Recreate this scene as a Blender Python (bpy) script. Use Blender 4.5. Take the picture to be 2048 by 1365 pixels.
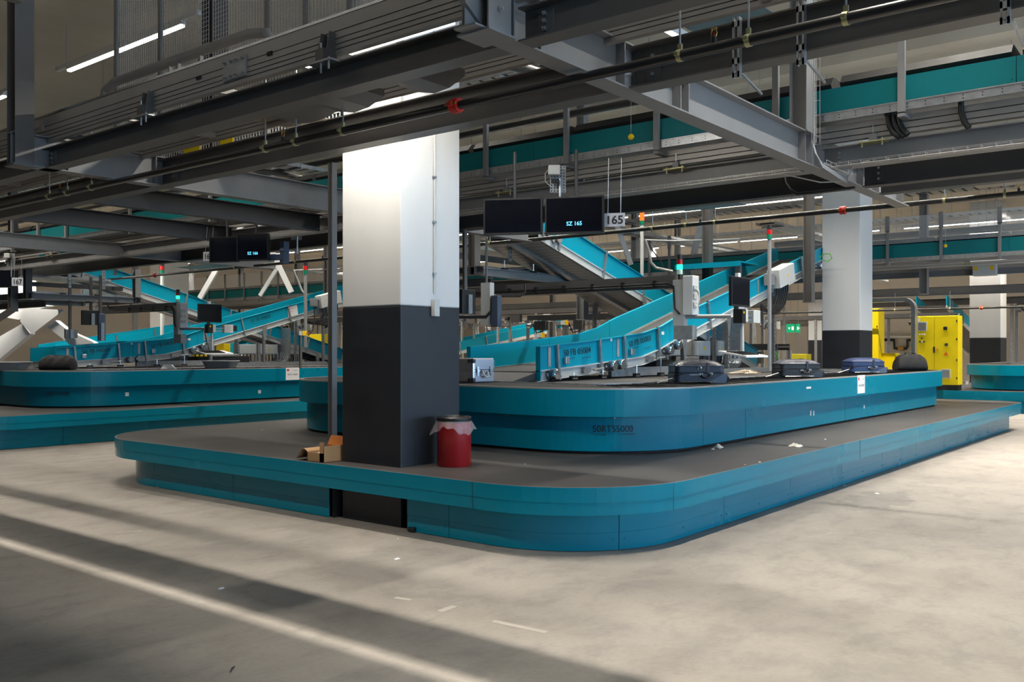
import bpy, bmesh, math, random
from mathutils import Vector, Matrix

for _o in list(bpy.data.objects):
    bpy.data.objects.remove(_o, do_unlink=True)
SC = bpy.context.scene
COL = SC.collection
PI = math.pi

# ------------------------------------------------------------------ camera
# world: X runs away to the right of the picture, Y runs away to the left, Z up, metres
FPX, EYE = 1840.0, 1.6
TH = math.atan(1476.0 / FPX)
FW = (math.cos(TH), math.sin(TH))
RT = (math.sin(TH), -math.cos(TH))
cam_d = bpy.data.cameras.new('camera')
cam = bpy.data.objects.new('camera', cam_d)
COL.objects.link(cam)
cam.location = (0, 0, EYE)
cam.rotation_euler = (PI / 2, 0, TH - PI / 2)
cam_d.sensor_width = 36.0
cam_d.lens = 36.0 * FPX / 2048.0
cam_d.shift_y = 17.5 / 2048.0
cam_d.clip_start = 0.05
cam_d.clip_end = 300
SC.camera = cam

# ------------------------------------------------------------------ exposure, world
vs = SC.view_settings
vs.view_transform = 'Standard'
vs.look = 'None'
vs.gamma = 1
vs.use_curve_mapping = False
vs.exposure = 0.0
SC.cycles.use_denoising = True
SC.cycles.max_bounces = 6
SC.cycles.diffuse_bounces = 3
SC.cycles.glossy_bounces = 3
SC.cycles.transmission_bounces = 6
SC.cycles.transparent_max_bounces = 12
SC.cycles.sample_clamp_indirect = 4.0
SC.cycles.caustics_reflective = False
SC.cycles.caustics_refractive = False
W = bpy.data.worlds.new('world')
SC.world = W
W.use_nodes = True
W.node_tree.nodes['Background'].inputs[0].default_value = (0.55, 0.62, 0.75, 1)
W.node_tree.nodes['Background'].inputs[1].default_value = 0.25


def area(name, loc, rot, sx, sy, power, col, spread=180):
    l = bpy.data.lights.new(name, 'AREA')
    l.shape = 'RECTANGLE'
    l.size, l.size_y = sx, sy
    l.energy = power
    l.color = col
    l.spread = math.radians(spread)
    o = bpy.data.objects.new(name, l)
    COL.objects.link(o)
    o.location = loc
    o.rotation_euler = rot
    return o


WARM = (1.0, 0.93, 0.82)
NEUT = (1.0, 0.97, 0.93)
# lamp rows: (direction, fixed coordinate, z, start, end, watts per metre)
LAMP_ROWS = [
    ('y', 1.0, 5.9, -9.0, 13.0, 50, 'unseen strip light row added over the aisle to cast the floor shadow bands'),  # added row out of view, placed so the walkway plates cast bands
    ('x', 23.75, 4.4, 7.6, 12.0, 80, 'unseen strip light added to brighten the white crossing braces at the left edge'),  # added lamp without a visible source, brightens the braces
    ('y', 5.45, 4.25, 4.9, 6.9, 62, 'short low strip light hung next to the top of the big white column'),
    ('x', 2.0, 5.9, 4.6, 8.0, 28, 'strip light above the aisle in front of the near platform corner'),
    ('x', 2.01, 5.9, 8.3, 26.0, 38, 'strip light row above the aisle along the right side of the near platform'),
    ('x', -2.6, 5.9, 4.6, 30.0, 28, 'strip light row over the open floor outside the right picture edge'),
    ('y', 6.75, 5.9, 10.9, 14.2, 30, 'lit strip light behind the wire mesh fence in the upper left corner'),
    ('y', 6.75, 5.9, 16.3, 21.0, 30, 'strip light cut off by the left picture edge, on the upper trunking'),
    ('y', 9.05, 5.9, 8.2, 9.95, 30, 'strip light seen as a white line left of the top of the big column'),
    ('x', 6.1, 5.9, 10.0, 12.0, 30, 'short strip light beside the blue-grey shield sheet at the top'),
    ('y', 13.0, 5.9, 2.0, 42.0, 42, 'strip light row over the middle of the two carousels'),
    ('y', 16.6, 5.9, 0.0, 42.0, 26, 'strip light row over the second column'),
    ('y', 25.5, 5.9, -2.0, 42.0, 60, 'strip light row beyond the second column'),
    ('y', 34.0, 5.9, -6.0, 9.6, 70, 'bright strip light row right of the second column above the far sorter'),
    ('y', 34.0, 5.9, 10.3, 18.5, 70, 'bright strip light row left of the second column above the rising belt'),
    ('y', 34.0, 5.9, 19.3, 30.0, 70, 'distant strip light row seen in the centre above the steep belt'),
    ('y', 34.0, 5.9, 31.0, 40.0, 70, 'distant strip light row at the left above the far sorter'),
    ('y', 42.0, 5.9, -6.0, 40.0, 80, 'last strip light row before the far wall'),
]
# cones narrowed on some rows to keep steel faces and shaded floor dark
SPREAD = {('y', 1.0): 92, ('x', 2.0): 86, ('x', 2.01): 125, ('x', -2.6): 86, ('x', 23.75): 180, ('x', 6.1): 180, ('y', 5.45): 180}
for d_, c_, z_, a_, b_, w_, _l in LAMP_ROWS:
    m_ = (a_ + b_) / 2
    L_ = b_ - a_
    if d_ == 'y':
        area('lamp_light', (c_, m_, z_ - 0.045), (0, 0, 0), 0.07, L_, w_ * L_, WARM, SPREAD.get((d_, c_), 124))
    else:
        area('lamp_light', (m_, c_, z_ - 0.045), (0, 0, 0), L_, 0.07, w_ * L_, WARM, SPREAD.get((d_, c_), 180))
# daylight coming in through the long glazed gate front behind the photographer's right shoulder
area('daylight', (9.0, -11.7, 2.6), (PI / 2, 0, 0), 26.0, 3.6, 2000, (0.42, 0.68, 1.0))


# ------------------------------------------------------------------ helpers
def P(u, v, x=None, y=None, z=None, d=None):
    dx = FW[0] + RT[0] * (u - 1024) / FPX
    dy = FW[1] + RT[1] * (u - 1024) / FPX
    dz = (700 - v) / FPX
    if x is not None:
        t = x / dx
    elif y is not None:
        t = y / dy
    elif z is not None:
        t = (z - EYE) / dz
    else:
        t = d
    return Vector((dx * t, dy * t, EYE + dz * t))


def lin(c):
    return tuple(((x / 255) / 12.92 if x / 255 <= 0.04045 else ((x / 255 + 0.055) / 1.055) ** 2.4) for x in c)


def mat(name, col, rough=0.5, metal=0.0, coat=0.0, noise=0.0, nscale=6.0, bump=0.0, bscale=60.0, emit=None, es=0.0, alpha=1.0, trans=0.0, stretch=None):
    m = bpy.data.materials.new(name)
    m.use_nodes = True
    nt = m.node_tree
    b = nt.nodes['Principled BSDF']
    b.inputs['Base Color'].default_value = (*col, 1)
    b.inputs['Roughness'].default_value = rough
    b.inputs['Metallic'].default_value = metal
    b.inputs['Coat Weight'].default_value = coat
    b.inputs['Coat Roughness'].default_value = 0.12
    b.inputs['Alpha'].default_value = alpha
    b.inputs['Transmission Weight'].default_value = trans
    if emit:
        b.inputs['Emission Color'].default_value = (*emit, 1)
        b.inputs['Emission Strength'].default_value = es
    if noise or bump:
        tc = nt.nodes.new('ShaderNodeTexCoord')
        mp = nt.nodes.new('ShaderNodeMapping')
        nt.links.new(tc.outputs['Object'], mp.inputs['Vector'])
        if stretch:
            mp.inputs['Scale'].default_value = stretch
    if noise:
        n = nt.nodes.new('ShaderNodeTexNoise')
        n.inputs['Scale'].default_value = nscale
        n.inputs['Detail'].default_value = 6
        n.inputs['Roughness'].default_value = 0.62
        nt.links.new(mp.outputs['Vector'], n.inputs['Vector'])
        r = nt.nodes.new('ShaderNodeValToRGB')
        r.color_ramp.elements[0].position = 0.3
        r.color_ramp.elements[1].position = 0.7
        r.color_ramp.elements[0].color = (*[c * (1 - noise) for c in col], 1)
        r.color_ramp.elements[1].color = (*[min(1, c * (1 + noise)) for c in col], 1)
        nt.links.new(n.outputs['Fac'], r.inputs['Fac'])
        nt.links.new(r.outputs['Color'], b.inputs['Base Color'])
        mr = nt.nodes.new('ShaderNodeMapRange')
        mr.inputs['To Min'].default_value = max(0.02, rough - 0.08)
        mr.inputs['To Max'].default_value = min(1, rough + 0.1)
        nt.links.new(n.outputs['Fac'], mr.inputs['Value'])
        nt.links.new(mr.outputs['Result'], b.inputs['Roughness'])
    if bump:
        n2 = nt.nodes.new('ShaderNodeTexNoise')
        n2.inputs['Scale'].default_value = bscale
        nt.links.new(mp.outputs['Vector'], n2.inputs['Vector'])
        bp = nt.nodes.new('ShaderNodeBump')
        bp.inputs['Strength'].default_value = bump
        bp.inputs['Distance'].default_value = 0.01
        nt.links.new(n2.outputs['Fac'], bp.inputs['Height'])
        nt.links.new(bp.outputs['Normal'], b.inputs['Normal'])
    return m


M = {}
M['teal'] = mat('teal_powder_coat', (0.000, 0.185, 0.270), 0.24, coat=0.0, noise=0.04, nscale=0.9, bump=0.015, bscale=6)
M['teal_panel'] = mat('teal_conveyor_panel', (0.000, 0.280, 0.400), 0.34, coat=0.0, noise=0.05, nscale=1.3, bump=0.03, bscale=18)
M['teal_dull'] = mat('teal_sorter_panel', (0.002, 0.150, 0.165), 0.45, noise=0.08, nscale=2.0)
M['steel'] = mat('grey_primed_steel', (0.100, 0.094, 0.090), 0.42, noise=0.12, nscale=2.2, bump=0.03, bscale=40)
M['steel_light'] = mat('light_grey_steel', (0.205, 0.203, 0.205), 0.42, noise=0.10, nscale=2.2)
M['steel_dark'] = mat('dark_and_unlit_steel', (0.035, 0.035, 0.037), 0.5, noise=0.15, nscale=3)  # also carries the unlit webs of the dark beams as colour
M['galv'] = mat('galvanised_steel', (0.42, 0.44, 0.46), 0.34, metal=0.85, noise=0.18, nscale=14)
M['galv_dull'] = mat('dull_galvanised_sheet', (0.36, 0.37, 0.37), 0.5, metal=0.5, noise=0.2, nscale=10)
M['alu'] = mat('aluminium_profile', (0.33, 0.315, 0.295), 0.42, metal=0.3, noise=0.05, nscale=4)
M['zinc_yellow'] = mat('yellow_passivated_zinc', (0.45, 0.42, 0.22), 0.4, metal=0.6, noise=0.1)
M['black'] = mat('black_plastic', (0.012, 0.012, 0.013), 0.4)
M['rubber'] = mat('black_rubber', (0.006, 0.006, 0.006), 0.7, noise=0.2, nscale=8)
M['pipe'] = mat('black_painted_pipe', (0.018, 0.018, 0.018), 0.3, coat=0.3)
M['belt'] = mat('dark_conveyor_belt', (0.045, 0.041, 0.039), 0.7, noise=0.15, nscale=3, bump=0.05)
M['white_col'] = mat('white_painted_concrete', (0.66, 0.66, 0.65), 0.55, noise=0.04, nscale=1.5, bump=0.18, bscale=9, stretch=(1, 1, 0.35))
M['dark_col'] = mat('anthracite_painted_concrete', (0.012, 0.014, 0.019), 0.5, noise=0.25, nscale=2.5, bump=0.12, bscale=12)
M['wall'] = mat('beige_wall_paint', (0.62, 0.57, 0.50), 0.7, noise=0.05, nscale=0.6)
M['ceil'] = mat('beige_concrete_ceiling', (0.55, 0.50, 0.41), 0.8, noise=0.12, nscale=0.5)
M['white'] = mat('white_enamel', (0.72, 0.72, 0.71), 0.4)
M['offwhite'] = mat('light_grey_enamel', (0.52, 0.53, 0.51), 0.38, noise=0.04)
M['paper'] = mat('white_paper', (0.75, 0.74, 0.72), 0.7)
M['ink'] = mat('black_lettering', (0.006, 0.008, 0.01), 0.6)
M['ink_soft'] = mat('dark_print', (0.01, 0.06, 0.08), 0.6)
M['yellow'] = mat('yellow_enamel', (0.82, 0.62, 0.0), 0.42, noise=0.03, nscale=1.0)
M['yellow_dot'] = mat('warning_yellow', (0.85, 0.55, 0.0), 0.5)
M['yellow_olive'] = mat('olive_yellow_enamel', (0.42, 0.36, 0.01), 0.5)
M['red'] = mat('red_enamel', (0.30, 0.004, 0.007), 0.28, coat=0.3)
M['redpart'] = mat('red_plastic', (0.5, 0.02, 0.015), 0.4)
M['blue_grey'] = mat('blue_grey_enamel', (0.06, 0.085, 0.13), 0.45)
M['brass'] = mat('brass', (0.5, 0.3, 0.08), 0.3, metal=0.9)
M['cardboard'] = mat('brown_cardboard', (0.42, 0.25, 0.12), 0.75, noise=0.06)
M['cardboard_in'] = mat('cardboard_inside', (0.42, 0.13, 0.02), 0.75)
M['film'] = mat('clear_plastic_film', (0.9, 0.82, 0.85), 0.1, alpha=0.20, bump=0.9, bscale=16)
M['glass'] = mat('clear_guard_panel', (0.85, 0.9, 0.92), 0.04, alpha=0.16)
M['screen'] = mat('dark_screen_glass', (0.003, 0.004, 0.008), 0.12)
M['cyan_text'] = mat('lit_screen_lettering', (0.1, 0.5, 0.8), 0.5, emit=(0.12, 0.62, 1.0), es=1.6)
M['tube'] = mat('lit_lamp_tube', (1, 1, 1), 0.4, emit=(1.0, 0.96, 0.9), es=9.0)
M['green_lit'] = mat('lit_green_lens', (0.0, 0.6, 0.2), 0.3, emit=(0.02, 1.0, 0.35), es=2.5)
M['green_off'] = mat('green_lens', (0.0, 0.16, 0.08), 0.3)
M['clear_lens'] = mat('pale_lens', (0.5, 0.75, 0.65), 0.3)
M['red_lens'] = mat('red_lens', (0.45, 0.01, 0.01), 0.25)
M['orange_lit'] = mat('lit_orange_lens', (0.9, 0.1, 0.0), 0.3, emit=(1.0, 0.12, 0.02), es=1.2)
M['exit'] = mat('lit_exit_sign_green', (0.0, 0.3, 0.12), 0.4, emit=(0.0, 0.42, 0.17), es=0.7)
M['exit_w'] = mat('lit_exit_sign_white', (0.9, 1, 0.95), 0.4, emit=(0.8, 1.0, 0.9), es=0.8)
M['case_navy'] = mat('navy_woven_luggage', (0.012, 0.018, 0.036), 0.42, noise=0.3, nscale=25, bump=0.2, bscale=160)
M['case_top'] = mat('glossy_dark_luggage_lid', (0.045, 0.047, 0.062), 0.28, noise=0.2, nscale=10)
M['case_black'] = mat('black_woven_luggage', (0.012, 0.012, 0.015), 0.5, noise=0.3, nscale=25, bump=0.2, bscale=160)
M['case_blue'] = mat('blue_woven_luggage', (0.010, 0.026, 0.095), 0.42, noise=0.3, nscale=25, bump=0.2, bscale=160)
M['duffel'] = mat('black_nylon', (0.005, 0.005, 0.005), 0.75, noise=0.2, nscale=12, bump=0.6, bscale=14)
M['chrome'] = mat('chrome', (0.7, 0.72, 0.75), 0.18, metal=1.0)
M['silver'] = mat('ribbed_silver_case', (0.34, 0.34, 0.37), 0.35, metal=0.6, noise=0.06)
M['tray_grey'] = mat('grey_tray_plastic', (0.27, 0.27, 0.27), 0.5)
M['rope'] = mat('cream_cord', (0.65, 0.55, 0.42), 0.8)
M['tissue'] = mat('cream_tissue', (0.70, 0.66, 0.58), 0.8)
M['stone'] = mat('pale_tape', (0.42, 0.38, 0.33), 0.7)
M['plate_teal'] = mat('blue_grey_shield_sheet', (0.05, 0.13, 0.17), 0.4, noise=0.05)
M['plate_beige'] = mat('beige_shield_sheet', (0.28, 0.25, 0.21), 0.55)
M['cable_grey'] = mat('light_grey_cable', (0.45, 0.43, 0.40), 0.5)
M['green_cable'] = mat('green_yellow_cable', (0.15, 0.5, 0.03), 0.5)
M['wire'] = mat('zinc_wire', (0.50, 0.48, 0.46), 0.35, metal=0.5)
M['mesh'] = mat('fence_mesh_wire', (0.62, 0.61, 0.60), 0.4)
M['orange'] = mat('orange_plastic', (0.75, 0.13, 0.01), 0.5)
M['black_deck'] = mat('black_void_paint', (0.006, 0.006, 0.006), 0.8)


for _n in ('teal', 'teal_panel', 'teal_dull'):
    M[_n].node_tree.nodes['Principled BSDF'].inputs['Specular IOR Level'].default_value = 0.22


class MB:
    """collects shapes and links them as ONE mesh object"""
    def __init__(s):
        s.v, s.f, s.sm = [], [], []

    def add(s, vs, fs, smooth=False):
        n = len(s.v)
        s.v += [tuple(p) for p in vs]
        s.f += [tuple(i + n for i in f) for f in fs]
        s.sm += [smooth] * len(fs)
        return s

    def box(s, x0, x1, y0, y1, z0, z1):
        x0, x1 = min(x0, x1), max(x0, x1)
        y0, y1 = min(y0, y1), max(y0, y1)
        z0, z1 = min(z0, z1), max(z0, z1)
        return s.add([(x0, y0, z0), (x1, y0, z0), (x1, y1, z0), (x0, y1, z0), (x0, y0, z1), (x1, y0, z1), (x1, y1, z1), (x0, y1, z1)],
                     [(0, 3, 2, 1), (4, 5, 6, 7), (0, 1, 5, 4), (1, 2, 6, 5), (2, 3, 7, 6), (3, 0, 4, 7)])

    def hexa(s, b, t):
        """box from four bottom points (ccw from above) and four top points"""
        return s.add(list(b) + list(t), [(0, 3, 2, 1), (4, 5, 6, 7), (0, 1, 5, 4), (1, 2, 6, 5), (2, 3, 7, 6), (3, 0, 4, 7)])

    def obox(s, c, ax, ay, az):
        """oriented box: centre and three half-axis vectors"""
        c, ax, ay, az = map(Vector, (c, ax, ay, az))
        b = [c - ax - ay - az, c + ax - ay - az, c + ax + ay - az, c - ax + ay - az]
        t = [q + 2 * az for q in b]
        return s.hexa(b, t)

    def bar(s, p, q, w, h, up=(0, 0, 1)):
        """rectangular bar from p to q, w wide, h tall"""
        p, q = Vector(p), Vector(q)
        d = q - p
        if d.length < 1e-6:
            return s
        dn = d.normalized()
        upv = Vector(up)
        if abs(dn.dot(upv)) > 0.98:
            upv = Vector((1, 0, 0))
        sd = dn.cross(upv).normalized()
        un = sd.cross(dn).normalized()
        return s.obox((p + q) / 2, d / 2, sd * w / 2 * -1, un * h / 2)

    def ibeam(s, p, q, w, h, tf=0.016, tw=0.010, up=(0, 0, 1)):
        """I section from p to q; p, q on the centre line of the section"""
        p, q = Vector(p), Vector(q)
        dn = (q - p).normalized()
        upv = Vector(up)
        if abs(dn.dot(upv)) > 0.98:
            upv = Vector((1, 0, 0))
        sd = dn.cross(upv).normalized()
        un = sd.cross(dn).normalized()
        o = un * (h / 2 - tf / 2)
        s.bar(p + o, q + o, w, tf, up)
        s.bar(p - o, q - o, w, tf, up)
        s.bar(p, q, tw, h - 2 * tf, up)
        return s

    def tube(s, pts, r, n=10, cap=True, smooth=True):
        pts = [Vector(p) for p in pts]
        rings = []
        m = len(pts)
        prev = None
        for i, p in enumerate(pts):
            if i == 0:
                t = pts[1] - p
            elif i == m - 1:
                t = p - pts[i - 1]
            else:
                t = (pts[i + 1] - p).normalized() + (p - pts[i - 1]).normalized()
            t = t.normalized() if t.length > 1e-9 else Vector((0, 0, 1))
            if prev is None:
                a = Vector((0, 0, 1)) if abs(t.z) < 0.9 else Vector((1, 0, 0))
                prev = t.cross(a).normalized()
            nn = (prev - t * prev.dot(t))
            nn = nn.normalized() if nn.length > 1e-6 else t.orthogonal().normalized()
            prev = nn
            bb = t.cross(nn)
            rr = r[i] if isinstance(r, (list, tuple)) else r
            rings.append([p + (nn * math.cos(2 * PI * k / n) + bb * math.sin(2 * PI * k / n)) * rr for k in range(n)])
        vs = [q for ring in rings for q in ring]
        fs = []
        for i in range(m - 1):
            for k in range(n):
                a, b = i * n + k, i * n + (k + 1) % n
                fs.append((a, b, b + n, a + n))
        s.add(vs, fs, smooth)
        if cap:
            s.add(rings[0], [tuple(range(n))[::-1]])
            s.add(rings[-1], [tuple(range(n))])
        return s

    def lathe(s, c, prof, n=24, smooth=True, axis='z'):
        """profile [(r, h)] turned about an axis through c"""
        c = Vector(c)
        vs = []
        for r, h in prof:
            for k in range(n):
                a = 2 * PI * k / n
                x, y = r * math.cos(a), r * math.sin(a)
                if axis == 'z':
                    vs.append(c + Vector((x, y, h)))
                elif axis == 'y':
                    vs.append(c + Vector((x, h, -y)))
                else:
                    vs.append(c + Vector((h, x, y)))
        fs = []
        for i in range(len(prof) - 1):
            for k in range(n):
                a, b = i * n + k, i * n + (k + 1) % n
                fs.append((a, b, b + n, a + n))
        return s.add(vs, fs, smooth)

    def prism(s, pts, z0, z1):
        n = len(pts)
        vs = [(p[0], p[1], z0) for p in pts] + [(p[0], p[1], z1) for p in pts]
        fs = [tuple(range(n))[::-1], tuple(range(n, 2 * n))]
        fs += [(i, (i + 1) % n, (i + 1) % n + n, i + n) for i in range(n)]
        return s.add(vs, fs)

    def prism_y(s, pts, y0, y1):
        """polygon in x,z extruded along y"""
        n = len(pts)
        vs = [(p[0], y0, p[1]) for p in pts] + [(p[0], y1, p[1]) for p in pts]
        fs = [tuple(range(n)), tuple(range(n, 2 * n))[::-1]]
        fs += [((i + 1) % n, i, i + n, (i + 1) % n + n) for i in range(n)]
        return s.add(vs, fs)

    def prism_x(s, pts, x0, x1):
        """polygon in y,z extruded along x"""
        n = len(pts)
        vs = [(x0, p[0], p[1]) for p in pts] + [(x1, p[0], p[1]) for p in pts]
        fs = [tuple(range(n))[::-1], tuple(range(n, 2 * n))]
        fs += [(i, (i + 1) % n, (i + 1) % n + n, i + n) for i in range(n)]
        return s.add(vs, fs)

    def build(s, name, material, parent=None, bevel=0.0, subsurf=0):
        me = bpy.data.meshes.new(name)
        off = Vector((0, 0, 0))
        if parent is not None:
            off = WPOS.get(parent.name_full, Vector((0, 0, 0)))
        me.from_pydata([(x - off.x, y - off.y, z - off.z) for x, y, z in s.v], [], s.f)
        me.validate(clean_customdata=False)
        if len(s.sm) == len(me.polygons):
            me.polygons.foreach_set('use_smooth', s.sm)
        me.materials.append(material)
        bm = bmesh.new()
        bm.from_mesh(me)
        bmesh.ops.recalc_face_normals(bm, faces=bm.faces)
        bm.to_mesh(me)
        bm.free()
        if any(s.sm):
            me.set_sharp_from_angle(angle=math.radians(38))
        o = bpy.data.objects.new(name, me)
        COL.objects.link(o)
        if parent is not None:
            o.parent = parent
        WPOS[o.name_full] = off
        if bevel:
            md = o.modifiers.new('bevel', 'BEVEL')
            md.width = bevel
            md.segments = 2
            md.limit_method = 'ANGLE'
        if subsurf:
            md = o.modifiers.new('sub', 'SUBSURF')
            md.levels = md.render_levels = subsurf
        return o


WPOS = {}


def tag(o, label, cat, group=None, kind=None):
    if label:
        o['label'] = label
    if cat:
        o['category'] = cat
    if group:
        o['group'] = group
    if kind:
        o['kind'] = kind
    return o


def thing(name, label, cat, loc=(0, 0, 0), group=None):
    o = bpy.data.objects.new(name, None)
    COL.objects.link(o)
    o.empty_display_size = 0.1
    o.location = loc
    WPOS[o.name_full] = Vector(loc)
    return tag(o, label, cat, group)


def struct(name, mb, m):
    o = mb.build(name, m)
    o['kind'] = 'structure'
    return o


def copy_tree(o, parent=None):
    c = o.copy()
    COL.objects.link(c)
    if parent is not None:
        c.parent = parent
    for ch in [q for q in KIDS(o)]:
        copy_tree(ch, c)
    return c


def KIDS(o):
    return [q for q in bpy.data.objects if q.parent == o]


_tc = {}


def text_geo(s, size=1.0, bold=0.0):
    """flat letters as (verts, faces, width) in x,y; cap height about 0.7*size"""
    k = (s, bold)
    if k not in _tc:
        cu = bpy.data.curves.new('t', 'FONT')
        cu.body = s
        cu.resolution_u = 3
        cu.offset = bold
        ob = bpy.data.objects.new('t', cu)
        COL.objects.link(ob)
        dg = bpy.context.evaluated_depsgraph_get()
        me = bpy.data.meshes.new_from_object(ob.evaluated_get(dg))
        vs = [v.co.copy() for v in me.vertices]
        fs = [tuple(p.vertices) for p in me.polygons]
        bpy.data.objects.remove(ob, do_unlink=True)
        bpy.data.curves.remove(cu)
        bpy.data.meshes.remove(me)
        _tc[k] = (vs, fs)
    vs, fs = _tc[k]
    w = max(v.x for v in vs)
    return [(v.x * size, v.y * size) for v in vs], fs, w * size


def text_on(s, origin, right, up, height, m, parent, name='lettering', lift=0.003, width=None, center=False, bold=0.0):
    """letters lying on a plane; height is the cap height"""
    size = height / 0.70
    vs, fs, w = text_geo(s, size, bold)
    right, up = Vector(right).normalized(), Vector(up).normalized()
    nrm = right.cross(up)
    k = (width / w) if width else 1.0
    sh = -w * k / 2 if center else 0
    mb = MB()
    mb.add([Vector(origin) + right * (x * k + sh) + up * y + nrm * lift for x, y in vs], fs)
    return mb.build(name, m, parent)


def rrect(x0, x1, y0, y1, r, n=14, radii=None):
    """rounded rectangle, counter-clockwise, as points with normals"""
    rs = radii or [r] * 4
    out = []
    for (cx, cy, a0, rr) in ((x1 - rs[0], y0 + rs[0], -PI / 2, rs[0]), (x1 - rs[1], y1 - rs[1], 0, rs[1]), (x0 + rs[2], y1 - rs[2], PI / 2, rs[2]), (x0 + rs[3], y0 + rs[3], PI, rs[3])):
        for k in range(n + 1):
            a = a0 + PI / 2 * k / n
            out.append((cx + rr * math.cos(a), cy + rr * math.sin(a), math.cos(a), math.sin(a)))
    return out


def ringwall(mb, pts, z0, z1, t, i0=0, i1=None, closed=True):
    """wall of thickness t standing on an outline (thickness inward)"""
    m = len(pts)
    idx = list(range(m)) + [0] if closed else list(range(i0, i1 + 1))
    vs = []
    for i in idx:
        x, y, nx, ny = pts[i % m]
        vs += [(x, y, z0), (x, y, z1), (x - nx * t, y - ny * t, z1), (x - nx * t, y - ny * t, z0)]
    fs = []
    for k in range(len(idx) - 1):
        a = k * 4
        for j in range(4):
            fs.append((a + j, a + (j + 1) % 4, a + 4 + (j + 1) % 4, a + 4 + j))
    if not closed:
        fs += [(0, 3, 2, 1), tuple(len(vs) - 4 + j for j in range(4))]
    mb.add(vs, fs)
    return mb


def cyl_between(mb, p, q, r, n=8):
    return mb.tube([p, q], r, n)

# ================================================================== room
def floor_mat():
    m = bpy.data.materials.new('worn_concrete_floor')
    m.use_nodes = True
    nt = m.node_tree
    b = nt.nodes['Principled BSDF']
    tc = nt.nodes.new('ShaderNodeTexCoord')
    L = nt.links

    def noise(scale, detail, rough, sc=(1, 1, 1), dist=0.0):
        mp = nt.nodes.new('ShaderNodeMapping')
        mp.inputs['Scale'].default_value = sc
        L.new(tc.outputs['Object'], mp.inputs['Vector'])
        n = nt.nodes.new('ShaderNodeTexNoise')
        n.inputs['Scale'].default_value = scale
        n.inputs['Detail'].default_value = detail
        n.inputs['Roughness'].default_value = rough
        n.inputs['Distortion'].default_value = dist
        L.new(mp.outputs['Vector'], n.inputs['Vector'])
        return n.outputs['Fac']

    def ramp(fac, stops):
        r = nt.nodes.new('ShaderNodeValToRGB')
        el = r.color_ramp.elements
        while len(el) < len(stops):
            el.new(0.5)
        for e, (p, c) in zip(el, stops):
            e.position = p
            e.color = (*c, 1) if len(c) == 3 else c
        L.new(fac, r.inputs['Fac'])
        return r.outputs['Color']

    def mul(a, c, f=1.0):
        x = nt.nodes.new('ShaderNodeMix')
        x.data_type = 'RGBA'
        x.blend_type = 'MULTIPLY'
        x.inputs['Factor'].default_value = f
        L.new(a, x.inputs['A'])
        L.new(c, x.inputs['B'])
        return x.outputs['Result']
    c1 = ramp(noise(0.55, 9, 0.62, dist=0.6), [(0.3, (0.235, 0.21, 0.185)), (0.52, (0.315, 0.283, 0.246)), (0.75, (0.36, 0.325, 0.288))])
    c2 = ramp(noise(3.0, 11, 0.68, (0.8, 1.15, 1), 0.25), [(0.36, (0.80, 0.80, 0.81)), (0.52, (1, 1, 1)), (0.8, (1.04, 1.04, 1.03))])
    c3 = ramp(noise(26, 4, 0.6), [(0.3, (0.93, 0.93, 0.93)), (0.6, (1.02, 1.02, 1.02))])
    c = mul(mul(c1, c2), c3)
    # an old damp stain right of the platform, with its own ragged outline
    pos = P(1775, 1003, z=0)
    mp = nt.nodes.new('ShaderNodeMapping')
    mp.inputs['Location'].default_value = (-pos.x, -pos.y, 0)
    L.new(tc.outputs['Object'], mp.inputs['Vector'])
    ln = nt.nodes.new('ShaderNodeVectorMath')
    ln.operation = 'LENGTH'
    sc = nt.nodes.new('ShaderNodeVectorMath')
    sc.operation = 'MULTIPLY'
    sc.inputs[1].default_value = (0.75, 1.9, 1)
    L.new(mp.outputs['Vector'], sc.inputs[0])
    L.new(sc.outputs['Vector'], ln.inputs[0])
    ns = noise(1.6, 7, 0.65)
    ad = nt.nodes.new('ShaderNodeMath')
    ad.operation = 'MULTIPLY_ADD'
    L.new(ns, ad.inputs[0])
    ad.inputs[1].default_value = 2.6
    L.new(ln.outputs['Value'], ad.inputs[2])
    st = ramp(ad.outputs[0], [(0.0, (0.66, 0.66, 0.68)), (1.0, (1, 1, 1))])
    nt.nodes[-1].color_ramp.elements[0].position = 0.0
    mr = nt.nodes.new('ShaderNodeMapRange')
    mr.inputs['From Min'].default_value = 1.75
    mr.inputs['From Max'].default_value = 1.95
    L.new(ad.outputs[0], mr.inputs['Value'])
    st = ramp(mr.outputs['Result'], [(0.0, (0.70, 0.70, 0.72)), (1.0, (1, 1, 1))])
    c = mul(c, st)
    L.new(c, b.inputs['Base Color'])
    rr = nt.nodes.new('ShaderNodeMapRange')
    rr.inputs['To Min'].default_value = 0.42
    rr.inputs['To Max'].default_value = 0.72
    L.new(noise(1.4, 6, 0.6), rr.inputs['Value'])
    L.new(rr.outputs['Result'], b.inputs['Roughness'])
    bp = nt.nodes.new('ShaderNodeBump')
    bp.inputs['Strength'].default_value = 0.08
    bp.inputs['Distance'].default_value = 0.01
    L.new(noise(40, 5, 0.6), bp.inputs['Height'])
    L.new(bp.outputs['Normal'], b.inputs['Normal'])
    return m


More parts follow.
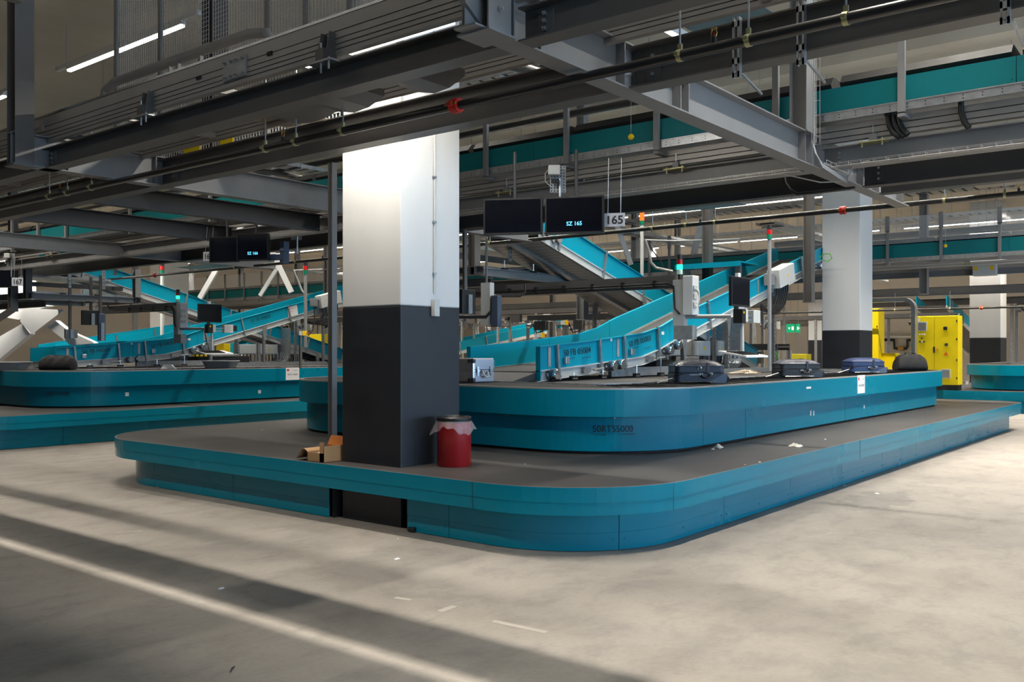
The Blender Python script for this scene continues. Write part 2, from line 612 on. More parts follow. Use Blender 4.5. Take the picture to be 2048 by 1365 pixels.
M['floor'] = floor_mat()
X0, X1, Y0, Y1, CEIL = -9.0, 50.0, -12.0, 47.0, 6.6
struct('floor', MB().box(X0, X1, Y0, Y1, -0.2, 0.0), M['floor'])
struct('ceiling', MB().box(X0, X1, Y0, Y1, CEIL, CEIL + 0.2), M['ceil'])
struct('wall_left', MB().box(X0, X1, Y1, Y1 + 0.2, 0, CEIL), M['wall'])
struct('wall_back', MB().box(X1, X1 + 0.2, Y0, Y1, 0, CEIL), M['wall'])
struct('wall_front', MB().box(X0 - 0.2, X0, Y0, Y1, 0, CEIL), M['wall'])
struct('wall_right', MB().box(X0, X1, Y0 - 0.2, Y0, 0, CEIL), M['wall'])
# dock gate glazing that lets the daylight in (behind the photographer)
g = MB()
for k in range(8):
    g.box(-3.6 + 3.2 * k, -0.6 + 3.2 * k, Y0 + 0.01, Y0 + 0.05, 0.9, 4.3)
M['daypane'] = mat('daylit_glazing', (0.5, 0.6, 0.7), 0.2, emit=(0.6, 0.78, 1.0), es=1.3)
struct('window_1', g, M['daypane'])
g = MB()
for z in (0.86, 1.95, 3.1, 4.3):
    g.box(-4, 22.3, Y0 + 0.0, Y0 + 0.08, z, z + 0.07)
struct('trim_1', g, M['steel_light'])
# downstand ceiling joists running to the left
for k, x in enumerate((9.6, 15.6, 22.4, 29.6, 37.0, 43.5)):
    struct('trim_%d' % (k + 2), MB().box(x, x + 0.35, Y0, Y1, CEIL - 0.16, CEIL), M['ceil'])
# expansion joints in the floor
jm = mat('dark_floor_joint', (0.10, 0.09, 0.08), 0.9)
g = MB()
g.box(24.0, 24.008, Y0, Y1, 0.0, 0.0012)
struct('trim_10', g, jm)


# far wall: double door, dark dado rail
pd = P(1560, 700, x=49.9)
pe = P(1700, 700, x=49.9)
g = MB().box(49.86, 49.99, P(1640, 700, x=50).y - 1.6, P(1592, 700, x=50).y, 0, 2.9)
struct('door_1', g, mat('pale_door_leaf', (0.55, 0.52, 0.48), 0.5))
g = MB().box(49.84, 49.86, P(1618, 700, x=50).y - 0.012, P(1618, 700, x=50).y + 0.012, 0, 2.9)
struct('trim_11', g, M['steel_light'])
g = MB().box(49.7, 49.99, P(1660, 700, x=50).y - 2, P(1545, 700, x=50).y, 3.02, 3.14)
struct('trim_12', g, M['steel_light'])

# ================================================================== columns
def column(x, y, label, s=0.79, top=CEIL, low='dark_col'):
    t = thing('concrete_column', label, 'column', (x + s / 2, y + s / 2, 0), 'square concrete columns')
    MB().box(x, x + s, y, y + s, 2.0, top).build('upper_shaft', M['white_col'], t, bevel=0.012)
    MB().box(x, x + s, y, y + s, 0, 2.0).build('painted_base', M[low], t, bevel=0.012)
    return t


CX, CY = 5.81, 5.94
colA = column(CX, CY, 'big white square column with anthracite base standing in the platform beside the red bin')
colB = column(19.2, 6.24, 'white column with dark base standing right of the belt conveyor, behind two suitcases')
column(34.2, 6.5, 'distant grey and white column behind the teal carousel at the right edge', 0.95)
column(19.6, 33.2, 'distant white column rising behind the left belt conveyor', 1.05)
column(33.4, 19.6, 'white column far back in the middle of the hall', 0.8)
column(33.4, 33.2, 'white column far back between the belt conveyors on the left', 0.8)
column(38.0, 13.4, 'pale column standing in front of the double door wall', 1.1)
column(19.15, -7.6, 'column at the far right outside the aisle', 0.8)
# cable conduit running down the near column
pu = P(867, 300, y=CY)
t = thing('conduit', 'thin grey conduit with switch box running down the front of the big white column', 'conduit', (pu.x, CY, 2.0))
MB().tube([(pu.x, CY - 0.014, 2.12), (pu.x, CY - 0.014, CEIL)], 0.009, 8).build('pipe', M['offwhite'], t)
MB().box(pu.x - 0.033, pu.x + 0.033, CY - 0.05, CY - 0.001, 1.91, 2.07).build('switch_box', M['offwhite'], t, bevel=0.004)
for zz in (2.3, 2.78, 3.2, 3.9, 4.7):
    MB().box(pu.x - 0.018, pu.x + 0.018, CY - 0.026, CY - 0.001, zz, zz + 0.018).build('clip', M['galv'], t)

# ================================================================== platforms and carousels
ZP, ZC = 0.54, 1.21


def deck_mat():
    m = bpy.data.materials.new('anti_slip_deck')
    m.use_nodes = True
    nt = m.node_tree
    L = nt.links
    b = nt.nodes['Principled BSDF']
    tc = nt.nodes.new('ShaderNodeTexCoord')

    def vm(op, a, bb):
        n = nt.nodes.new('ShaderNodeVectorMath')
        n.operation = op
        L.new(a, n.inputs[0])
        n.inputs[1].default_value = bb
        return n.outputs['Vector']
    rot = nt.nodes.new('ShaderNodeMapping')
    rot.inputs['Rotation'].default_value = (0, 0, PI / 4)
    rot.inputs['Scale'].default_value = (40, 40, 40)
    L.new(tc.outputs['Object'], rot.inputs['Vector'])
    ch = nt.nodes.new('ShaderNodeTexVoronoi')
    ch.inputs['Scale'].default_value = 1.0
    ch.inputs['Randomness'].default_value = 0.0
    L.new(rot.outputs['Vector'], ch.inputs['Vector'])
    r = nt.nodes.new('ShaderNodeValToRGB')
    r.color_ramp.elements[0].position = 0.12
    r.color_ramp.elements[0].color = (1, 1, 1, 1)
    r.color_ramp.elements[1].position = 0.42
    r.color_ramp.elements[1].color = (0, 0, 0, 1)
    L.new(ch.outputs['Distance'], r.inputs['Fac'])
    bp = nt.nodes.new('ShaderNodeBump')
    bp.inputs['Strength'].default_value = 0.5
    bp.inputs['Distance'].default_value = 0.004
    L.new(r.outputs['Color'], bp.inputs['Height'])
    L.new(bp.outputs['Normal'], b.inputs['Normal'])
    n = nt.nodes.new('ShaderNodeTexNoise')
    n.inputs['Scale'].default_value = 1.1
    n.inputs['Detail'].default_value = 9
    n.inputs['Roughness'].default_value = 0.66
    L.new(tc.outputs['Object'], n.inputs['Vector'])
    c = nt.nodes.new('ShaderNodeValToRGB')
    c.color_ramp.elements[0].position = 0.3
    c.color_ramp.elements[0].color = (0.034, 0.030, 0.029, 1)
    c.color_ramp.elements[1].position = 0.72
    c.color_ramp.elements[1].color = (0.074, 0.066, 0.063, 1)
    L.new(n.outputs['Fac'], c.inputs['Fac'])
    mx = nt.nodes.new('ShaderNodeMix')
    mx.data_type = 'RGBA'
    mx.blend_type = 'MULTIPLY'
    mx.inputs['Factor'].default_value = 0.45
    L.new(c.outputs['Color'], mx.inputs['A'])
    inv = nt.nodes.new('ShaderNodeValToRGB')
    inv.color_ramp.elements[0].color = (0.7, 0.7, 0.7, 1)
    inv.color_ramp.elements[1].color = (1.35, 1.35, 1.35, 1)
    L.new(r.outputs['Color'], inv.inputs['Fac'])
    L.new(inv.outputs['Color'], mx.inputs['B'])
    L.new(mx.outputs['Result'], b.inputs['Base Color'])
    b.inputs['Roughness'].default_value = 0.5
    b.inputs['Specular IOR Level'].default_value = 0.35
    return m


M['deck'] = deck_mat()


def screws(pts_n, parent, m='chrome', r=0.006):
    mb = MB()
    for p, n in pts_n:
        p, n = Vector(p), Vector(n).normalized()
        mb.tube([p - n * 0.002, p + n * 0.004], r, 6)
    return mb.build('screws', M[m], parent)


def platform(x0, x1, y0, y1, r, label, gap=None, rr=(0.6, 1.2, 1.2, 1.2)):
    t = thing('raised_platform', label, 'platform', ((x0 + x1) / 2, (y0 + y1) / 2, 0), 'raised walkway platforms')
    out = rrect(x0, x1, y0, y1, r, 16, rr)
    ins = rrect(x0 + 0.008, x1 - 0.008, y0 + 0.008, y1 - 0.008, r, 16, [q - 0.008 for q in rr])
    sk = rrect(x0 + 0.2, x1 - 0.2, y0 + 0.2, y1 - 0.2, r, 16, [q - 0.1 for q in rr])
    MB().prism([(p[0], p[1]) for p in ins], ZP - 0.03, ZP).build('deck', M['deck'], t)
    ringwall(MB(), out, ZP - 0.115, ZP + 0.002, 0.012).build('upper_fascia', M['teal'], t)
    ringwall(MB(), ins, ZP - 0.215, ZP - 0.113, 0.012).build('lower_fascia', M['teal'], t)
    # a thin bright edge strip on top of the fascia
    e1 = rrect(x0 + 0.001, x1 - 0.001, y0 + 0.001, y1 - 0.001, r, 16, rr)
    ringwall(MB(), e1, ZP + 0.002, ZP + 0.004, 0.009).build('edge_strip', M['steel_light'], t)
    # skirt panels: pieces between seams, the one at the column left open
    n = len(sk)
    per = [0.0]
    for i in range(n):
        a, b_ = sk[i], sk[(i + 1) % n]
        per.append(per[-1] + math.hypot(a[0] - b_[0], a[1] - b_[1]))

    def split(za, zb, name, thick, inset, breaks):
        # dense outline following the skirt, cut into panels
        for (sa, sb) in breaks:
            pts = []
            s = sa
            samples = [sa] + [q for q in per if sa < q < sb] + [sb]
            for s in samples:
                i = max(k for k in range(n) if per[k] <= s + 1e-9)
                f = (s - per[i]) / max(1e-9, per[i + 1] - per[i])
                a, b_ = sk[i], sk[(i + 1) % n]
                nx = a[2] + (b_[2] - a[2]) * f
                ny = a[3] + (b_[3] - a[3]) * f
                q = math.hypot(nx, ny)
                pts.append((a[0] + (b_[0] - a[0]) * f - nx / q * inset, a[1] + (b_[1] - a[1]) * f - ny / q * inset, nx / q, ny / q))
            mb = MB()
            ringwall(mb, pts, za, zb, thick, 0, len(pts) - 1, closed=False)
            for s in (sa + 0.05, (sa + sb) / 2, sb - 0.05):
                i = max(k for k in range(n) if per[k] <= s + 1e-9)
                f = (s - per[i]) / max(1e-9, per[i + 1] - per[i])
                p0, p1 = sk[i], sk[(i + 1) % n]
                x, y = p0[0] + (p1[0] - p0[0]) * f, p0[1] + (p1[1] - p0[1]) * f
                z = 0.09 if za < 0.1 else 0.30
                mb.tube([(x - p0[2] * inset, y - p0[3] * inset, z), (x + p0[2] * 0.004, y + p0[3] * 0.004, z)], 0.006, 6)
            mb.build(name, M['teal'], t)
    T = per[-1]
    # outline order: corner (x1,y0), corner (x1,y1), corner (x0,y1), corner (x0,y0); starts at bottom right
    step = 1.55
    cuts = [0.0]
    gi = None
    if gap:
        # parameter along the left side (x0), running from y1 down to y0
        j = 2 * 17 + 16
        s_start = per[j]
        ystart = sk[j][1]
        g0, g1 = s_start + (ystart - gap[1]), s_start + (ystart - gap[0])
    s = 0.0
    br = []
    marks = sorted(set([0.0, T] + [k * step for k in range(1, int(T / step))] + ([g0, g1] if gap else [])))
    for a, b_ in zip(marks[:-1], marks[1:]):
        if gap and a >= g0 - 1e-6 and b_ <= g1 + 1e-6:
            continue
        if b_ - a < 0.03:
            continue
        br.append((a + 0.003, b_ - 0.003))
    split(0.145, ZP - 0.2, 'upper_skirt_panel', 0.01, 0.0, br)
    split(0.005, 0.143, 'lower_skirt_panel', 0.01, 0.003, br)
    # dark steel frame under the deck
    MB().prism([(p[0], p[1]) for p in rrect(x0 + 0.24, x1 - 0.24, y0 + 0.24, y1 - 0.24, r - 0.1, 10)], ZP - 0.07, ZP - 0.031).build('underframe', M['black_deck'], t)
    return t


def strip_on(t, x, y, z0, z1, nrm, name='seam', m='ink', w=0.004):
    nx, ny = nrm
    tx, ty = -ny, nx
    return MB().obox((x + nx * 0.001, y + ny * 0.001, (z0 + z1) / 2), (tx * w / 2, ty * w / 2, 0), (nx * 0.001, ny * 0.001, 0), (0, 0, (z1 - z0) / 2)).build(name, M[m], t)


platA = platform(5.55, 21.2, 3.55, 11.38, 1.2, 'nearest teal platform with dark anti-slip deck, around the big column and the carousel', gap=(5.80, 6.82))
# open bay at the column: dark side cheeks
MB().box(5.77, 6.9, 6.80, 6.82, 0.0, 0.33).build('bay_cheek', M['black_deck'], platA)
MB().box(5.77, 6.9, 5.80, 5.82, 0.0, 0.33).build('bay_cheek', M['black_deck'], platA)
# seams and brushed marks of the upper fascia
for (u, v, face) in ((945, 990, 'x'), (1347, 985, 'y'), (1720, 900, 'y')):
    if face == 'x':
        p = P(u, v, x=5.55)
        strip_on(platA, 5.55, p.y, ZP - 0.21, ZP, (-1, 0))
    else:
        p = P(u, v, y=3.55)
        strip_on(platA, p.x, 3.55, ZP - 0.21, ZP, (0, -1))
platB = platform(5.4, 21.2, 15.35, 24.8, 1.2, 'teal platform of the second carousel, far left behind the near platform')
platC = platform(25.75, 35.8, -4.6, 7.0, 1.2, 'teal platform of the third carousel at the right edge behind the yellow cabinet')


def belt_mat():
    return M['rubber']


def carousel(x0, x1, y0, y1, r, label, rr=(0.3, 1.25, 1.25, 1.25)):
    t = thing('baggage_carousel', label, 'baggage carousel', ((x0 + x1) / 2, (y0 + y1) / 2, ZP), 'flat baggage carousels')
    up = rrect(x0 - 0.1, x1 + 0.1, y0 - 0.1, y1 + 0.1, r, 24, [q + 0.1 for q in rr])
    lo = rrect(x0, x1, y0, y1, r, 24, rr)
    ringwall(MB(), up, 0.925, ZC - 0.012, 0.015).build('upper_skirt', M['teal'], t)
    ringwall(MB(), lo, ZP + 0.03, 0.935, 0.015).build('lower_skirt', M['teal'], t)
    lo2 = rrect(x0 + 0.03, x1 - 0.03, y0 + 0.03, y1 - 0.03, r, 12, rr)
    ringwall(MB(), lo2, ZP, ZP + 0.03, 0.02).build('plinth', M['black_deck'], t)
    ringwall(MB(), up, ZC - 0.012, ZC + 0.004, 0.05).build('rim', M['alu'], t)
    # belt: overlapping rubber crescents laid along the loop
    bw = 1.0
    n = 24
    mid = rrect(x0 - 0.05, x1 + 0.05, y0 - 0.05, y1 + 0.05, r, n, [q + 0.05 for q in rr])
    # densify with equal steps
    pts = []
    m_ = len(mid)
    per = [0.0]
    for i in range(m_):
        a, b_ = mid[i], mid[(i + 1) % m_]
        per.append(per[-1] + math.hypot(a[0] - b_[0], a[1] - b_[1]))
    T = per[-1]
    N = int(T / 0.26)

    def at(s):
        s = s % T
        lo_, hi = 0, m_
        while hi - lo_ > 1:
            c = (lo_ + hi) // 2
            if per[c] <= s:
                lo_ = c
            else:
                hi = c
        a, b_ = mid[lo_], mid[(lo_ + 1) % m_]
        f = (s - per[lo_]) / max(1e-9, per[lo_ + 1] - per[lo_])
        nx, ny = a[2] + (b_[2] - a[2]) * f, a[3] + (b_[3] - a[3]) * f
        q = math.hypot(nx, ny)
        return a[0] + (b_[0] - a[0]) * f, a[1] + (b_[1] - a[1]) * f, nx / q, ny / q
    mb = MB()
    K = 6
    for i in range(N):
        s0 = T * i / N
        vs = []
        for e, zz in ((0.0, 0.010), (0.34, 0.0)):
            for k in range(K + 1):
                w = k / K
                off = 0.16 * math.sin(PI * w)
                x, y, nx, ny = at(s0 + e + off)
                d = bw * w
                vs.append((x - nx * d, y - ny * d, ZC - 0.008 + zz))
        n1 = K + 1
        vs2 = [(a, b_, c - 0.006) for a, b_, c in vs]
        allv = vs + vs2
        fs = [(k, k + 1, k + 1 + n1, k + n1) for k in range(K)]
        fs += [(k + 2 * n1, k + n1 * 3, k + 1 + n1 * 3, k + 1 + 2 * n1) for k in range(K)]
        fs += [(k, k + 2 * n1, k + 1 + 2 * n1, k + 1) for k in range(K)]
        mb.add(allv, fs)
    mb.build('belt', M['rubber'], t)
    inn = rrect(x0 + 0.93, x1 - 0.93, y0 + 0.93, y1 - 0.93, max(0.2, r - 0.85), 10)
    MB().prism([(p[0], p[1]) for p in inn], ZC - 0.12, ZC - 0.02).build('inner_cover', M['belt'], t)
    ringwall(MB(), inn, ZC - 0.02, ZC + 0.012, 0.03).build('inner_rim', M['galv_dull'], t)
    MB().prism([(p[0], p[1]) for p in rrect(x0 + 0.1, x1 - 0.1, y0 + 0.1, y1 - 0.1, r, 10)], ZP + 0.03, ZC - 0.13).build('machine_bed', M['black_deck'], t)
    return t, lo, up


carA, loA, upA = carousel(7.6, 18.75, 4.6, 10.3, 1.25, 'nearest teal baggage carousel with suitcases, standing on the near platform')
carB, loB, upB = carousel(7.6, 18.75, 16.4, 23.5, 1.25, 'second teal baggage carousel far left with a grey tray and black holdall on it')
carC, loC, upC = carousel(26.6, 35.2, -3.6, 6.0, 1.25, 'third teal baggage carousel at the right picture edge behind the yellow cabinet', (1.25, 1.25, 1.25, 1.25))


def bent_text(s, u0, u1, v, height, outline, cx, cy, r, parent, m='ink', name='lettering'):
    """letters on the rounded near corner of a carousel, between picture columns u0 and u1"""
    vs, fs, w = text_geo(s, height / 0.70)

    def ang(u):
        # angle on the corner circle where the sight line through column u meets it
        dx = FW[0] + RT[0] * (u - 1024) / FPX
        dy = FW[1] + RT[1] * (u - 1024) / FPX
        q = math.hypot(dx, dy)
        dx, dy = dx / q, dy / q
        b_ = -(dx * cx + dy * cy)
        c_ = cx * cx + cy * cy - r * r
        t_ = -b_ - math.sqrt(max(0, b_ * b_ - c_))
        x, y = dx * t_, dy * t_
        return math.atan2(y - cy, x - cx), (x, y), t_
    a0, p0, t0 = ang(u0)
    a1, p1, t1 = ang(u1)
    if a0 < 0:
        a0 += 2 * PI
    if a1 < 0:
        a1 += 2 * PI
    d = p0[0] * FW[0] + p0[1] * FW[1]
    z = EYE + (700 - v) / FPX * d
    mb = MB()
    rr = r + 0.004
    mb.add([(cx + rr * math.cos(a0 + (a1 - a0) * x / w), cy + rr * math.sin(a0 + (a1 - a0) * x / w), z + y) for x, y in vs], fs)
    return mb.build(name, M[m], parent)


ccx, ccy, cr = 7.6 + 1.25, 4.6 + 1.25, 1.25
bent_text('50RT55000', 1185, 1266, 864.5, 0.068, loA, ccx, ccy, cr, carA)
bent_text('montenide', 1187, 1213, 870.5, 0.017, loA, ccx, ccy, cr, carA)
bent_text('LEONARDO', 1244, 1270, 870.5, 0.017, loA, ccx, ccy, cr, carA, 'ink_soft')
bent_text('oc', 1179, 1187, 868.0, 0.016, loA, ccx, ccy, cr, carA)
bent_text('O', 1238, 1242, 871.5, 0.022, loA, ccx, ccy, cr, carA, 'ink_soft')
ccyB = 16.4 + 1.25
bent_text('50RT54000', 92, 139, 791.5, 0.068, loB, ccx, ccyB, cr, carB)
bent_text('montenide', 92, 107, 795.5, 0.017, loB, ccx, ccyB, cr, carB)
bent_text('LEONARDO', 123, 141, 795.5, 0.017, loB, ccx, ccyB, cr, carB, 'ink_soft')


def notice(t, u, v, w, h, y, lines, name='notice'):
    """white notice sheet stuck on a panel that faces the viewer's right (plane y)"""
    p = P(u, v, y=y)
    o = MB().box(p.x - w / 2, p.x + w / 2, y - 0.004, y - 0.001, p.z - h / 2, p.z + h / 2).build(name, M['paper'], t)
    MB().box(p.x - w * 0.42, p.x - w * 0.27, y - 0.006, y - 0.004, p.z + h * 0.22, p.z + h * 0.38).build('red_mark', M['redpart'], o)
    for s, dx, dz, hh in lines:
        text_on(s, (p.x + dx * w, y - 0.004, p.z + dz * h), (1, 0, 0), (0, 0, 1), hh, M['ink'], o, lift=0.002)
    return o


notice(carA, 1722, 769, 0.33, 0.27, 4.5, (('50 RT 55000', -0.36, -0.12, 0.032), ('Leonardo', 0.08, 0.25, 0.018)))
notice(carB, 585, 748, 0.36, 0.27, 16.3, (('50 RT 54000', -0.38, -0.12, 0.036), ('Leonardo', 0.08, 0.25, 0.02)))


def small_tag(t, u, v, plane, val, w, h):
    if plane == 'y':
        p = P(u, v, y=val)
        return MB().box(p.x - w / 2, p.x + w / 2, val - 0.004, val - 0.0005, p.z - h / 2, p.z + h / 2).build('sticker', M['paper'], t)
    p = P(u, v, x=val)
    return MB().box(val - 0.004, val - 0.0005, p.y - w / 2, p.y + w / 2, p.z - h / 2, p.z + h / 2).build('sticker', M['paper'], t)


small_tag(carA, 1617, 776, 'y', 4.5, 0.16, 0.025)
small_tag(carA, 1621, 827, 'y', 4.6, 0.035, 0.065)
small_tag(carA, 1627, 827, 'y', 4.6, 0.035, 0.065)
small_tag(carA, 1728, 814, 'y', 4.6, 0.035, 0.06)
small_tag(carB, 254, 789, 'y', 16.4, 0.07, 0.07)
small_tag(carB, 519, 784, 'y', 16.4, 0.07, 0.07)
small_tag(carC, 1934, 766, 'x', 26.6, 0.07, 0.09)
sp = []
for (u, v) in ((1012, 831), (1017, 831), (1012, 889), (1017, 889), (1229, 837), (1228, 896)):
    # screws on the rounded corner of the lower skirt
    dx = FW[0] + RT[0] * (u - 1024) / FPX
    dy = FW[1] + RT[1] * (u - 1024) / FPX
    q = math.hypot(dx, dy)
    ex, ey = dx / q, dy / q
    b_ = -(ex * ccx + ey * ccy)
    c_ = ccx ** 2 + ccy ** 2 - cr ** 2
    disc = b_ * b_ - c_
    t_ = (-b_ - math.sqrt(disc)) if disc > 0 else None
    if t_ is None or ey * t_ > ccy:
        x = 7.6
        y = P(u, v, x=7.6).y
        n_ = (-1, 0, 0)
    else:
        x, y = ex * t_, ey * t_
        n_ = (x - ccx, y - ccy, 0)
    d_ = x * FW[0] + y * FW[1]
    sp.append(((x, y, EYE + (700 - v) / FPX * d_), n_))
screws(sp, carA)
for u in (1406, 1491, 1690):
    p = P(u, 850, y=4.6)
    strip_on(carA, p.x, 4.6, ZP + 0.03, 0.925, (0, -1), m='ink_soft', w=0.003)

# ================================================================== strip lights
for d_, c_, z_, a_, b_, w_, lb in LAMP_ROWS:
    mid = (a_ + b_) / 2
    loc = (c_, mid, z_) if d_ == 'y' else (mid, c_, z_)
    t = thing('strip_light', lb, 'strip light', loc, 'fluorescent strip light rows')

    def bx(mb, s0, s1, w0, w1, z0, z1):
        return mb.box(c_ + w0, c_ + w1, s0, s1, z0, z1) if d_ == 'y' else mb.box(s0, s1, c_ + w0, c_ + w1, z0, z1)
    bx(MB(), a_ - 0.3, b_ + 0.3, -0.03, 0.03, z_ + 0.035, z_ + 0.10).build('trunking', M['white'], t)
    n_ = max(1, int(round((b_ - a_) / 3.0)))
    st = (b_ - a_) / n_
    for k in range(n_):
        s0, s1 = a_ + k * st + 0.06, a_ + (k + 1) * st - 0.06
        ho = bx(MB(), s0, s1, -0.04, 0.04, z_ - 0.01, z_ + 0.035).build('housing', M['white'], t)
        bx(MB(), s0 + 0.02, s1 - 0.02, -0.028, 0.028, z_ - 0.035, z_ - 0.01).build('tube', M['tube'], ho)
    for k in range(n_ + 1):
        s0 = a_ + k * st
        p0 = (c_, s0, z_ + 0.1) if d_ == 'y' else (s0, c_, z_ + 0.1)
        MB().tube([p0, (p0[0], p0[1], CEIL - 0.001)], 0.004, 5).build('suspension_wire', M['galv'], t)

# ================================================================== steel frame of the mezzanine
ZB = 3.30


def bolts(mb, pts, nrm, r=0.016):
    nrm = Vector(nrm)
    for p in pts:
        p = Vector(p)
        mb.tube([p, p + nrm * 0.018], r, 6)
        mb.tube([p + nrm * 0.018, p + nrm * 0.03], r * 0.55, 6)
    return mb


def beam_x(y, x0, x1, h, b, label, m='steel', zb=ZB, name='steel_beam', cat='steel beam', stiff=()):
    t = thing(name, label, cat, ((x0 + x1) / 2, y, zb), 'grey steel beams')
    MB().ibeam((x0, y, zb + h / 2), (x1, y, zb + h / 2), b, h, 0.011, 0.008).build('profile', M[m], t)
    for x in stiff:
        mb = MB()
        for sgn in (-1, 1):
            mb.box(x - 0.005, x + 0.005, y + sgn * 0.004, y + sgn * b / 2 * 0.96, zb + 0.011, zb + h - 0.011)
        mb.build('stiffener', M[m], t)
    return t


def beam_y(x, y0, y1, h, b, label, m='steel', zb=ZB, name='steel_beam', cat='steel beam', ends=()):
    t = thing(name, label, cat, (x, (y0 + y1) / 2, zb), 'grey steel beams')
    MB().ibeam((x, y0, zb + h / 2), (x, y1, zb + h / 2), b, h, 0.010, 0.007).build('profile', M[m], t)
    for (ye, sgn) in ends:
        # cleat with three bolts on the web near a joint
        c = MB().box(x - 0.016, x - 0.004, ye, ye + sgn * 0.10, zb + 0.03, zb + h - 0.03).build('cleat', M[m], t)
        mb = MB()
        bolts(mb, [(x - 0.016, ye + sgn * 0.05, zb + h * f) for f in (0.28, 0.5, 0.72)], (-1, 0, 0), 0.013)
        mb.build('bolts', M['galv'], c)
    return t


G1Y, G0Y = 3.225, 8.86
beam_x(G1Y, 3.62, 11.45, 0.30, 0.15, 'large blue-grey steel beam descending to the right across the upper right half', 'steel_light', stiff=(3.95, 4.2, 5.1, 5.3, 5.85, 5.97, 8.2, 8.36, 8.6, 9.8, 10.32, 11.2))
beam_x(G0Y, 3.70, 11.45, 0.30, 0.15, 'grey steel beam descending to the right from the hanging post at the left edge', 'steel_light', stiff=(3.85, 4.2, 5.1, 5.3, 8.2, 8.6))
beam_x(14.6, 3.7, 5.4, 0.24, 0.14, 'short cross beam at the left edge behind the hanging post')
beam_x(16.05, 3.7, 12.0, 0.24, 0.14, 'cross beam entering at the left edge above the number 167 sign', 'steel_light')
beam_x(10.45, 5.3, 8.6, 0.24, 0.14, 'dark cross beam behind the left long beam, above the left monitors', 'steel_dark')
beam_x(12.6, 5.3, 8.6, 0.24, 0.14, 'second dark cross beam above the left monitors, further back', 'steel_dark')

beam_y(4.05, -3.0, 3.15, 0.19, 0.14, 'upper steel beam joining the large beam from the right, with three bolts', ends=((3.05, -1),))
beam_y(4.05, 3.30, 15.9, 0.19, 0.14, 'long upper steel beam carrying the ribbed conveyor track on the left', ends=((8.7, 1),))
beam_y(5.215, -3.0, 3.15, 0.27, 0.15, 'steel beam behind the black pipe from the large beam to the top right corner', ends=((3.05, -1),))
beam_y(5.215, 3.30, 16.6, 0.27, 0.15, 'long steel beam behind the black pipe in front of the big white column', ends=((8.65, -1),))
beam_y(8.67, -6.0, 3.15, 0.20, 0.15, 'light grey beam with wire tray right of the large beam, under the teal sorter', 'steel_light', ends=((3.05, -1),))
beam_y(8.67, 3.30, 24.0, 0.20, 0.15, 'light grey beam with wire tray left of the large beam, behind the double monitors', 'steel_light')
beam_y(9.83, -6.0, 3.15, 0.26, 0.14, 'dark beam below the light one on the right, first of the dark pair', 'steel_dark', ends=((3.05, -1),))  # dark trio of long beams: their unlit webs are put into the colour
beam_y(9.83, 3.30, 24.0, 0.26, 0.14, 'dark beam directly above the number 165 sign', 'steel_dark')
beam_y(10.38, -6.0, 3.15, 0.26, 0.14, 'dark beam with white pipe post below, second of the dark pair on the right', 'steel_dark')
beam_y(23.0, -8.0, 40.0, 0.24, 0.15, 'distant beam carrying the far teal sorter', 'steel_light')
beam_y(30.8, -8.0, 40.0, 0.26, 0.15, 'farther distant beam above the yellow cabinet', 'steel_light')
beam_y(38.0, -8.0, 12.0, 0.26, 0.15, 'farthest long beam in front of the exit sign', 'steel')


def post(x, y, z0, z1, label, s=0.15, m='steel_light', name='steel_post', along='y'):
    t = thing(name, label, 'steel post', (x, y, z0), 'steel posts')
    up = (1, 0, 0) if along == 'x' else (0, 1, 0)
    MB().ibeam((x, y, z0), (x, y, z1), s, s, 0.010, 0.007, up=up).build('profile', M[m], t)
    MB().box(x - s * 0.6, x + s * 0.6, y - s * 0.6, y + s * 0.6, z0 - 0.012, z0).build('base_plate', M[m], t)
    return t


post(3.79, 8.86, 3.3, CEIL, 'hanging steel post near the top left corner carrying a cross beam', 0.17, 'steel')
post(3.80, 3.225, 3.3, CEIL, 'hanging steel post at the near end of the large beam, top centre', 0.19)
# tapered gusset of that post
t = thing('gusset_plate', 'tapered plate bolted on the hanging post at the top centre', 'gusset plate', (3.66, 3.2, 3.3))
MB().prism_y([(3.60, 3.42), (3.74, 3.33), (3.74, 4.6), (3.52, 4.6)], 3.20, 3.24).build('plate', M['steel_light'], t)
bolts(MB(), [(3.79, 3.13, z) for z in (3.42, 3.54, 3.72)], (0, -1, 0)).build('bolts', M['galv'], t)
post(8.28, 3.225, 3.6, CEIL, 'light steel post standing on the large beam beside the vertical wire tray', 0.16)
post(7.13, 8.43, 0.555, 3.80, 'slim grey post standing on the platform left of the big column', 0.075, 'steel_light')
for u, x, zz, lb in ((1415, 17.5, 2.6, 'dark H post left of the second column, behind the tilted belt'), (1618, 17.9, 2.55, 'tall grey post directly left of the second column'), (1270, 24.0, 2.9, 'light post right of the number 165 sign'), (1848, 22.6, 2.9, 'white post right of the second column'),
                     (655, 17.0, 2.7, 'grey post behind the left monitor bracket'), (482, 24.5, 2.2, 'grey post below the left pair of monitors'), (595, 24.0, 2.6, 'light post right of the left pair of monitors'), (1355, 30.0, 2.9, 'distant post between the two white signal columns'), (383, 26.0, 2.5, 'white post left of the left pair of monitors'),
                     (1165, 15.0, 2.2, 'tall post under the lit monitor'), (270, 18.8, 2.2, 'tall post right of the left hung frame'), (1105, 31.0, 0.0, 'post in the middle background above the near side panel')):
    p = P(u, 500, x=x)
    post(p.x, p.y, zz, CEIL, lb, 0.17, 'steel' if 'grey' in lb or 'dark' in lb else 'steel_light')


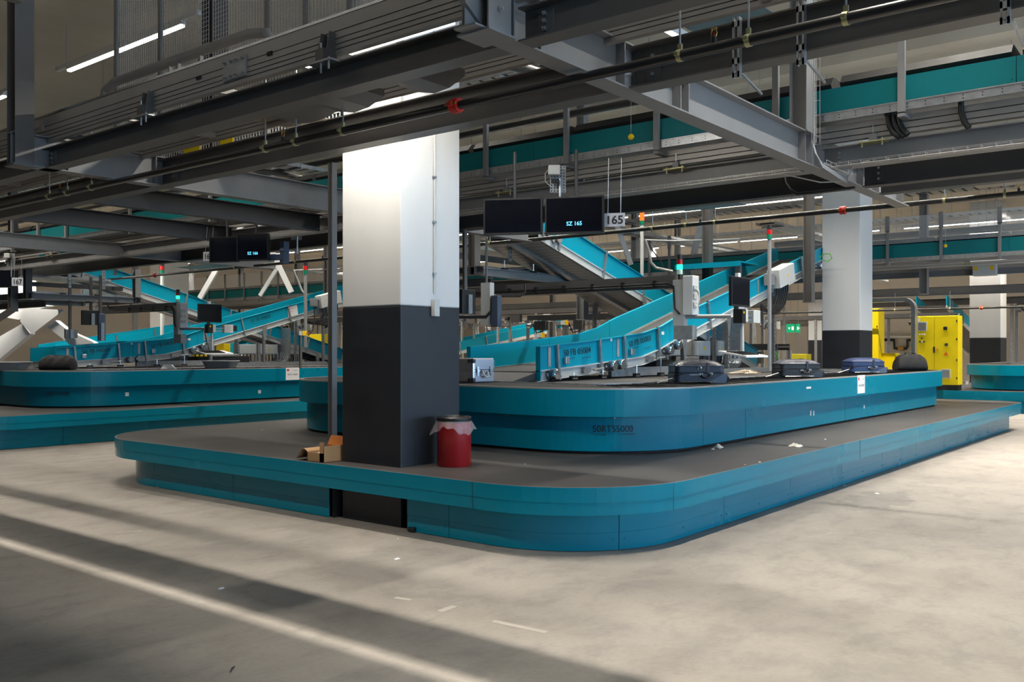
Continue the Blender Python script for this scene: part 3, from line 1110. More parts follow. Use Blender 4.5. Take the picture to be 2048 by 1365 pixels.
# ------------------------------------------------------------------ black sprinkler pipes
def sprinkler_pipe(x, z, y0, y1, r, label, clamps, heads, couplings, rods_top):
    t = thing('sprinkler_pipe', label, 'sprinkler pipe', (x, (y0 + y1) / 2, z), 'black sprinkler pipes')
    MB().tube([(x, y0, z), (x, y1, z)], r, 16).build('pipe', M['pipe'], t)
    for u in clamps:
        y = P(u, 300, x=x).y
        if not y0 < y < y1:
            continue
        c = MB()
        c.lathe((x, y - 0.014, z), [(r + 0.001, 0), (r + 0.005, 0), (r + 0.005, 0.028), (r + 0.001, 0.028)], 18, True, 'y')
        c.box(x - 0.008, x + 0.008, y - 0.012, y + 0.012, z + r, z + r + 0.035)
        c.box(x - r - 0.022, x - r, y - 0.012, y + 0.012, z - 0.01, z + 0.01)
        co = c.build('clamp', M['zinc_yellow'], t)
        MB().tube([(x, y, z + r + 0.03), (x, y, rods_top)], 0.006, 8).build('rod', M['galv'], co)
        MB().tube([(x, y, z + r + 0.25), (x, y, z + r + 0.29)], 0.012, 6).build('nut', M['galv'], co)
    for u in heads:
        y = P(u, 300, x=x).y
        h = MB().lathe((x, y, z), [(0.016, r * 0.5), (0.016, r + 0.03), (0.012, r + 0.032)], 12).build('sprinkler_socket', M['pipe'], t)
        b = MB()
        for sgn in (-1, 1):
            b.tube([(x, y + sgn * 0.010, z + r + 0.03), (x, y + sgn * 0.018, z + r + 0.05), (x, y + sgn * 0.010, z + r + 0.075)], 0.003, 6)
        b.lathe((x, y, z + r + 0.075), [(0.0, 0), (0.02, 0), (0.02, 0.003), (0.0, 0.003)], 14)
        b.build('sprinkler_head', M['brass'], h)
        MB().tube([(x, y, z + r + 0.032), (x, y, z + r + 0.06)], 0.003, 6).build('glass_bulb', M['redpart'], h)
    for u in couplings:
        y = P(u, 300, x=x).y
        c = MB()
        c.lathe((x, y - 0.035, z), [(r, 0), (r + 0.018, 0), (r + 0.022, 0.02), (r + 0.016, 0.035), (r + 0.022, 0.05), (r + 0.018, 0.07), (r, 0.07)], 20, True, 'y')
        c.box(x - r - 0.045, x - r, y - 0.02, y + 0.02, z - 0.012, z + 0.012)
        c.box(x + r, x + r + 0.03, y - 0.02, y + 0.02, z - 0.012, z + 0.012)
        co = c.build('coupling', M['redpart'], t)
        MB().tube([(x - r - 0.03, y - 0.05, z), (x - r - 0.03, y + 0.05, z)], 0.008, 6).build('coupling_bolt', M['brass'], co)
    return t


sprinkler_pipe(4.6, 3.245, -3.0, 17.5, 0.030, 'nearest black sprinkler pipe crossing the whole upper picture, with red coupling', (99, 135, 183, 531, 592, 686, 1360, 1497, 1692), (120, 566, 1428), (912,), 3.9)
sprinkler_pipe(11.5, 3.335, -7.0, 30.0, 0.030, 'second black sprinkler pipe running in front of the second column, with red couplings', (65, 195, 470, 592, 980, 1305, 1372, 1430, 1889, 2010), (1401, 2038, 645), (1686, 310), 3.62)
sprinkler_pipe(27.0, 2.72, -8.0, 14.0, 0.03, 'thin distant black pipe passing behind the yellow cabinet', (1790, 1900), (), (1963,), 3.2)
sprinkler_pipe(15.0, 4.9, 6.0, 30.0, 0.05, 'dark pipe high above the second row of carousels', (300, 700), (), (), CEIL)
# shield sheets over the sprinkler heads
for (pts, z, m, lb) in ((((1310, 20), (1492, -10), (1552, 30), (1392, 68)), None, 'plate_teal', 'blue-grey shield sheet above the sprinkler head at the top right'),
                        (((478, 236), (560, 214), (656, 238), (580, 257)), None, 'plate_beige', 'beige shield sheet above the sprinkler head at the top left')):
    u = sum(p[0] for p in pts) / 4
    c = P(u, 100, x=4.6)
    zz = 3.72 if m == 'plate_teal' else 3.60
    q = [P(a, b, z=zz) for a, b in pts]
    t = MB().prism([(v_.x, v_.y) for v_ in q][::-1], zz, zz + 0.003).build('shield_sheet', M[m])
    tag(t, lb, 'shield sheet', 'sprinkler shield sheets')
for (cx_, cy_, sx_, sy_, m, lb) in ((10.9, P(1401, 400, x=10.9).y, 0.45, 0.45, 'plate_teal', 'shield sheet above the second pipe left of the second column'), (11.5, P(2030, 300, x=11.5).y, 0.4, 0.45, 'plate_beige', 'beige shield sheet above the second pipe at the right edge'),
                                    (5.6, P(160, 300, x=5.6).y, 0.4, 0.9, 'plate_teal', 'dark blue-grey shield sheet left below the hanging post'), (12.2, P(430, 500, x=12.2).y, 0.5, 0.9, 'plate_teal', 'small shield sheet behind the left monitors')):
    zz = 3.56 if cx_ < 7 else 3.50
    t = MB().box(cx_ - sx_, cx_ + sx_, cy_ - sy_, cy_ + sy_, zz, zz + 0.003).build('shield_sheet', M[m])
    tag(t, lb, 'shield sheet', 'sprinkler shield sheets')

# slotted hanger channels in front of the long beam
for u, lb in ((1472, 'left one of two slotted channels on the beam left of the wire tray'), (1601, 'right one of two slotted channels on the beam next to the wire tray'), (2010, 'slotted channel on the beam in the top right corner')):
    y = P(u, 100, x=5.1).y
    t = thing('slotted_channel', lb, 'slotted channel', (5.1, y, 3.25), 'slotted channels')
    mb = MB()
    w = 0.022
    mb.box(5.095, 5.10, y - w, y - w + 0.012, 3.22, 3.58)
    mb.box(5.095, 5.10, y + w - 0.012, y + w, 3.22, 3.58)
    for z in (3.22, 3.30, 3.41, 3.52):
        mb.box(5.095, 5.10, y - w, y + w, z, z + 0.035)
    mb.box(5.10, 5.135, y - w, y - w + 0.003, 3.22, 3.58)
    mb.box(5.10, 5.135, y + w - 0.003, y + w, 3.22, 3.58)
    mb.build('channel', M['galv'], t)
    MB().tube([(5.085, y, 3.25), (5.14, y, 3.25)], 0.010, 8).build('bolt', M['chrome'], t)
    MB().bar((5.12, y - 0.03, 3.24), (5.40, y - 0.03, 3.18), 0.012, 0.012).build('tie_rod', M['galv'], t)


# ------------------------------------------------------------------ near conveyor track (open sorter track) over the left
def track(x0, x1, y0, y1, label):
    t = thing('conveyor_track', label, 'conveyor track', ((x0 + x1) / 2, (y0 + y1) / 2, 3.5), 'overhead sorter tracks')
    for xa, sg, nm in ((x0, 1, 'near_rail'), (x1, -1, 'far_rail')):
        mb = MB()
        # grooved extrusion: bands separated by recessed slots
        zs = [(3.555, 3.585), (3.592, 3.618), (3.625, 3.655), (3.662, 3.705), (3.712, 3.80)]
        for a, b_ in zs:
            mb.box(xa, xa + sg * 0.05, y0, y1, a, b_)
        mb.build(nm, M['alu'], t)
        MB().box(xa + sg * 0.008, xa + sg * 0.045, y0, y1, 3.557, 3.798).build(nm + '_core', M['steel_dark'], t)
        MB().box(xa - sg * 0.004, xa + sg * 0.03, y0, y1, 3.803, 3.822).build('running_strip', M['chrome'], t)
    return t


trk = track(4.02, 5.0, -3.0, 17.0, 'long ribbed aluminium sorter track rising to the right across the upper left')
for k in range(14):
    y = 15.6 - 1.35 * k
    MB().box(4.07, 4.95, y, y + 0.06, 3.57, 3.62).build('cross_member', M['alu'], trk)
for u in (302, 662, 1560):
    y = P(u, 200, x=4.02).y
    br = MB()
    br.prism_y([(3.93, 3.49), (4.03, 3.49), (4.03, 3.70), (3.97, 3.70)], y - 0.045, y - 0.038)
    br.prism_y([(3.93, 3.49), (4.03, 3.49), (4.03, 3.70), (3.97, 3.70)], y + 0.038, y + 0.045)
    br.hexa([(3.92, y - 0.04, 3.49), (4.02, y - 0.04, 3.49), (4.02, y + 0.04, 3.49), (3.92, y + 0.04, 3.49)], [(3.92, y - 0.04, 3.58), (4.02, y - 0.04, 3.58), (4.02, y + 0.04, 3.58), (3.92, y + 0.04, 3.58)])
    b0 = br.build('foot_bracket', M['steel'], trk)
    MB().box(3.90, 4.10, y - 0.13, y + 0.10, 3.482, 3.494).build('foot_plate', M['galv'], b0)
    m_ = MB().tube([(3.935, y, 3.42), (3.935, y, 3.62)], 0.008, 8)
    m_.tube([(3.925, y - 0.09, 3.43), (3.925, y - 0.09, 3.51)], 0.008, 8)
    m_.build('foot_bolts', M['galv'], b0)
# joint plate with bolts
y = P(467, 132, x=4.0).y
b0 = MB().box(4.005, 4.018, y - 0.14, y + 0.14, 3.60, 3.755).build('joint_plate', M['galv_dull'], trk)
bolts(MB(), [(4.005, y + a, 3.675 + b_) for a in (-0.11, -0.035, 0.035, 0.11) for b_ in (-0.055, 0.055)], (-1, 0, 0), 0.010).build('bolts', M['galv'], b0)
for u, v in ((398, 156), (540, 107)):
    p = P(u, v, x=4.018)
    MB().box(4.010, 4.0195, p.y - 0.028, p.y + 0.028, p.z - 0.013, p.z + 0.013).build('slot_mark', M['black_deck'], trk)
p = P(68, 262, x=4.015)
o = MB().box(4.008, 4.019, p.y - 0.20, p.y + 0.17, p.z - 0.03, p.z + 0.03).build('label_strip', M['alu'], trk)
text_on('TAV110 DRAV2DO', (4.008, p.y + 0.16, p.z - 0.012), (0, -1, 0), (0, 0, 1), 0.026, M['ink'], o)
# curved chain guards hanging below the track
for u0, u1, v, lb in ((505, 640, 217, 'left'), (600, 718, 205, 'mid'), (760, 880, 165, 'right')):
    ya, yb = P(u0, v, x=4.5).y, P(u1, v, x=4.5).y
    g = MB()
    for k in range(4):
        f0, f1 = k / 4, (k + 1) / 4
        z0, z1 = 3.52 - 0.10 * math.sin(PI * f0 * 0.9), 3.52 - 0.10 * math.sin(PI * f1 * 0.9)
        g.hexa([(4.25, ya + (yb - ya) * f0, z0), (4.75, ya + (yb - ya) * f0, z0), (4.75, ya + (yb - ya) * f1, z1), (4.25, ya + (yb - ya) * f1, z1)],
               [(4.25, ya + (yb - ya) * f0, z0 + 0.05), (4.75, ya + (yb - ya) * f0, z0 + 0.05), (4.75, ya + (yb - ya) * f1, z1 + 0.05), (4.25, ya + (yb - ya) * f1, z1 + 0.05)])
    g.build('chain_guard', M['steel'], trk)

# hand rail on the near side of the track
t = thing('hand_rail', 'rounded grey rail above the ribbed track in the upper left', 'rail', (4.5, 8, 3.8))
ya, yb = P(205, 178, x=4.5).y, P(545, 75, x=4.5).y
pts = [(4.5, ya, 3.98), (4.5, ya - 0.06, 4.12), (4.5, ya - 0.25, 4.17), (4.5, yb + 0.30, 4.17), (4.5, yb + 0.08, 4.13), (4.5, yb, 4.02), (4.5, yb, 3.80)]
MB().tube(pts, 0.042, 14).build('tube', M['steel_light'], t)
for y in (ya - 1.2, (ya + yb) / 2, yb + 1.0):
    MB().bar((4.5, y, 3.82), (4.5, y, 4.14), 0.03, 0.03).build('bracket', M['steel_light'], t)

# unseen walkway added over the aisle, shaped to throw the floor shadow bands
t = thing('walkway', 'unseen steel walkway added over the aisle to throw the floor shadow bands', 'walkway', (1.7, 2.0, 3.5))
MB().box(1.955, 2.15, -9.0, 14.0, 3.50, 3.53).build('shade_strip', M['steel'], t)
MB().box(-0.3, 1.90, -9.0, 14.0, 3.50, 3.53).build('shade_plate', M['steel'], t)
MB().box(-3.4, -0.35, -9.0, 14.0, 3.50, 3.53).build('shade_plate', M['steel'], t)
MB().box(2.36, 2.47, 7.3, 14.0, 3.50, 3.53).build('outer_shade_strip', M['steel'], t)
for y in (-8.9, -2.0, 5.0, 12.0):
    MB().box(0.2, 2.15 if y < 6 else 2.47, y, y + 0.06, 3.42, 3.50).build('cross_bar', M['steel'], t)
for y in (-8.9, -2.0, 5.0, 12.0):
    MB().tube([(0.6, y + 0.03, 3.5), (0.6, y + 0.03, CEIL)], 0.012, 8).build('hanger_rod', M['galv'], t)


# ------------------------------------------------------------------ mesh fence behind the track
fx = 5.75
ups = [233, 321, 422, 535, 612, 700, 800]
ys = [P(u, 100, x=fx).y for u in ups]
t = thing('mesh_fence', 'wire mesh safety fence with grey posts above the ribbed track', 'mesh fence', (fx, ys[3], 3.85))
for k, (u, y) in enumerate(zip(ups, ys)):
    w = 0.055 if u != 422 else 0.17
    if u != 422:
        MB().box(fx - 0.02, fx + 0.02, y - w / 2, y + w / 2, 3.6, 6.3).build('fence_post', M['steel_light'], t)
for k in range(len(ys) - 1):
    a, b_ = ys[k + 1] + 0.04, ys[k] - 0.04
    mb = MB()
    n_ = int((b_ - a) / 0.048)
    for i in range(n_ + 1):
        y = a + (b_ - a) * i / n_
        mb.box(fx - 0.0025, fx + 0.0025, y - 0.0022, y + 0.0022, 3.7, 6.2)
    for i in range(int(2.5 / 0.048)):
        z = 3.7 + i * 0.048
        mb.box(fx - 0.0025, fx + 0.0025, a, b_, z - 0.002, z + 0.002)
    mb.build('mesh_panel', M['mesh'], t)
p = P(422, 100, x=5.9)
post(5.95, p.y, 3.6, CEIL, 'thick dark H post between the mesh panels in the upper left', 0.20, 'steel')


# ------------------------------------------------------------------ teal sorter lines
def sorter(x, y0, y1, label, brackets, zt=4.02, zb=3.80, guard=False, beam_top=3.50, feet=()):
    t = thing('teal_sorter', label, 'sorter conveyor', (x + 0.5, (y0 + y1) / 2, beam_top), 'teal overhead sorters')
    n = max(1, int((y1 - y0) / 2.4))
    st = (y1 - y0) / n
    for k in range(n):
        a, b_ = y0 + k * st + 0.003, y0 + (k + 1) * st - 0.003
        mb = MB().box(x, x + 0.02, a, b_, zb, zt)
        for yy in (a + 0.03, b_ - 0.03):
            for z in (zb + 0.04, zt - 0.03):
                mb.tube([(x, yy, z), (x - 0.004, yy, z)], 0.007, 6)
        mb.build('side_panel', M['teal_dull'], t)
    mb = MB().box(x - 0.012, x + 0.01, y0, y1, zb - 0.085, zb - 0.012)
    mb.box(x - 0.018, x + 0.01, y0, y1, zb - 0.014, zb - 0.002)
    r = mb.build('perforated_rail', M['galv'], t)
    mb = MB()
    yy = y0 + 0.1
    while yy < y1:
        for z in (zb - 0.035, zb - 0.062):
            mb.box(x - 0.0135, x - 0.011, yy - 0.005, yy + 0.005, z - 0.004, z + 0.004)
        yy += 0.15
    mb.build('rail_holes', M['black_deck'], r)
    mb = MB()
    for za, zc in ((zb - 0.26, zb - 0.225), (zb - 0.215, zb - 0.165), (zb - 0.155, zb - 0.10)):
        mb.box(x + 0.10, x + 0.16, y0, y1, za, zc)
    mb.build('track_rail', M['alu'], t)
    MB().box(x + 1.0, x + 1.06, y0, y1, zb - 0.26, zb - 0.10).build('far_track_rail', M['alu'], t)
    MB().box(x + 0.02, x + 1.0, y0, y1, zb - 0.06, zb - 0.04).build('underside_pan', M['galv_dull'], t)
    MB().box(x + 1.02, x + 1.04, y0, y1, zb, zt).build('far_panel', M['teal_dull'], t)
    # black tilting trays
    L = 1.5
    k = 0
    yy = y0
    while yy < y1 - L:
        mb = MB()
        prof = [(x + 0.10, zt - 0.05), (x + 0.03, zt + 0.05), (x + 0.10, zt + 0.13), (x + 0.14, zt + 0.135), (x + 0.95, zt + 0.10), (x + 0.95, zt - 0.05)]
        ya, yb = yy + 0.04, yy + L - 0.04
        mb.add([(a, ya, c) for a, c in prof] + [(a, yb, c) for a, c in prof],
               [tuple(range(6)), tuple(range(6, 12))[::-1]] + [((i + 1) % 6, i, i + 6, (i + 1) % 6 + 6) for i in range(6)])
        mb.build('tray', M['rubber'], t)
        yy += L
    for u in brackets:
        y = P(u, 300, x=x).y
        if y0 < y < y1:
            mb = MB()
            mb.box(x - 0.06, x - 0.02, y - 0.03, y + 0.03, zb - 0.12, zt + 0.32)
            mb.box(x - 0.06, x + 0.10, y - 0.03, y + 0.03, zb - 0.15, zb - 0.11)
            mb.build('guard_bracket', M['steel_light'], t)
    for u in feet:
        y = P(u, 300, x=x + 0.15).y
        mb = MB()
        mb.box(x + 0.08, x + 0.20, y - 0.035, y + 0.035, beam_top, beam_top + 0.07)
        f = mb.build('foot', M['steel_light'], t)
        mb = MB().box(x + 0.04, x + 0.25, y - 0.12, y + 0.12, beam_top - 0.012, beam_top)
        mb.tube([(x + 0.06, y - 0.09, beam_top - 0.05), (x + 0.06, y - 0.09, beam_top + 0.02)], 0.008, 6)
        mb.tube([(x + 0.06, y + 0.09, beam_top - 0.05), (x + 0.06, y + 0.09, beam_top + 0.02)], 0.008, 6)
        mb.build('clamp_plate', M['zinc_yellow'], f)
        mb = MB().tube([(x + 0.1, y, beam_top + 0.06), (x + 0.1, y, beam_top + 0.16)], 0.008, 6)
        mb.build('spindle', M['chrome'], f)
    if guard:
        g = MB()
        us = sorted(brackets)
        MB().box(x - 0.045, x - 0.035, y0, y1, zt + 0.02, zt + 0.62).build('clear_guard', M['glass'], t)
        for u in us:
            y = P(u, 300, x=x).y
            if y0 < y < y1:
                MB().box(x - 0.06, x - 0.02, y - 0.045, y + 0.045, zt + 0.30, zt + 0.66).build('guard_post', M['steel_light'], t)
    return t


sorter(8.5, -6.0, 24.0, 'near teal sorter line with black trays crossing behind the large beam', (28, 80, 136, 264, 425, 976, 1137, 1317, 1555, 1806), feet=(108, 1018, 1357, 1750))
sorter(21.9, -8.0, 40.0, 'far teal sorter line with clear guards, behind both belt conveyors', (417, 452, 490, 525, 558, 1300, 1340, 1776, 1883, 2000), guard=True, zt=4.0, zb=3.70, feet=(1936, 520))
sorter(30.2, -8.0, 2.0, 'distant teal sorter piece low behind the second column', (1780,), zt=2.95, zb=2.8, beam_top=2.5)


# ------------------------------------------------------------------ wire trays
def wire_tray(pts, label, w=0.07, h=0.035, step=0.09, r=0.0025, side=(1, 0, 0)):
    """basket of longitudinal wires and U shaped cross wires following a straight run"""
    a, b_ = Vector(pts[0]), Vector(pts[1])
    d = (b_ - a).normalized()
    side = Vector(side)
    up = side.cross(d).normalized()
    if up.z < 0 and abs(up.z) > 0.3:
        up = -up
    t = thing('wire_tray', label, 'wire cable tray', tuple((a + b_) / 2), 'wire cable trays')
    mb = MB()
    for o in (side * 0, side * w * 0.5, side * w, up * h, side * w + up * h):
        mb.tube([a + o, b_ + o], r, 5, smooth=False)
    L = (b_ - a).length
    n = int(L / step)
    for k in range(n + 1):
        q = a + d * (L * k / max(1, n))
        mb.tube([q + up * h, q, q + side * w, q + side * w + up * h], r, 4, smooth=False)
    mb.build('wires', M['wire'], t)
    MB().tube([a + side * w * 0.4 + up * 0.006, b_ + side * w * 0.4 + up * 0.006], 0.006, 6).build('cable', M['cable_grey'], t)
    return t


tv = wire_tray([(8.05, 3.04, 3.44), (8.05, 3.04, 6.2)], 'vertical wire cable tray hanging down in front of the light post', 0.09, 0.04, 0.13, side=(1, 0, 0))
wire_tray([(8.3, 3.0, 3.29), (9.0, 3.0, 3.29)], 'short piece of wire tray under the large beam', 0.06, 0.035, 0.1, side=(0, 1, 0))
wire_tray([(8.53, -6.0, 3.30), (8.53, 3.1, 3.30)], 'wire tray along the light beam on the right', 0.06, 0.035, 0.11)
wire_tray([(8.53, 3.35, 3.30), (8.53, 24.0, 3.30)], 'wire tray along the light beam behind the double monitors', 0.06, 0.035, 0.13)
t = thing('cable_loop', 'loose grey cables looping from the vertical wire tray under the large beam', 'cable', (8.3, 3.0, 3.2))
for k in range(3):
    o = 0.012 * k
    MB().tube([(8.08 + o, 3.05, 3.46), (8.10 + o, 3.03, 3.36), (8.2, 3.0, 3.27 - o), (8.6, 2.98, 3.22 - o), (8.85, 3.0, 3.22 - o), (8.75, 2.95, 3.24), (8.58, 2.85, 3.30), (8.56, 2.7, 3.32)], 0.006, 6).build('cable', M['cable_grey'], t)
MB().tube([(8.85, 3.0, 3.21), (8.7, 3.2, 3.2), (8.56, 3.5, 3.29), (8.56, 3.9, 3.32)], 0.006, 6).build('cable', M['cable_grey'], t)
t = thing('hose', 'black hose hanging in a bow on the dark beam above the second column', 'hose', (9.7, 4.0, 3.4))
hp = [P(u, v, x=9.70) for u, v in ((1567, 350), (1570, 366), (1580, 380), (1594, 388), (1640, 383), (1690, 376), (1710, 374))]
MB().tube(hp, 0.018, 8).build('hose_line', M['black'], t)
t = thing('yellow_ball', 'small yellow ball on a thin wire in front of the near teal sorter', 'ball', tuple(P(1262, 274, x=8.2)), 'yellow hanging balls')
p = P(1262, 274, x=8.2)
MB().lathe(p, [(0.0001, -0.033), (0.02, -0.026), (0.031, -0.01), (0.033, 0), (0.031, 0.01), (0.02, 0.026), (0.0001, 0.033)], 18).build('ball', M['yellow_dot'], t)
MB().tube([p + Vector((0, 0, 0.03)), p + Vector((0, 0, 2.2))], 0.0018, 5).build('wire', M['galv'], t)
p = P(1891, 492, x=21.6)
t = thing('yellow_ball', 'tiny yellow ball in front of the far teal sorter on the right', 'ball', tuple(p), 'yellow hanging balls')
MB().lathe(p, [(0.0001, -0.04), (0.028, -0.028), (0.04, 0), (0.028, 0.028), (0.0001, 0.04)], 14).build('ball', M['yellow_dot'], t)
MB().tube([p, (p.x, p.y, CEIL - 0.001)], 0.003, 5).build('wire', M['galv'], t)
for k, (pts, lb) in enumerate(((((1776, 232), (1778, 250), (1786, 266), (1800, 276)), 'left one of the black hoses under the near teal sorter on the right'), (((1787, 230), (1789, 248), (1797, 264), (1808, 274)), 'middle one of the black hoses under the near teal sorter on the right'), (((1797, 228), (1799, 246), (1806, 260), (1816, 270)), 'right one of the three bundled black hoses under the near teal sorter'), (((1922, 203), (1922, 222), (1928, 243), (1938, 256)), 'single black hose under the near teal sorter at the right edge'))):
    q = [P(u, v, x=8.58) for u, v in pts]
    t = thing('hose', lb, 'hose', tuple(q[0]), 'black hoses under the sorter')
    MB().tube(q, 0.024, 10).build('hose_line', M['black'], t)
    MB().tube([q[0], q[0] + Vector((0, 0, 0.05))], 0.034, 10).build('gland', M['steel_dark'], t)
# black ceiling drain pipes seen through the gap at the top centre
t = thing('drain_pipe', 'thick black drain pipe with socket joint seen above the red coupling', 'drain pipe', (8.5, 6.0, 4.2))
a, b_ = P(1035, 132, x=8.0), P(1140, 165, x=9.4)
MB().tube([a + (a - b_) * 0.6, b_ + (b_ - a) * 0.4], 0.075, 16).build('pipe', M['pipe'], t)
MB().tube([a + (b_ - a) * 0.42, a + (b_ - a) * 0.62], 0.095, 16).build('socket', M['pipe'], t)
MB().tube([(a.x, a.y, a.z + 0.07), (a.x, a.y, CEIL)], 0.006, 6).build('hanger', M['galv'], t)

# ================================================================== belt conveyors
TOPL = [(9.28, 1.64), (10.4, 1.72), (11.86, 1.85), (12.41, 1.96), (12.9, 2.12), (19.6, 3.86)]
RAILT = [(9.28, 1.33), (10.4, 1.395), (11.86, 1.50), (12.41, 1.62), (12.9, 1.765), (19.6, 3.60)]
RAILB = [(9.28, 1.20), (10.4, 1.27), (11.86, 1.38), (12.41, 1.48), (12.9, 1.635), (19.6, 3.47)]


def pl(line, x):
    for (a, za), (b, zb) in zip(line[:-1], line[1:]):
        if a <= x <= b:
            return za + (zb - za) * (x - a) / (b - a)
    return line[-1][1] if x > line[-1][0] else line[0][1]


def seg(line, x0, x1):
    return [(x0, pl(line, x0))] + [p for p in line if x0 < p[0] < x1] + [(x1, pl(line, x1))]


def shear_box(mb, x0, x1, y0, y1, zb, zt):
    """box whose bottom and top follow the slope: zb, zt are functions of x"""
    return mb.prism_y([(x0, zb(x0)), (x1, zb(x1)), (x1, zt(x1)), (x0, zt(x0))], y0, y1)


def belt_unit(y, x0, x1, number, label, dz=0.0, motors=(), struts=(), lean=0.0, w=1.12, number_x=None, slots=(), first=False):
    """one straight belt conveyor with teal side guards; y is the plane of the near guard"""
    t = thing('belt_conveyor', label, 'belt conveyor', ((x0 + x1) / 2, y + w / 2, pl(RAILB, (x0 + x1) / 2)), 'teal belt conveyors feeding the carousels')
    T = lambda x: pl(TOPL, x)
    RTp = lambda x: pl(RAILT, x)
    RB = lambda x: pl(RAILB, x)
    a, b = x0 + 0.004, x1 - 0.004
    for yy, nm, s in ((y, 'near_side_guard', -1), (y + w, 'far_side_guard', 1)):
        up, dn = seg(TOPL, a, b), seg(RAILT, a, b)
        if first:
            dn = [(a, RB(a) + 0.005), (a + 0.09, RB(a) + 0.01), (a + 0.12, RTp(a + 0.1))] + dn[1:]
        g = MB().prism_y(dn + up[::-1], min(yy, yy - s * 0.012), max(yy, yy - s * 0.012))
        # folded top flange
        for (xa, za), (xb, zb_) in zip(up[:-1], up[1:]):
            g.prism_y([(xa, za - 0.012), (xb, zb_ - 0.012), (xb, zb_), (xa, za)], min(yy, yy + s * 0.035), max(yy, yy + s * 0.035))
        if first:
            g.prism_y([(a, RB(a) + 0.005), (a + 0.012, RB(a) + 0.005), (a + 0.012, T(a)), (a, T(a))], min(yy, yy + s * 0.06), max(yy, yy + s * 0.06))
        g.build(nm, M['teal_panel'], t)
        rl = MB()
        tt, bb = seg(RAILT, a, b), seg(RAILB, a, b)
        for (p0, p1, q0, q1) in zip(tt[:-1], tt[1:], bb[:-1], bb[1:]):
            rl.prism_y([q0, q1, p1, p0], min(yy - s * 0.02, yy - s * 0.026), max(yy - s * 0.02, yy - s * 0.026))
            for e0, e1 in ((p0, p1), (q0, q1)):
                rl.prism_y([(e0[0], e0[1] - 0.009), (e1[0], e1[1] - 0.009), (e1[0], e1[1] + 0.003), (e0[0], e0[1] + 0.003)], min(yy - s * 0.026, yy + s * 0.03), max(yy - s * 0.026, yy + s * 0.03))
        rl.build('frame_rail' if s < 0 else 'far_frame_rail', M['offwhite'], t)
    # belt
    bt = seg(RAILT, a, b)
    mb = MB()
    for p, q in zip(bt[:-1], bt[1:]):
        mb.prism_y([(p[0], p[1] - 0.06), (q[0], q[1] - 0.06), (q[0], q[1] - 0.01), (p[0], p[1] - 0.01)], y + 0.06, y + w - 0.06)
    mb.build('belt', M['belt'], t)
    # perforated bottom pan
    mb = MB()
    for p, q in zip(seg(RAILB, a, b)[:-1], seg(RAILB, a, b)[1:]):
        mb.prism_y([(p[0], p[1] - 0.004), (q[0], q[1] - 0.004), q, p], y + 0.03, y + w - 0.03)
    mb.build('bottom_pan', M['galv_dull'], t)
    # upright guard brackets
    n = lean
    for x in struts:
        mb = MB()
        dx = -0.05 if x < 12.5 else -0.12
        mb.hexa([(x, y - 0.045, RB(x) - 0.02), (x + 0.04, y - 0.045, RB(x) - 0.02), (x + 0.04, y - 0.002, RB(x) - 0.02), (x, y - 0.002, RB(x) - 0.02)],
                [(x + dx, y - 0.045, T(x) + 0.0), (x + dx + 0.04, y - 0.045, T(x) + 0.0), (x + dx + 0.04, y - 0.002, T(x)), (x + dx, y - 0.002, T(x))])
        o = mb.build('guard_bracket', M['galv'], t)
        bolts(MB(), [(x + 0.02, y - 0.045, RB(x) + 0.03), (x + dx + 0.03, y - 0.045, T(x) - 0.05)], (0, -1, 0), 0.008).build('bolts', M['chrome'], o)
    for x in slots:
        zc = (T(x) + RTp(x)) / 2
        MB().box(x - 0.028, x + 0.028, y - 0.010, y - 0.001, zc - 0.12, zc + 0.13).build('sensor_slot', M['galv_dull'], t)
    for x in motors:
        z = RB(x) + 0.065
        mb = MB().lathe((x, y - 0.14, z), [(0.0, 0.0), (0.058, 0.0), (0.066, 0.008), (0.066, 0.10), (0.05, 0.115), (0.05, 0.14)], 22, True, 'y')
        o = mb.build('drum_motor_cap', M['chrome'], t)
        MB().lathe((x, y - 0.10, z), [(0.068, 0.0), (0.07, 0.006), (0.07, 0.05), (0.068, 0.055)], 22, True, 'y').build('motor_collar', M['blue_grey'], o)
        mb = MB().box(x - 0.09, x + 0.10, y - 0.03, y - 0.008, z - 0.075, z - 0.062)
        mb.box(x + 0.07, x + 0.19, y - 0.05, y - 0.02, z - 0.05, z + 0.045)
        mb.box(x + 0.10, x + 0.13, y - 0.07, y - 0.05, z - 0.02, z + 0.02)
        mb.build('bearing_block', M['galv'], t)
    if number:
        xn = number_x if number_x else (x0 + 0.42)
        sl = (T(x1 - 0.1) - T(x0 + 0.1)) / (x1 - x0 - 0.2)
        if xn > 12.6:
            sl = 0.262
        z = (T(xn) * 0.5 + RTp(xn) * 0.5) - 0.01
        text_on(number, (xn, y - 0.003, z), (1, 0, sl), (-sl, 0, 1), 0.085, M['ink'], t, width=0.64)
        text_on('montenide', (xn + 0.02, y - 0.003, z - 0.045), (1, 0, sl), (-sl, 0, 1), 0.022, M['ink'], t, width=0.24)
        text_on('LEONARDO', (xn + 0.42, y - 0.003, z - 0.035), (1, 0, sl), (-sl, 0, 1), 0.020, M['ink_soft'], t, width=0.22)
    return t


def foot(t, x, y, ztop, zbot=ZC):
    mb = MB().tube([(x, y, zbot + 0.05), (x, y, ztop)], 0.009, 8)
    o = mb.build('foot_spindle', M['chrome'], t)
    MB().box(x - 0.06, x + 0.06, y - 0.03, y + 0.03, zbot + 0.004, zbot + 0.045).build('foot_pad', M['black'], o)
    MB().box(x - 0.08, x + 0.03, y - 0.045, y - 0.03, zbot + 0.002, zbot + 0.012).build('foot_shim', M['galv'], o)


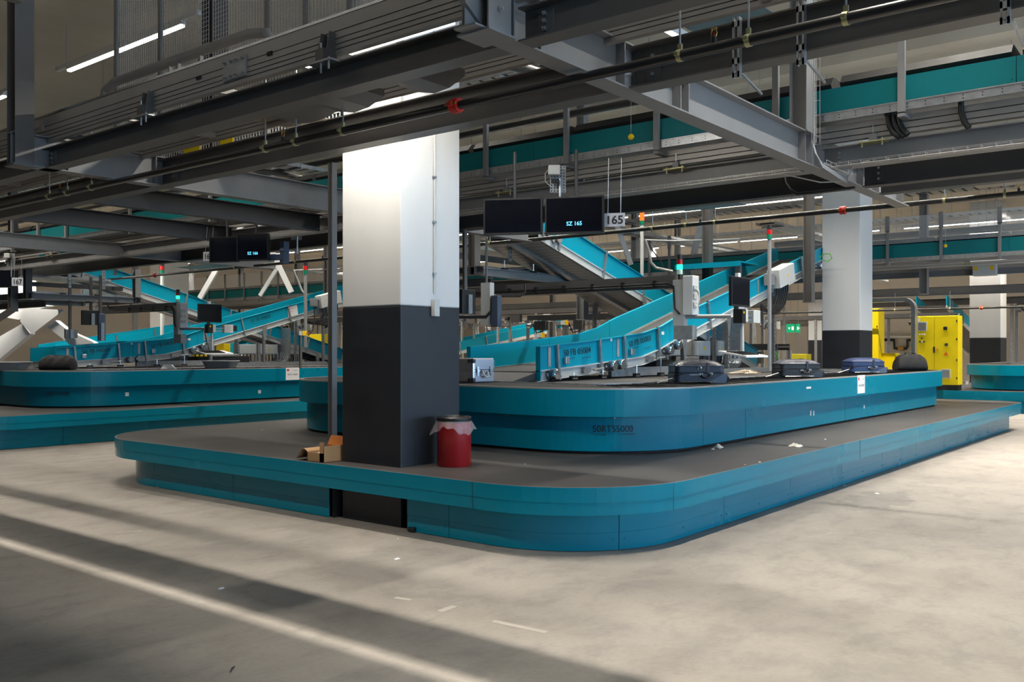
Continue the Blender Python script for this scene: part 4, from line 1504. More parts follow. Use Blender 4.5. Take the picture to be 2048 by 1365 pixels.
def strut(t, x, y, ztop, zbot=1.2):
    """perforated support leg from the deck up to the frame rail"""
    mb = MB()
    mb.box(x - 0.03, x - 0.026, y - 0.03, y + 0.03, zbot, ztop)
    mb.box(x - 0.03, x + 0.03, y - 0.03, y - 0.026, zbot, ztop)
    mb.box(x - 0.03, x + 0.03, y + 0.026, y + 0.03, zbot, ztop)
    o = mb.build('support_leg', M['galv'], t)
    h = MB()
    z = zbot + 0.08
    while z < ztop - 0.05:
        h.box(x - 0.008, x + 0.008, y - 0.031, y - 0.0295, z, z + 0.03)
        z += 0.075
    h.build('leg_slots', M['black_deck'], o)
    MB().prism_y([(x - 0.03, ztop - 0.25), (x + 0.03, ztop - 0.25), (x + 0.075, ztop), (x + 0.06, ztop + 0.14), (x - 0.05, ztop + 0.1), (x - 0.06, ztop)], y - 0.038, y - 0.031).build('leg_bracket', M['galv'], o)


def feed_line(y, nums, where, inner_deck):
    a = belt_unit(y, 9.28, 11.06, nums[0], 'lowest teal belt conveyor %s, with slanted end plate' % where, motors=(9.55, 10.93), struts=(9.72, 10.72), slots=(9.55,), number_x=9.87, first=True)
    foot(a, 10.02, y - 0.06, 1.30)
    foot(a, 10.72, y - 0.06, 1.33)
    b = belt_unit(y, 11.06, 12.72, nums[1], 'teal belt conveyor between the lowest and steep ones %s' % where, motors=(11.14, 12.55), struts=(11.36, 12.33), slots=(11.2,), number_x=11.5)
    foot(b, 11.62, y - 0.06, 1.38)
    foot(b, 12.33, y - 0.06, 1.50)
    c = belt_unit(y, 12.72, 19.6, nums[2], 'long steep rising teal belt conveyor %s' % where, motors=(12.82, 18.9), struts=(13.0, 14.05, 15.5, 16.9, 18.1), slots=(12.9, 16.7, 16.0), number_x=(14.25 if nums[2] else None))
    for x in (13.05, 14.62, 16.58):
        strut(c, x, y - 0.05, pl(RAILB, x))
        strut(c, x, y + 1.16, pl(RAILB, x))
    for x in (10.3, 12.0):
        mb = MB().box(x, x + 0.14, y - 0.055, y - 0.028, pl(RAILB, x) + 0.02, pl(RAILB, x) + 0.10)
        mb.tube([(x + 0.2, y - 0.06, pl(RAILB, x) + 0.06), (x + 0.45, y - 0.06, pl(RAILB, x) + 0.08)], 0.015, 8)
        mb.build('tension_gear', M['galv'], a if x < 11 else b)
    for (u_, x, dz) in ((0, 9.86, -0.02), (1, 11.50, -0.02), (2, 12.98, -0.02)):
        tt = (a, b, c)[u_]
        z = pl(RAILT, x) + 0.09
        MB().box(x, x + 0.09, y - 0.05, y - 0.005, z - 0.04, z + 0.05).build('sensor_box', M['galv'], tt, bevel=0.006)
    MB().box(12.45, 12.53, y - 0.006, y - 0.001, 1.83, 1.88).build('sticker', M['paper'], b)
    MB().box(11.0, 11.05, y - 0.006, y - 0.001, 1.72, 1.77).build('sticker', M['paper'], a)
    # machine beds and cable duct lying on the carousel's inner cover beside the belts
    t = thing('equipment_bed', 'low galvanised bed under the belt %s' % where, 'equipment bed', (12.3, y + 0.35, ZC))
    MB().box(11.2, 13.6, y + 0.10, y + 0.16, ZC, ZC + 0.13).build('side_sheet', M['galv_dull'], t)
    MB().box(13.7, 16.6, y - 0.2, y - 0.12, ZC - 0.01, ZC + 0.07).build('cable_duct', M['galv'], t)
    MB().box(13.0, 14.5, y + 0.4, y + 0.9, ZC, ZC + 0.22).build('drive_housing', M['steel_dark'], t)
    MB().tube([(13.2, y + 0.2, ZC + 0.25), (13.5, y + 0.2, ZC + 0.25), (14.0, y + 0.2, ZC + 0.25)], 0.05, 12).build('drive_shaft', M['chrome'], t)
    # inner slope sheet under the belt mouth
    MB().hexa([(8.75, y + 0.0, ZC - 0.02), (9.28, y + 0.0, ZC), (9.28, y + 1.12, ZC), (8.75, y + 1.12, ZC - 0.02)], [(8.75, y + 0.0, ZC - 0.01), (9.28, y + 0.0, ZC + 0.10), (9.28, y + 1.12, ZC + 0.10), (8.75, y + 1.12, ZC - 0.01)]).build('mouth_plate', M['steel_dark'], t)
    return a, b, c


fa = feed_line(7.05, ('50 FB 05004', '50 FB 05003', ''), 'in mid picture', True)
fb = feed_line(20.05, ('50 FB 04004', '50 FB 04003', '50 FB 04002'), 'at the left edge', True)
# notice on the steep belts
for (tt, y, x) in ((fa[2], 7.05, 15.35), (fb[2], 20.05, 15.6)):
    z = pl(RAILT, x) + 0.11
    sl = 0.262
    o = MB().prism_y([(x - 0.16, z - 0.16 * sl - 0.1), (x + 0.16, z + 0.16 * sl - 0.1), (x + 0.12, z + 0.16 * sl + 0.16), (x - 0.2, z - 0.16 * sl + 0.16)], y - 0.006, y - 0.002).build('notice', M['paper'], tt)
    text_on('50 FB 05', (x - 0.13, y - 0.006, z - 0.02), (1, 0, sl), (-sl, 0, 1), 0.02, M['redpart'], o)
    text_on('NICHT BETRETEN', (x - 0.12, y - 0.006, z + 0.06), (1, 0, sl), (-sl, 0, 1), 0.014, M['redpart'], o, width=0.22)


# ------------------------------------------------------------------ steep conveyors coming down from the sorter level
def down_line(y, x0, x1, zt0, label, slope=-0.27, w=1.1):
    t = thing('belt_conveyor', label, 'belt conveyor', ((x0 + x1) / 2, y + w / 2, zt0 + slope * (x1 - x0) / 2), 'teal belt conveyors feeding the carousels')
    T = lambda x: zt0 + slope * (x - x0)
    n = 3
    for k in range(n):
        a, b = x0 + (x1 - x0) * k / n + 0.004, x0 + (x1 - x0) * (k + 1) / n - 0.004
        for yy, nm, s in ((y, 'near_side_guard', -1), (y + w, 'far_side_guard', 1)):
            g = MB()
            shear_box(g, a, b, min(yy, yy - s * 0.012), max(yy, yy - s * 0.012), lambda x: T(x) - 0.36, T)
            shear_box(g, a, b, min(yy, yy + s * 0.035), max(yy, yy + s * 0.035), lambda x: T(x) - 0.014, T)
            g.build(nm, M['teal_panel'], t)
            r = MB()
            shear_box(r, a, b, yy - 0.004, yy + 0.004, lambda x: T(x) - 0.50, lambda x: T(x) - 0.355)
            shear_box(r, a, b, min(yy, yy + s * 0.03), max(yy, yy + s * 0.03), lambda x: T(x) - 0.50, lambda x: T(x) - 0.49)
            shear_box(r, a, b, min(yy, yy + s * 0.03), max(yy, yy + s * 0.03), lambda x: T(x) - 0.37, lambda x: T(x) - 0.355)
            r.build('frame_rail', M['offwhite'], t)
    mb = MB()
    shear_box(mb, x0, x1, y + 0.03, y + w - 0.03, lambda x: T(x) - 0.42, lambda x: T(x) - 0.37)
    mb.build('belt', M['belt'], t)
    mb = MB()
    shear_box(mb, x0, x1, y + 0.03, y + w - 0.03, lambda x: T(x) - 0.50, lambda x: T(x) - 0.495)
    mb.build('perforated_pan', M['pan'], t)
    mb = MB()
    shear_box(mb, x0, x1, y + 0.5, y + 0.62, lambda x: T(x) - 0.55, lambda x: T(x) - 0.50)
    mb.build('pan_stiffener', M['galv'], t)
    x = x0 + 0.5
    while x < x1 - 0.2:
        mb = MB().hexa([(x, y - 0.045, T(x) - 0.5), (x + 0.045, y - 0.045, T(x) - 0.5), (x + 0.045, y - 0.004, T(x) - 0.5), (x, y - 0.004, T(x) - 0.5)],
                       [(x + 0.12, y - 0.045, T(x) - 0.02), (x + 0.165, y - 0.045, T(x) - 0.02), (x + 0.165, y - 0.004, T(x) - 0.02), (x + 0.12, y - 0.004, T(x) - 0.02)])
        mb.build('guard_bracket', M['galv'], t)
        x += 1.35
    for x in (x0 + 0.15, x0 + 0.42):
        MB().lathe((x, y - 0.13, T(x) - 0.34), [(0.0, 0.0), (0.07, 0.0), (0.075, 0.01), (0.075, 0.10), (0.05, 0.13)], 20, True, 'y').build('drum_motor_cap', M['chrome'], t)
    return t


def pan_mat():
    m = mat('perforated_sheet', (0.22, 0.21, 0.21), 0.5, metal=0.3)
    nt = m.node_tree
    b = nt.nodes['Principled BSDF']
    tc = nt.nodes.new('ShaderNodeTexCoord')
    mp = nt.nodes.new('ShaderNodeMapping')
    mp.inputs['Scale'].default_value = (28, 28, 28)
    nt.links.new(tc.outputs['Object'], mp.inputs['Vector'])
    v = nt.nodes.new('ShaderNodeTexVoronoi')
    v.inputs['Randomness'].default_value = 0.0
    v.inputs['Scale'].default_value = 1.0
    nt.links.new(mp.outputs['Vector'], v.inputs['Vector'])
    r = nt.nodes.new('ShaderNodeValToRGB')
    r.color_ramp.elements[0].position = 0.28
    r.color_ramp.elements[0].color = (0.03, 0.03, 0.03, 1)
    r.color_ramp.elements[1].position = 0.34
    r.color_ramp.elements[1].color = (0.42, 0.39, 0.37, 1)
    nt.links.new(v.outputs['Distance'], r.inputs['Fac'])
    nt.links.new(r.outputs['Color'], b.inputs['Base Color'])
    return m


M['pan'] = pan_mat()
dla = down_line(9.0, 11.9, 20.4, 3.88, 'steep teal belt conveyor descending to the right behind the monitors in the centre')
dlb = down_line(22.0, 10.3, 20.4, 3.97, 'steep teal belt conveyor descending to the right at the left, behind the signal light')
for tt, y in ((dla, 9.0), (dlb, 22.0)):
    for x in (15.2, 18.0):
        zt = (3.88 - 0.27 * (x - 11.9) if y < 10 else 3.97 - 0.27 * (x - 10.3)) - 0.5
        strut(tt, x, y, zt)
        strut(tt, x, y + 1.1, zt)
# upper cross belt with white cover seen above the steep belts (right of the centre)
t = thing('cover_hood', 'light teal hood with pale top behind the steep belt, left of the second column', 'hood', (19.5, 10.4, 3.3))
a0, b0 = P(1350, 521, x=17.0), P(1480, 512, x=17.0)
MB().box(17.0, 17.04, b0.y, a0.y, 3.26, 3.36).build('edge_profile', M['teal_panel'], t)
MB().box(17.04, 17.9, b0.y, a0.y, 3.33, 3.36).build('hood_sheet', M['teal_panel'], t)
MB().box(17.2, 17.3, b0.y + 0.1, b0.y + 0.2, 2.4, 3.33).build('hood_leg', M['steel_light'], t)
MB().box(17.2, 17.3, a0.y - 0.2, a0.y - 0.1, 2.4, 3.33).build('hood_leg', M['steel_light'], t)


# ------------------------------------------------------------------ hung support frames
def hung_frame(y, x0, x1, z, label, dy=2.6):
    t = thing('hung_frame', label, 'steel frame', ((x0 + x1) / 2, y, z), 'hung support frames under the steep belts')
    for yy in (y, y + dy):
        MB().ibeam((x0, yy, z + 0.07), (x1, yy, z + 0.07), 0.12, 0.13, 0.012, 0.008).build('long_beam', M['steel_light'], t)
    MB().ibeam((x0 - 0.07, y - 0.2, z + 0.07), (x0 - 0.07, y + dy + 0.2, z + 0.07), 0.12, 0.14, 0.012, 0.008).build('cross_beam', M['steel'], t)
    MB().ibeam((x1 + 0.07, y - 0.2, z + 0.07), (x1 + 0.07, y + dy + 0.2, z + 0.07), 0.12, 0.14, 0.012, 0.008).build('cross_beam', M['steel'], t)
    MB().ibeam((x0 + 0.3, y - 0.05, z - 0.09), (x0 + 0.3, y + dy, z - 0.09), 0.12, 0.14, 0.012, 0.008).build('lower_beam', M['steel'], t)
    for (xx, yy) in ((x0 - 0.07, y), (x0 - 0.07, y + dy), (x1 + 0.1, y + 0.05), (x1 + 0.1, y + dy)):
        MB().ibeam((xx, yy, z), (xx, yy, 3.55), 0.14, 0.14, 0.012, 0.008, up=(0, 1, 0)).build('hanger_post', M['steel_light'] if xx > x0 else M['steel'], t)
    for k, xx in enumerate((x0 + 0.7, x0 + 1.5)):
        mb = MB().tube([(xx, y, z + 0.14), (xx, y, z + 0.3)], 0.009, 6)
        o = mb.build('levelling_foot', M['chrome'], t)
        MB().box(xx - 0.05, xx + 0.05, y - 0.04, y + 0.04, z + 0.135, z + 0.17).build('foot_pad', M['black'], o)
        mb = MB().box(xx + 0.12, xx + 0.18, y - 0.02, y + 0.02, z + 0.3, z + 0.95)
        o = mb.build('slotted_leg', M['galv'], t)
        h = MB()
        for q in range(7):
            h.box(xx + 0.143, xx + 0.157, y - 0.022, y - 0.0195, z + 0.34 + q * 0.085, z + 0.385 + q * 0.085)
        h.build('leg_slots', M['black_deck'], o)
    MB().box(x0 + 0.05, x1 - 0.05, y + 0.15, y + 0.35, z + 0.15, z + 0.19).build('cable_tray', M['galv'], t)
    MB().box(x0 + 0.1, x1, y + 0.5, y + 0.56, z + 0.32, z + 0.42).build('lower_rail', M['steel_dark'], t)
    MB().box(x0 + 0.1, x1 - 0.2, y + 0.7, y + 1.9, z + 0.55, z + 0.60).build('drip_pan', M['galv_dull'], t)
    return t


hung_frame(9.75, 11.25, 13.7, 2.80, 'hung grey steel frame below the two monitors, right of the big column')
hfb = hung_frame(21.0, 9.2, 11.6, 2.72, 'hung grey steel frame at the left under the number 167 sign')


# ================================================================== operator consoles on arms
def signal_tower(x, y, z, parent=None, label=None, lit='green', s=1.0, pole=0.0):
    if parent is None:
        t = thing('signal_light', label, 'signal light', (x, y, z - pole), 'stack signal lights')
    else:
        t = parent
    if pole:
        MB().tube([(x, y, z - pole), (x, y, z)], 0.026 * s, 10).build('pole', M['offwhite' if 'white' in (label or '') else 'steel_light'], t)
    r = 0.035 * s
    cols = ['clear_lens', 'green_lit' if lit == 'green' else 'green_off', 'red_lens' if lit != 'orange' else 'orange_lit', 'black'] if lit == 'green' else ['green_off', 'red_lens' if lit != 'orange' else 'orange_lit', 'black' if lit != 'orange' else 'orange_lit']
    zz = z
    for c in cols:
        MB().lathe((x, y, zz), [(0.0, 0), (r, 0), (r, 0.062 * s), (0.0, 0.062 * s)], 16).build('lens' if c != 'black' else 'cap', M[c], t)
        zz += 0.064 * s
    return t


def console(X, Y, Yend, zb, tag_, monitor_lit=False):
    """arm reaching out over the belt with control box, signal tower, monitor and keyboard; X, Y is the box position"""
    t = thing('operator_console', 'operator console with monitor and keyboard on an arm %s' % tag_, 'operator console', (X, Y, 2.0), 'operator consoles over the belts')
    MB().box(X - 0.05, X + 0.05, Y, Yend, zb, zb + 0.19).build('arm', M['steel'], t)
    for k, o in enumerate((0.05, 0.085)):
        pts = [(X - 0.07, Yend - 0.6, zb + 0.26), (X - 0.075, Yend - 0.7, zb + 0.22), (X - 0.075, Yend - 0.8, zb + 0.04 + o), (X - 0.075, Yend - 1.0, zb + o - 0.01), (X - 0.075, Y + 0.10, zb + o - 0.01), (X - 0.075, Y + 0.0, zb + o - 0.06), (X - 0.075, Y - 0.02, zb - 0.3), (X - 0.075, Y - 0.1, zb - 0.38)]
        MB().tube(pts, 0.014, 8).build('cable', M['black'], t)
    n = int((Yend - Y - 1.0) / 0.55)
    for k in range(n):
        yy = Y + 0.3 + 0.55 * k
        MB().box(X - 0.095, X - 0.05, yy, yy + 0.04, zb + 0.01, zb + 0.12).build('cable_clip', M['black'], t)
    MB().box(X - 0.06, X + 0.06, Y - 0.16, Y + 0.02, zb - 0.55, zb + 0.12).build('upright', M['offwhite'], t)
    o = MB().box(X - 0.10, X + 0.10, Y - 0.32, Y - 0.16, zb - 0.40, zb + 0.17).build('control_box', M['white'], t, bevel=0.01)
    m_ = MB()
    for q in range(3):
        m_.box(X - 0.09, X + 0.02, Y - 0.34, Y - 0.32, zb - 0.05 - q * 0.12, zb + 0.02 - q * 0.12)
    m_.build('switches', M['offwhite'], o)
    wv = MB()
    for q in range(3):
        wv.tube([(X - 0.06, Y - 0.34, zb - 0.02), (X - 0.10, Y - 0.42, zb - 0.06 - 0.03 * q), (X - 0.12, Y - 0.44, zb - 0.2), (X - 0.08, Y - 0.40, zb - 0.3), (X - 0.05, Y - 0.34, zb - 0.25)], 0.008, 6)
    wv.build('white_cables', M['white'], t)
    MB().box(X - 0.07, X + 0.07, Y - 0.30, Y - 0.0, zb - 0.75, zb - 0.55).build('lower_bracket', M['galv_dull'], t)
    so = MB().tube([(X, Y - 0.06, zb + 0.12), (X, Y - 0.06, zb + 0.20)], 0.02, 8).build('signal_socket', M['black'], t)
    r, zz = 0.042, zb + 0.20
    for c in ('clear_lens', 'green_lit', 'red_lens', 'black'):
        MB().lathe((X, Y - 0.06, zz), [(0.0, 0), (r, 0), (r, 0.07), (0.0, 0.07)], 16).build('lens' if c != 'black' else 'cap', M[c], t)
        zz += 0.072
    # horizontal tube to the monitor
    z = zb - 0.42
    MB().tube([(X, Y - 0.16, z), (X + 0.25, Y - 0.75, z)], 0.03, 10).build('tube_arm', M['alu'], t)
    jx, jy = X + 0.30, Y - 0.85
    MB().box(jx - 0.07, jx + 0.05, jy - 0.08, jy + 0.06, z - 0.10, z + 0.10).build('swivel_joint', M['black'], t)
    MB().box(jx + 0.05, jx + 0.12, jy - 0.08, jy + 0.05, z - 0.08, z + 0.10).build('joint_housing', M['offwhite'], t)
    MB().lathe((jx - 0.02, jy - 0.085, z + 0.05), [(0.0, 0), (0.018, 0), (0.018, 0.01)], 10, True, 'y').build('release_button', M['yellow_dot'], t)
    # monitor in a plane facing the aisle
    mx = jx + 0.02
    mo = MB().box(mx - 0.30, mx + 0.30, jy - 0.02, jy + 0.03, z + 0.14, z + 0.56).build('monitor', M['black'], t, bevel=0.006)
    MB().box(mx - 0.285, mx + 0.285, jy - 0.023, jy - 0.0195, z + 0.165, z + 0.545).build('screen', M['screen'], mo)
    MB().box(mx - 0.03, mx + 0.03, jy + 0.03, jy + 0.08, z + 0.10, z + 0.3).build('monitor_bracket', M['steel_dark'], mo)
    MB().box(mx - 0.05, mx + 0.03, jy + 0.0, jy + 0.05, z + 0.56, z + 0.62).build('status_box', M['white'], mo)
    MB().box(jx + 0.12, jx + 0.40, jy - 0.03, jy + 0.0, z + 0.0, z + 0.025).build('bar_upper', M['galv'], t)
    MB().box(jx + 0.12, jx + 0.40, jy - 0.03, jy + 0.0, z - 0.06, z - 0.035).build('bar_lower', M['galv'], t)
    MB().box(jx + 0.36, jx + 0.60, jy - 0.06, jy + 0.04, z - 0.09, z + 0.10).build('scanner_cradle', M['offwhite'], t, bevel=0.008)
    MB().box(jx + 0.60, jx + 0.70, jy - 0.06, jy + 0.04, z - 0.05, z + 0.08).build('scanner_head', M['black'], t)
    # keyboard shelf
    MB().tube([(jx + 0.06, jy - 0.02, z - 0.1), (jx + 0.06, jy - 0.02, z - 0.50)], [0.022, 0.028], 10).build('shelf_stem', M['offwhite'], t)
    kz = z - 0.52
    sh = MB().hexa([(jx - 0.25, jy - 0.22, kz - 0.07), (jx + 0.50, jy - 0.22, kz - 0.07), (jx + 0.50, jy + 0.20, kz), (jx - 0.25, jy + 0.20, kz)],
                   [(jx - 0.25, jy - 0.22, kz - 0.045), (jx + 0.50, jy - 0.22, kz - 0.045), (jx + 0.50, jy + 0.20, kz + 0.025), (jx - 0.25, jy + 0.20, kz + 0.025)]).build('keyboard_shelf', M['white'], t)
    kb = MB()
    for i in range(12):
        for j in range(5):
            x0, y0 = jx - 0.20 + i * 0.043, jy - 0.16 + j * 0.055
            zz = kz - 0.035 + (y0 - jy + 0.22) / 0.42 * 0.07
            kb.box(x0, x0 + 0.036, y0, y0 + 0.044, zz - 0.01, zz + 0.012)
    kb.build('keys', M['black'], sh)
    return t


console(12.0, 6.55, 13.3, 2.50, 'in the middle of the picture')
console(11.7, 19.3, 23.0, 2.50, 'at the left')
# third arm, vertical boxes left of the big centre arm
t = thing('arm_box', 'grey cable box with dark blue junction box right of the big column', 'junction box', tuple(P(985, 620, d=14.0)), 'junction boxes')
a = P(978, 590, d=14.0)
MB().box(a.x - 0.05, a.x + 0.05, a.y - 0.06, a.y + 0.12, 1.98, 2.62).build('upright', M['offwhite'], t)
MB().tube([(a.x, a.y + 0.05, 2.6), (a.x, a.y + 0.05, 3.3)], 0.02, 8).build('hanger', M['steel'], t)
MB().box(a.x - 0.06, a.x + 0.04, a.y - 0.22, a.y - 0.08, 1.95, 2.42).build('junction_box', M['blue_grey'], t, bevel=0.008)
for k in range(2):
    MB().tube([P(1050, 568, d=14.0), P(1050, 585, d=14.0), P(1040, 590 + 3 * k, d=14.0), P(992, 590 + 3 * k, d=14.0), P(984 + 2 * k, 597, d=13.9), P(982 + 2 * k, 622, d=13.9), P(972, 633 + 3 * k, d=13.9), P(905, 633 + 3 * k, d=13.9)], 0.016, 8).build('cable', M['black'], t)
for (u, v, d, w, h, c, lb) in ((935, 604, 13.0, 0.28, 0.34, 'black', 'black monitor back directly right of the big column'), (184, 636, 21.5, 0.50, 0.34, 'black', 'black monitor back with bright clamp left of the left signal light'), (203, 655, 21.0, 0.16, 0.62, 'blue_grey', 'dark blue-grey upright box left of the left signal light'),
                               (142, 668, 21.0, 0.28, 0.20, 'steel_light', 'light grey box below the black monitor back at the left'), (232, 440 + 80, 21.0, 0.8, 0.02, 'steel', 'thin shelf above the left hung frame')):
    p = P(u, v, d=d)
    t = thing('console_box', lb, 'console box', (p.x, p.y, p.z - h / 2))
    MB().box(p.x - w / 2, p.x + w / 2, p.y - 0.03, p.y + 0.03, p.z - h / 2, p.z + h / 2).build('housing', M[c], t, bevel=0.006)
    MB().box(p.x - 0.04, p.x + 0.04, p.y - 0.06, p.y - 0.03, p.z - h / 2, p.z + min(0.1, h / 2)).build('bracket', M['galv'], t)
    MB().box(p.x - 0.03, p.x + 0.03, p.y + 0.03, p.y + 0.07, p.z, 3.3).build('hanger', M['steel'], t)


# ------------------------------------------------------------------ overhead display screens
def display(u0, u1, vt0, vt1, vb0, d, label, text, phi, sign=None, sign_uv=None):
    """pair position from the picture columns; phi = turn away from facing the viewer"""
    uc = (u0 + u1) / 2
    a = math.atan((uc - 1024) / FPX)
    view = TH - a            # direction of sight measured from the X axis
    n_ang = view + PI - phi  # direction the screen looks to
    c = P(uc, (vt0 + vt1) / 2, d=d)
    w = (u1 - u0) / FPX * d / max(0.3, math.cos(phi))
    w *= 1.0 / math.cos(a) * math.cos(a)
    h = (vb0 - vt0) / FPX * d
    nrm = Vector((math.cos(n_ang), math.sin(n_ang), 0))
    rt = Vector((-math.sin(n_ang), math.cos(n_ang), 0))
    # right as seen from the front
    if rt.x * RT[0] + rt.y * RT[1] < 0:
        rt = -rt
    up = Vector((0, 0, 1))
    cc = Vector((c.x, c.y, c.z - h / 2))
    t = thing('display_screen', label, 'screen', tuple(cc - up * h / 2), 'overhead display screens')
    MB().obox(cc - nrm * 0.03, rt * w / 2, nrm * 0.03, up * h / 2).build('housing', M['black'], t)
    fr = MB()
    for (o, hx, hz) in ((up * (h / 2 - 0.007), w / 2, 0.007), (-up * (h / 2 - 0.009), w / 2, 0.009)):
        fr.obox(cc + o + nrm * 0.003, rt * hx, nrm * 0.003, up * hz)
    for sg in (-1, 1):
        fr.obox(cc + rt * sg * (w / 2 - 0.007) + nrm * 0.003, rt * 0.007, nrm * 0.003, up * h / 2)
    fr.build('bezel', M['black'], t)
    s = MB().obox(cc + nrm * 0.001, rt * (w / 2 - 0.014), nrm * 0.001, up * (h / 2 - 0.014)).build('screen_glass', M['screen'], t)
    if text:
        text_on(text, cc + rt * (-0.0) - up * h * 0.28 + nrm * 0.002, rt, up, h * 0.105, M['cyan_text'], s, center=True, bold=0.012)
    MB().obox(cc - nrm * 0.09, rt * 0.06, nrm * 0.03, up * 0.08).build('wall_mount', M['steel_dark'], t)
    MB().tube([cc - nrm * 0.11, Vector((cc.x - nrm.x * 0.11, cc.y - nrm.y * 0.11, 3.6))], 0.018, 8).build('mount_pole', M['steel_dark'], t)
    return t, cc, rt, up, nrm, w, h


def number_sign(u, v, d, w, h, text, label, ref):
    cc0, rt, up, nrm = ref
    c = P(u, v, d=d)
    t = thing('number_sign', label, 'sign', (c.x, c.y, c.z - h / 2), 'chute number signs')
    b = MB().obox(c, rt * w / 2, nrm * 0.004, up * h / 2).build('plate', M['sign_white'], t)
    text_on(text, c - up * h * 0.30 + nrm * 0.005, rt, up, h * 0.60, M['ink'], b, center=True, width=w * 0.82, bold=0.02)
    MB().tube([c + up * h / 2 - rt * w * 0.3, c + up * max(h / 2 + 0.3, 3.5 - c.z) - rt * w * 0.3 - nrm * 0.05], 0.004, 6).build('sign_rod', M['galv'], t)
    MB().tube([c + up * h / 2 + rt * w * 0.3, c + up * max(h / 2 + 0.3, 3.5 - c.z) + rt * w * 0.3 - nrm * 0.05], 0.004, 6).build('sign_rod', M['galv'], t)
    return t


M['sign_white'] = mat('white_sign_plate', (0.55, 0.56, 0.60), 0.4)
r = display(967, 1084, 399, 395, 471, 9.2, 'left one of the two dark screens below the teal sorter, blank', '', math.radians(11))
r1 = display(1090, 1206.5, 394.5, 391.5, 469, 9.1, 'right one of the two dark screens below the teal sorter, reading SZ 165', 'SZ 165', math.radians(11))
number_sign(1228.5, 440, 9.05, 0.212, 0.132, '165', 'white sign with black number 165 beside the screen', (r1[1], r1[2], r1[3], r1[4]))
r = display(420, 474, 477, 471, 528, 14.0, 'left blank screen of the small pair left of the big column', '', math.radians(30))
r2 = display(476, 535, 470, 465, 524, 13.9, 'right screen of the small pair left of the big column, reading SZ 166', 'SZ 166', math.radians(30))
number_sign(417, 513, 14.15, 0.18, 0.14, '166', 'white number sign partly hidden behind the small pair of screens', (r2[1], r2[2], r2[3], r2[4]))
r3 = display(-40, 19, 543, 538, 578, 19.0, 'screen cut by the left picture edge next to the number 167 sign', '', math.radians(25))
number_sign(35, 564, 18.9, 0.225, 0.17, '167', 'white sign with black number 167 at the left edge', (r3[1], r3[2], r3[3], r3[4]))
# junction boxes and brackets above the screens
for (u, v, d, lb) in ((1110, 358, 9.3, 'perforated bracket with grey junction box and small camera above the two monitors'), (588, 462, 14.0, 'bracket with junction boxes and cables right of the small pair of screens'), (18, 520, 19.0, 'junction box bracket above the screen at the left edge')):
    p = P(u, v, d=d)
    k = d / 9.3
    t = thing('junction_bracket', lb, 'bracket', (p.x, p.y, p.z - 0.14), 'junction brackets')
    rt = Vector((RT[0], RT[1], 0))
    fw = Vector((FW[0], FW[1], 0))
    up = Vector((0, 0, 1))
    o = MB().obox(p + fw * 0.02 + rt * 0.03, rt * 0.08, fw * 0.003, up * 0.135).build('perforated_plate', M['galv_dull'], t)
    h = MB()
    for i in range(5):
        for j in range(9):
            h.obox(p + rt * (-0.035 + i * 0.032) + up * (-0.12 + j * 0.03) + fw * 0.0165, rt * 0.005, fw * 0.001, up * 0.008)
    h.build('plate_holes', M['black_deck'], o)
    MB().obox(p - rt * 0.01 + up * 0.08 - fw * 0.03, rt * 0.06, fw * 0.045, up * 0.05).build('junction_box', M['offwhite'], t, bevel=0.012)
    MB().obox(p + rt * 0.0 - up * 0.03 - fw * 0.04, rt * 0.04, fw * 0.02, up * 0.02).build('camera_box', M['black'], t)
    MB().tube([p - rt * 0.06 + up * 0.1 - fw * 0.03, p - rt * 0.10 + up * 0.05 - fw * 0.03, p - rt * 0.10 - up * 0.03 - fw * 0.03, p - rt * 0.05 - up * 0.08 - fw * 0.03], 0.004, 6).build('cable', M['cable_grey'], t)
    MB().tube([p + rt * 0.05, p + rt * 0.05 - up * 0.35], 0.015, 8).build('bracket_rod', M['galv'], t)
t = thing('box_arm', 'dark blue-grey angled arm right of the small pair of screens', 'arm', tuple(P(568, 510, d=17)))
p, q, s_ = P(536, 516, d=14.0), P(566, 514, d=14.0), P(569, 497, d=14.0)
MB().bar(p, q, 0.08, 0.09).build('horizontal_arm', M['blue_grey'], t)
MB().box(s_.x - 0.05, s_.x + 0.05, s_.y - 0.05, s_.y + 0.05, q.z - 0.1, s_.z + 0.1).build('vertical_arm', M['blue_grey'], t)

# free-standing stack lights on white poles
for (u, v, d, lit, pole, lb, s) in ((1284, 450, 20.0, 'orange', 3.3, 'white pole with lit orange signal lamp right of the number 165 sign', 1.0), (1539, 479, 14.3, 'red', 2.05, 'grey pole with red and green signal lamp left of the second column', 1.15), (611, 549, 21.5, 'red', 1.7, 'pole with red and green signal lamp above the left steep belt', 1.0), (324, 549, 26.0, 'red', 3.7, 'signal lamp in front of the far left white column', 1.0)):
    p = P(u, v, d=d)
    signal_tower(p.x, p.y, p.z, None, lb, lit, s * d / 14.0, pole)

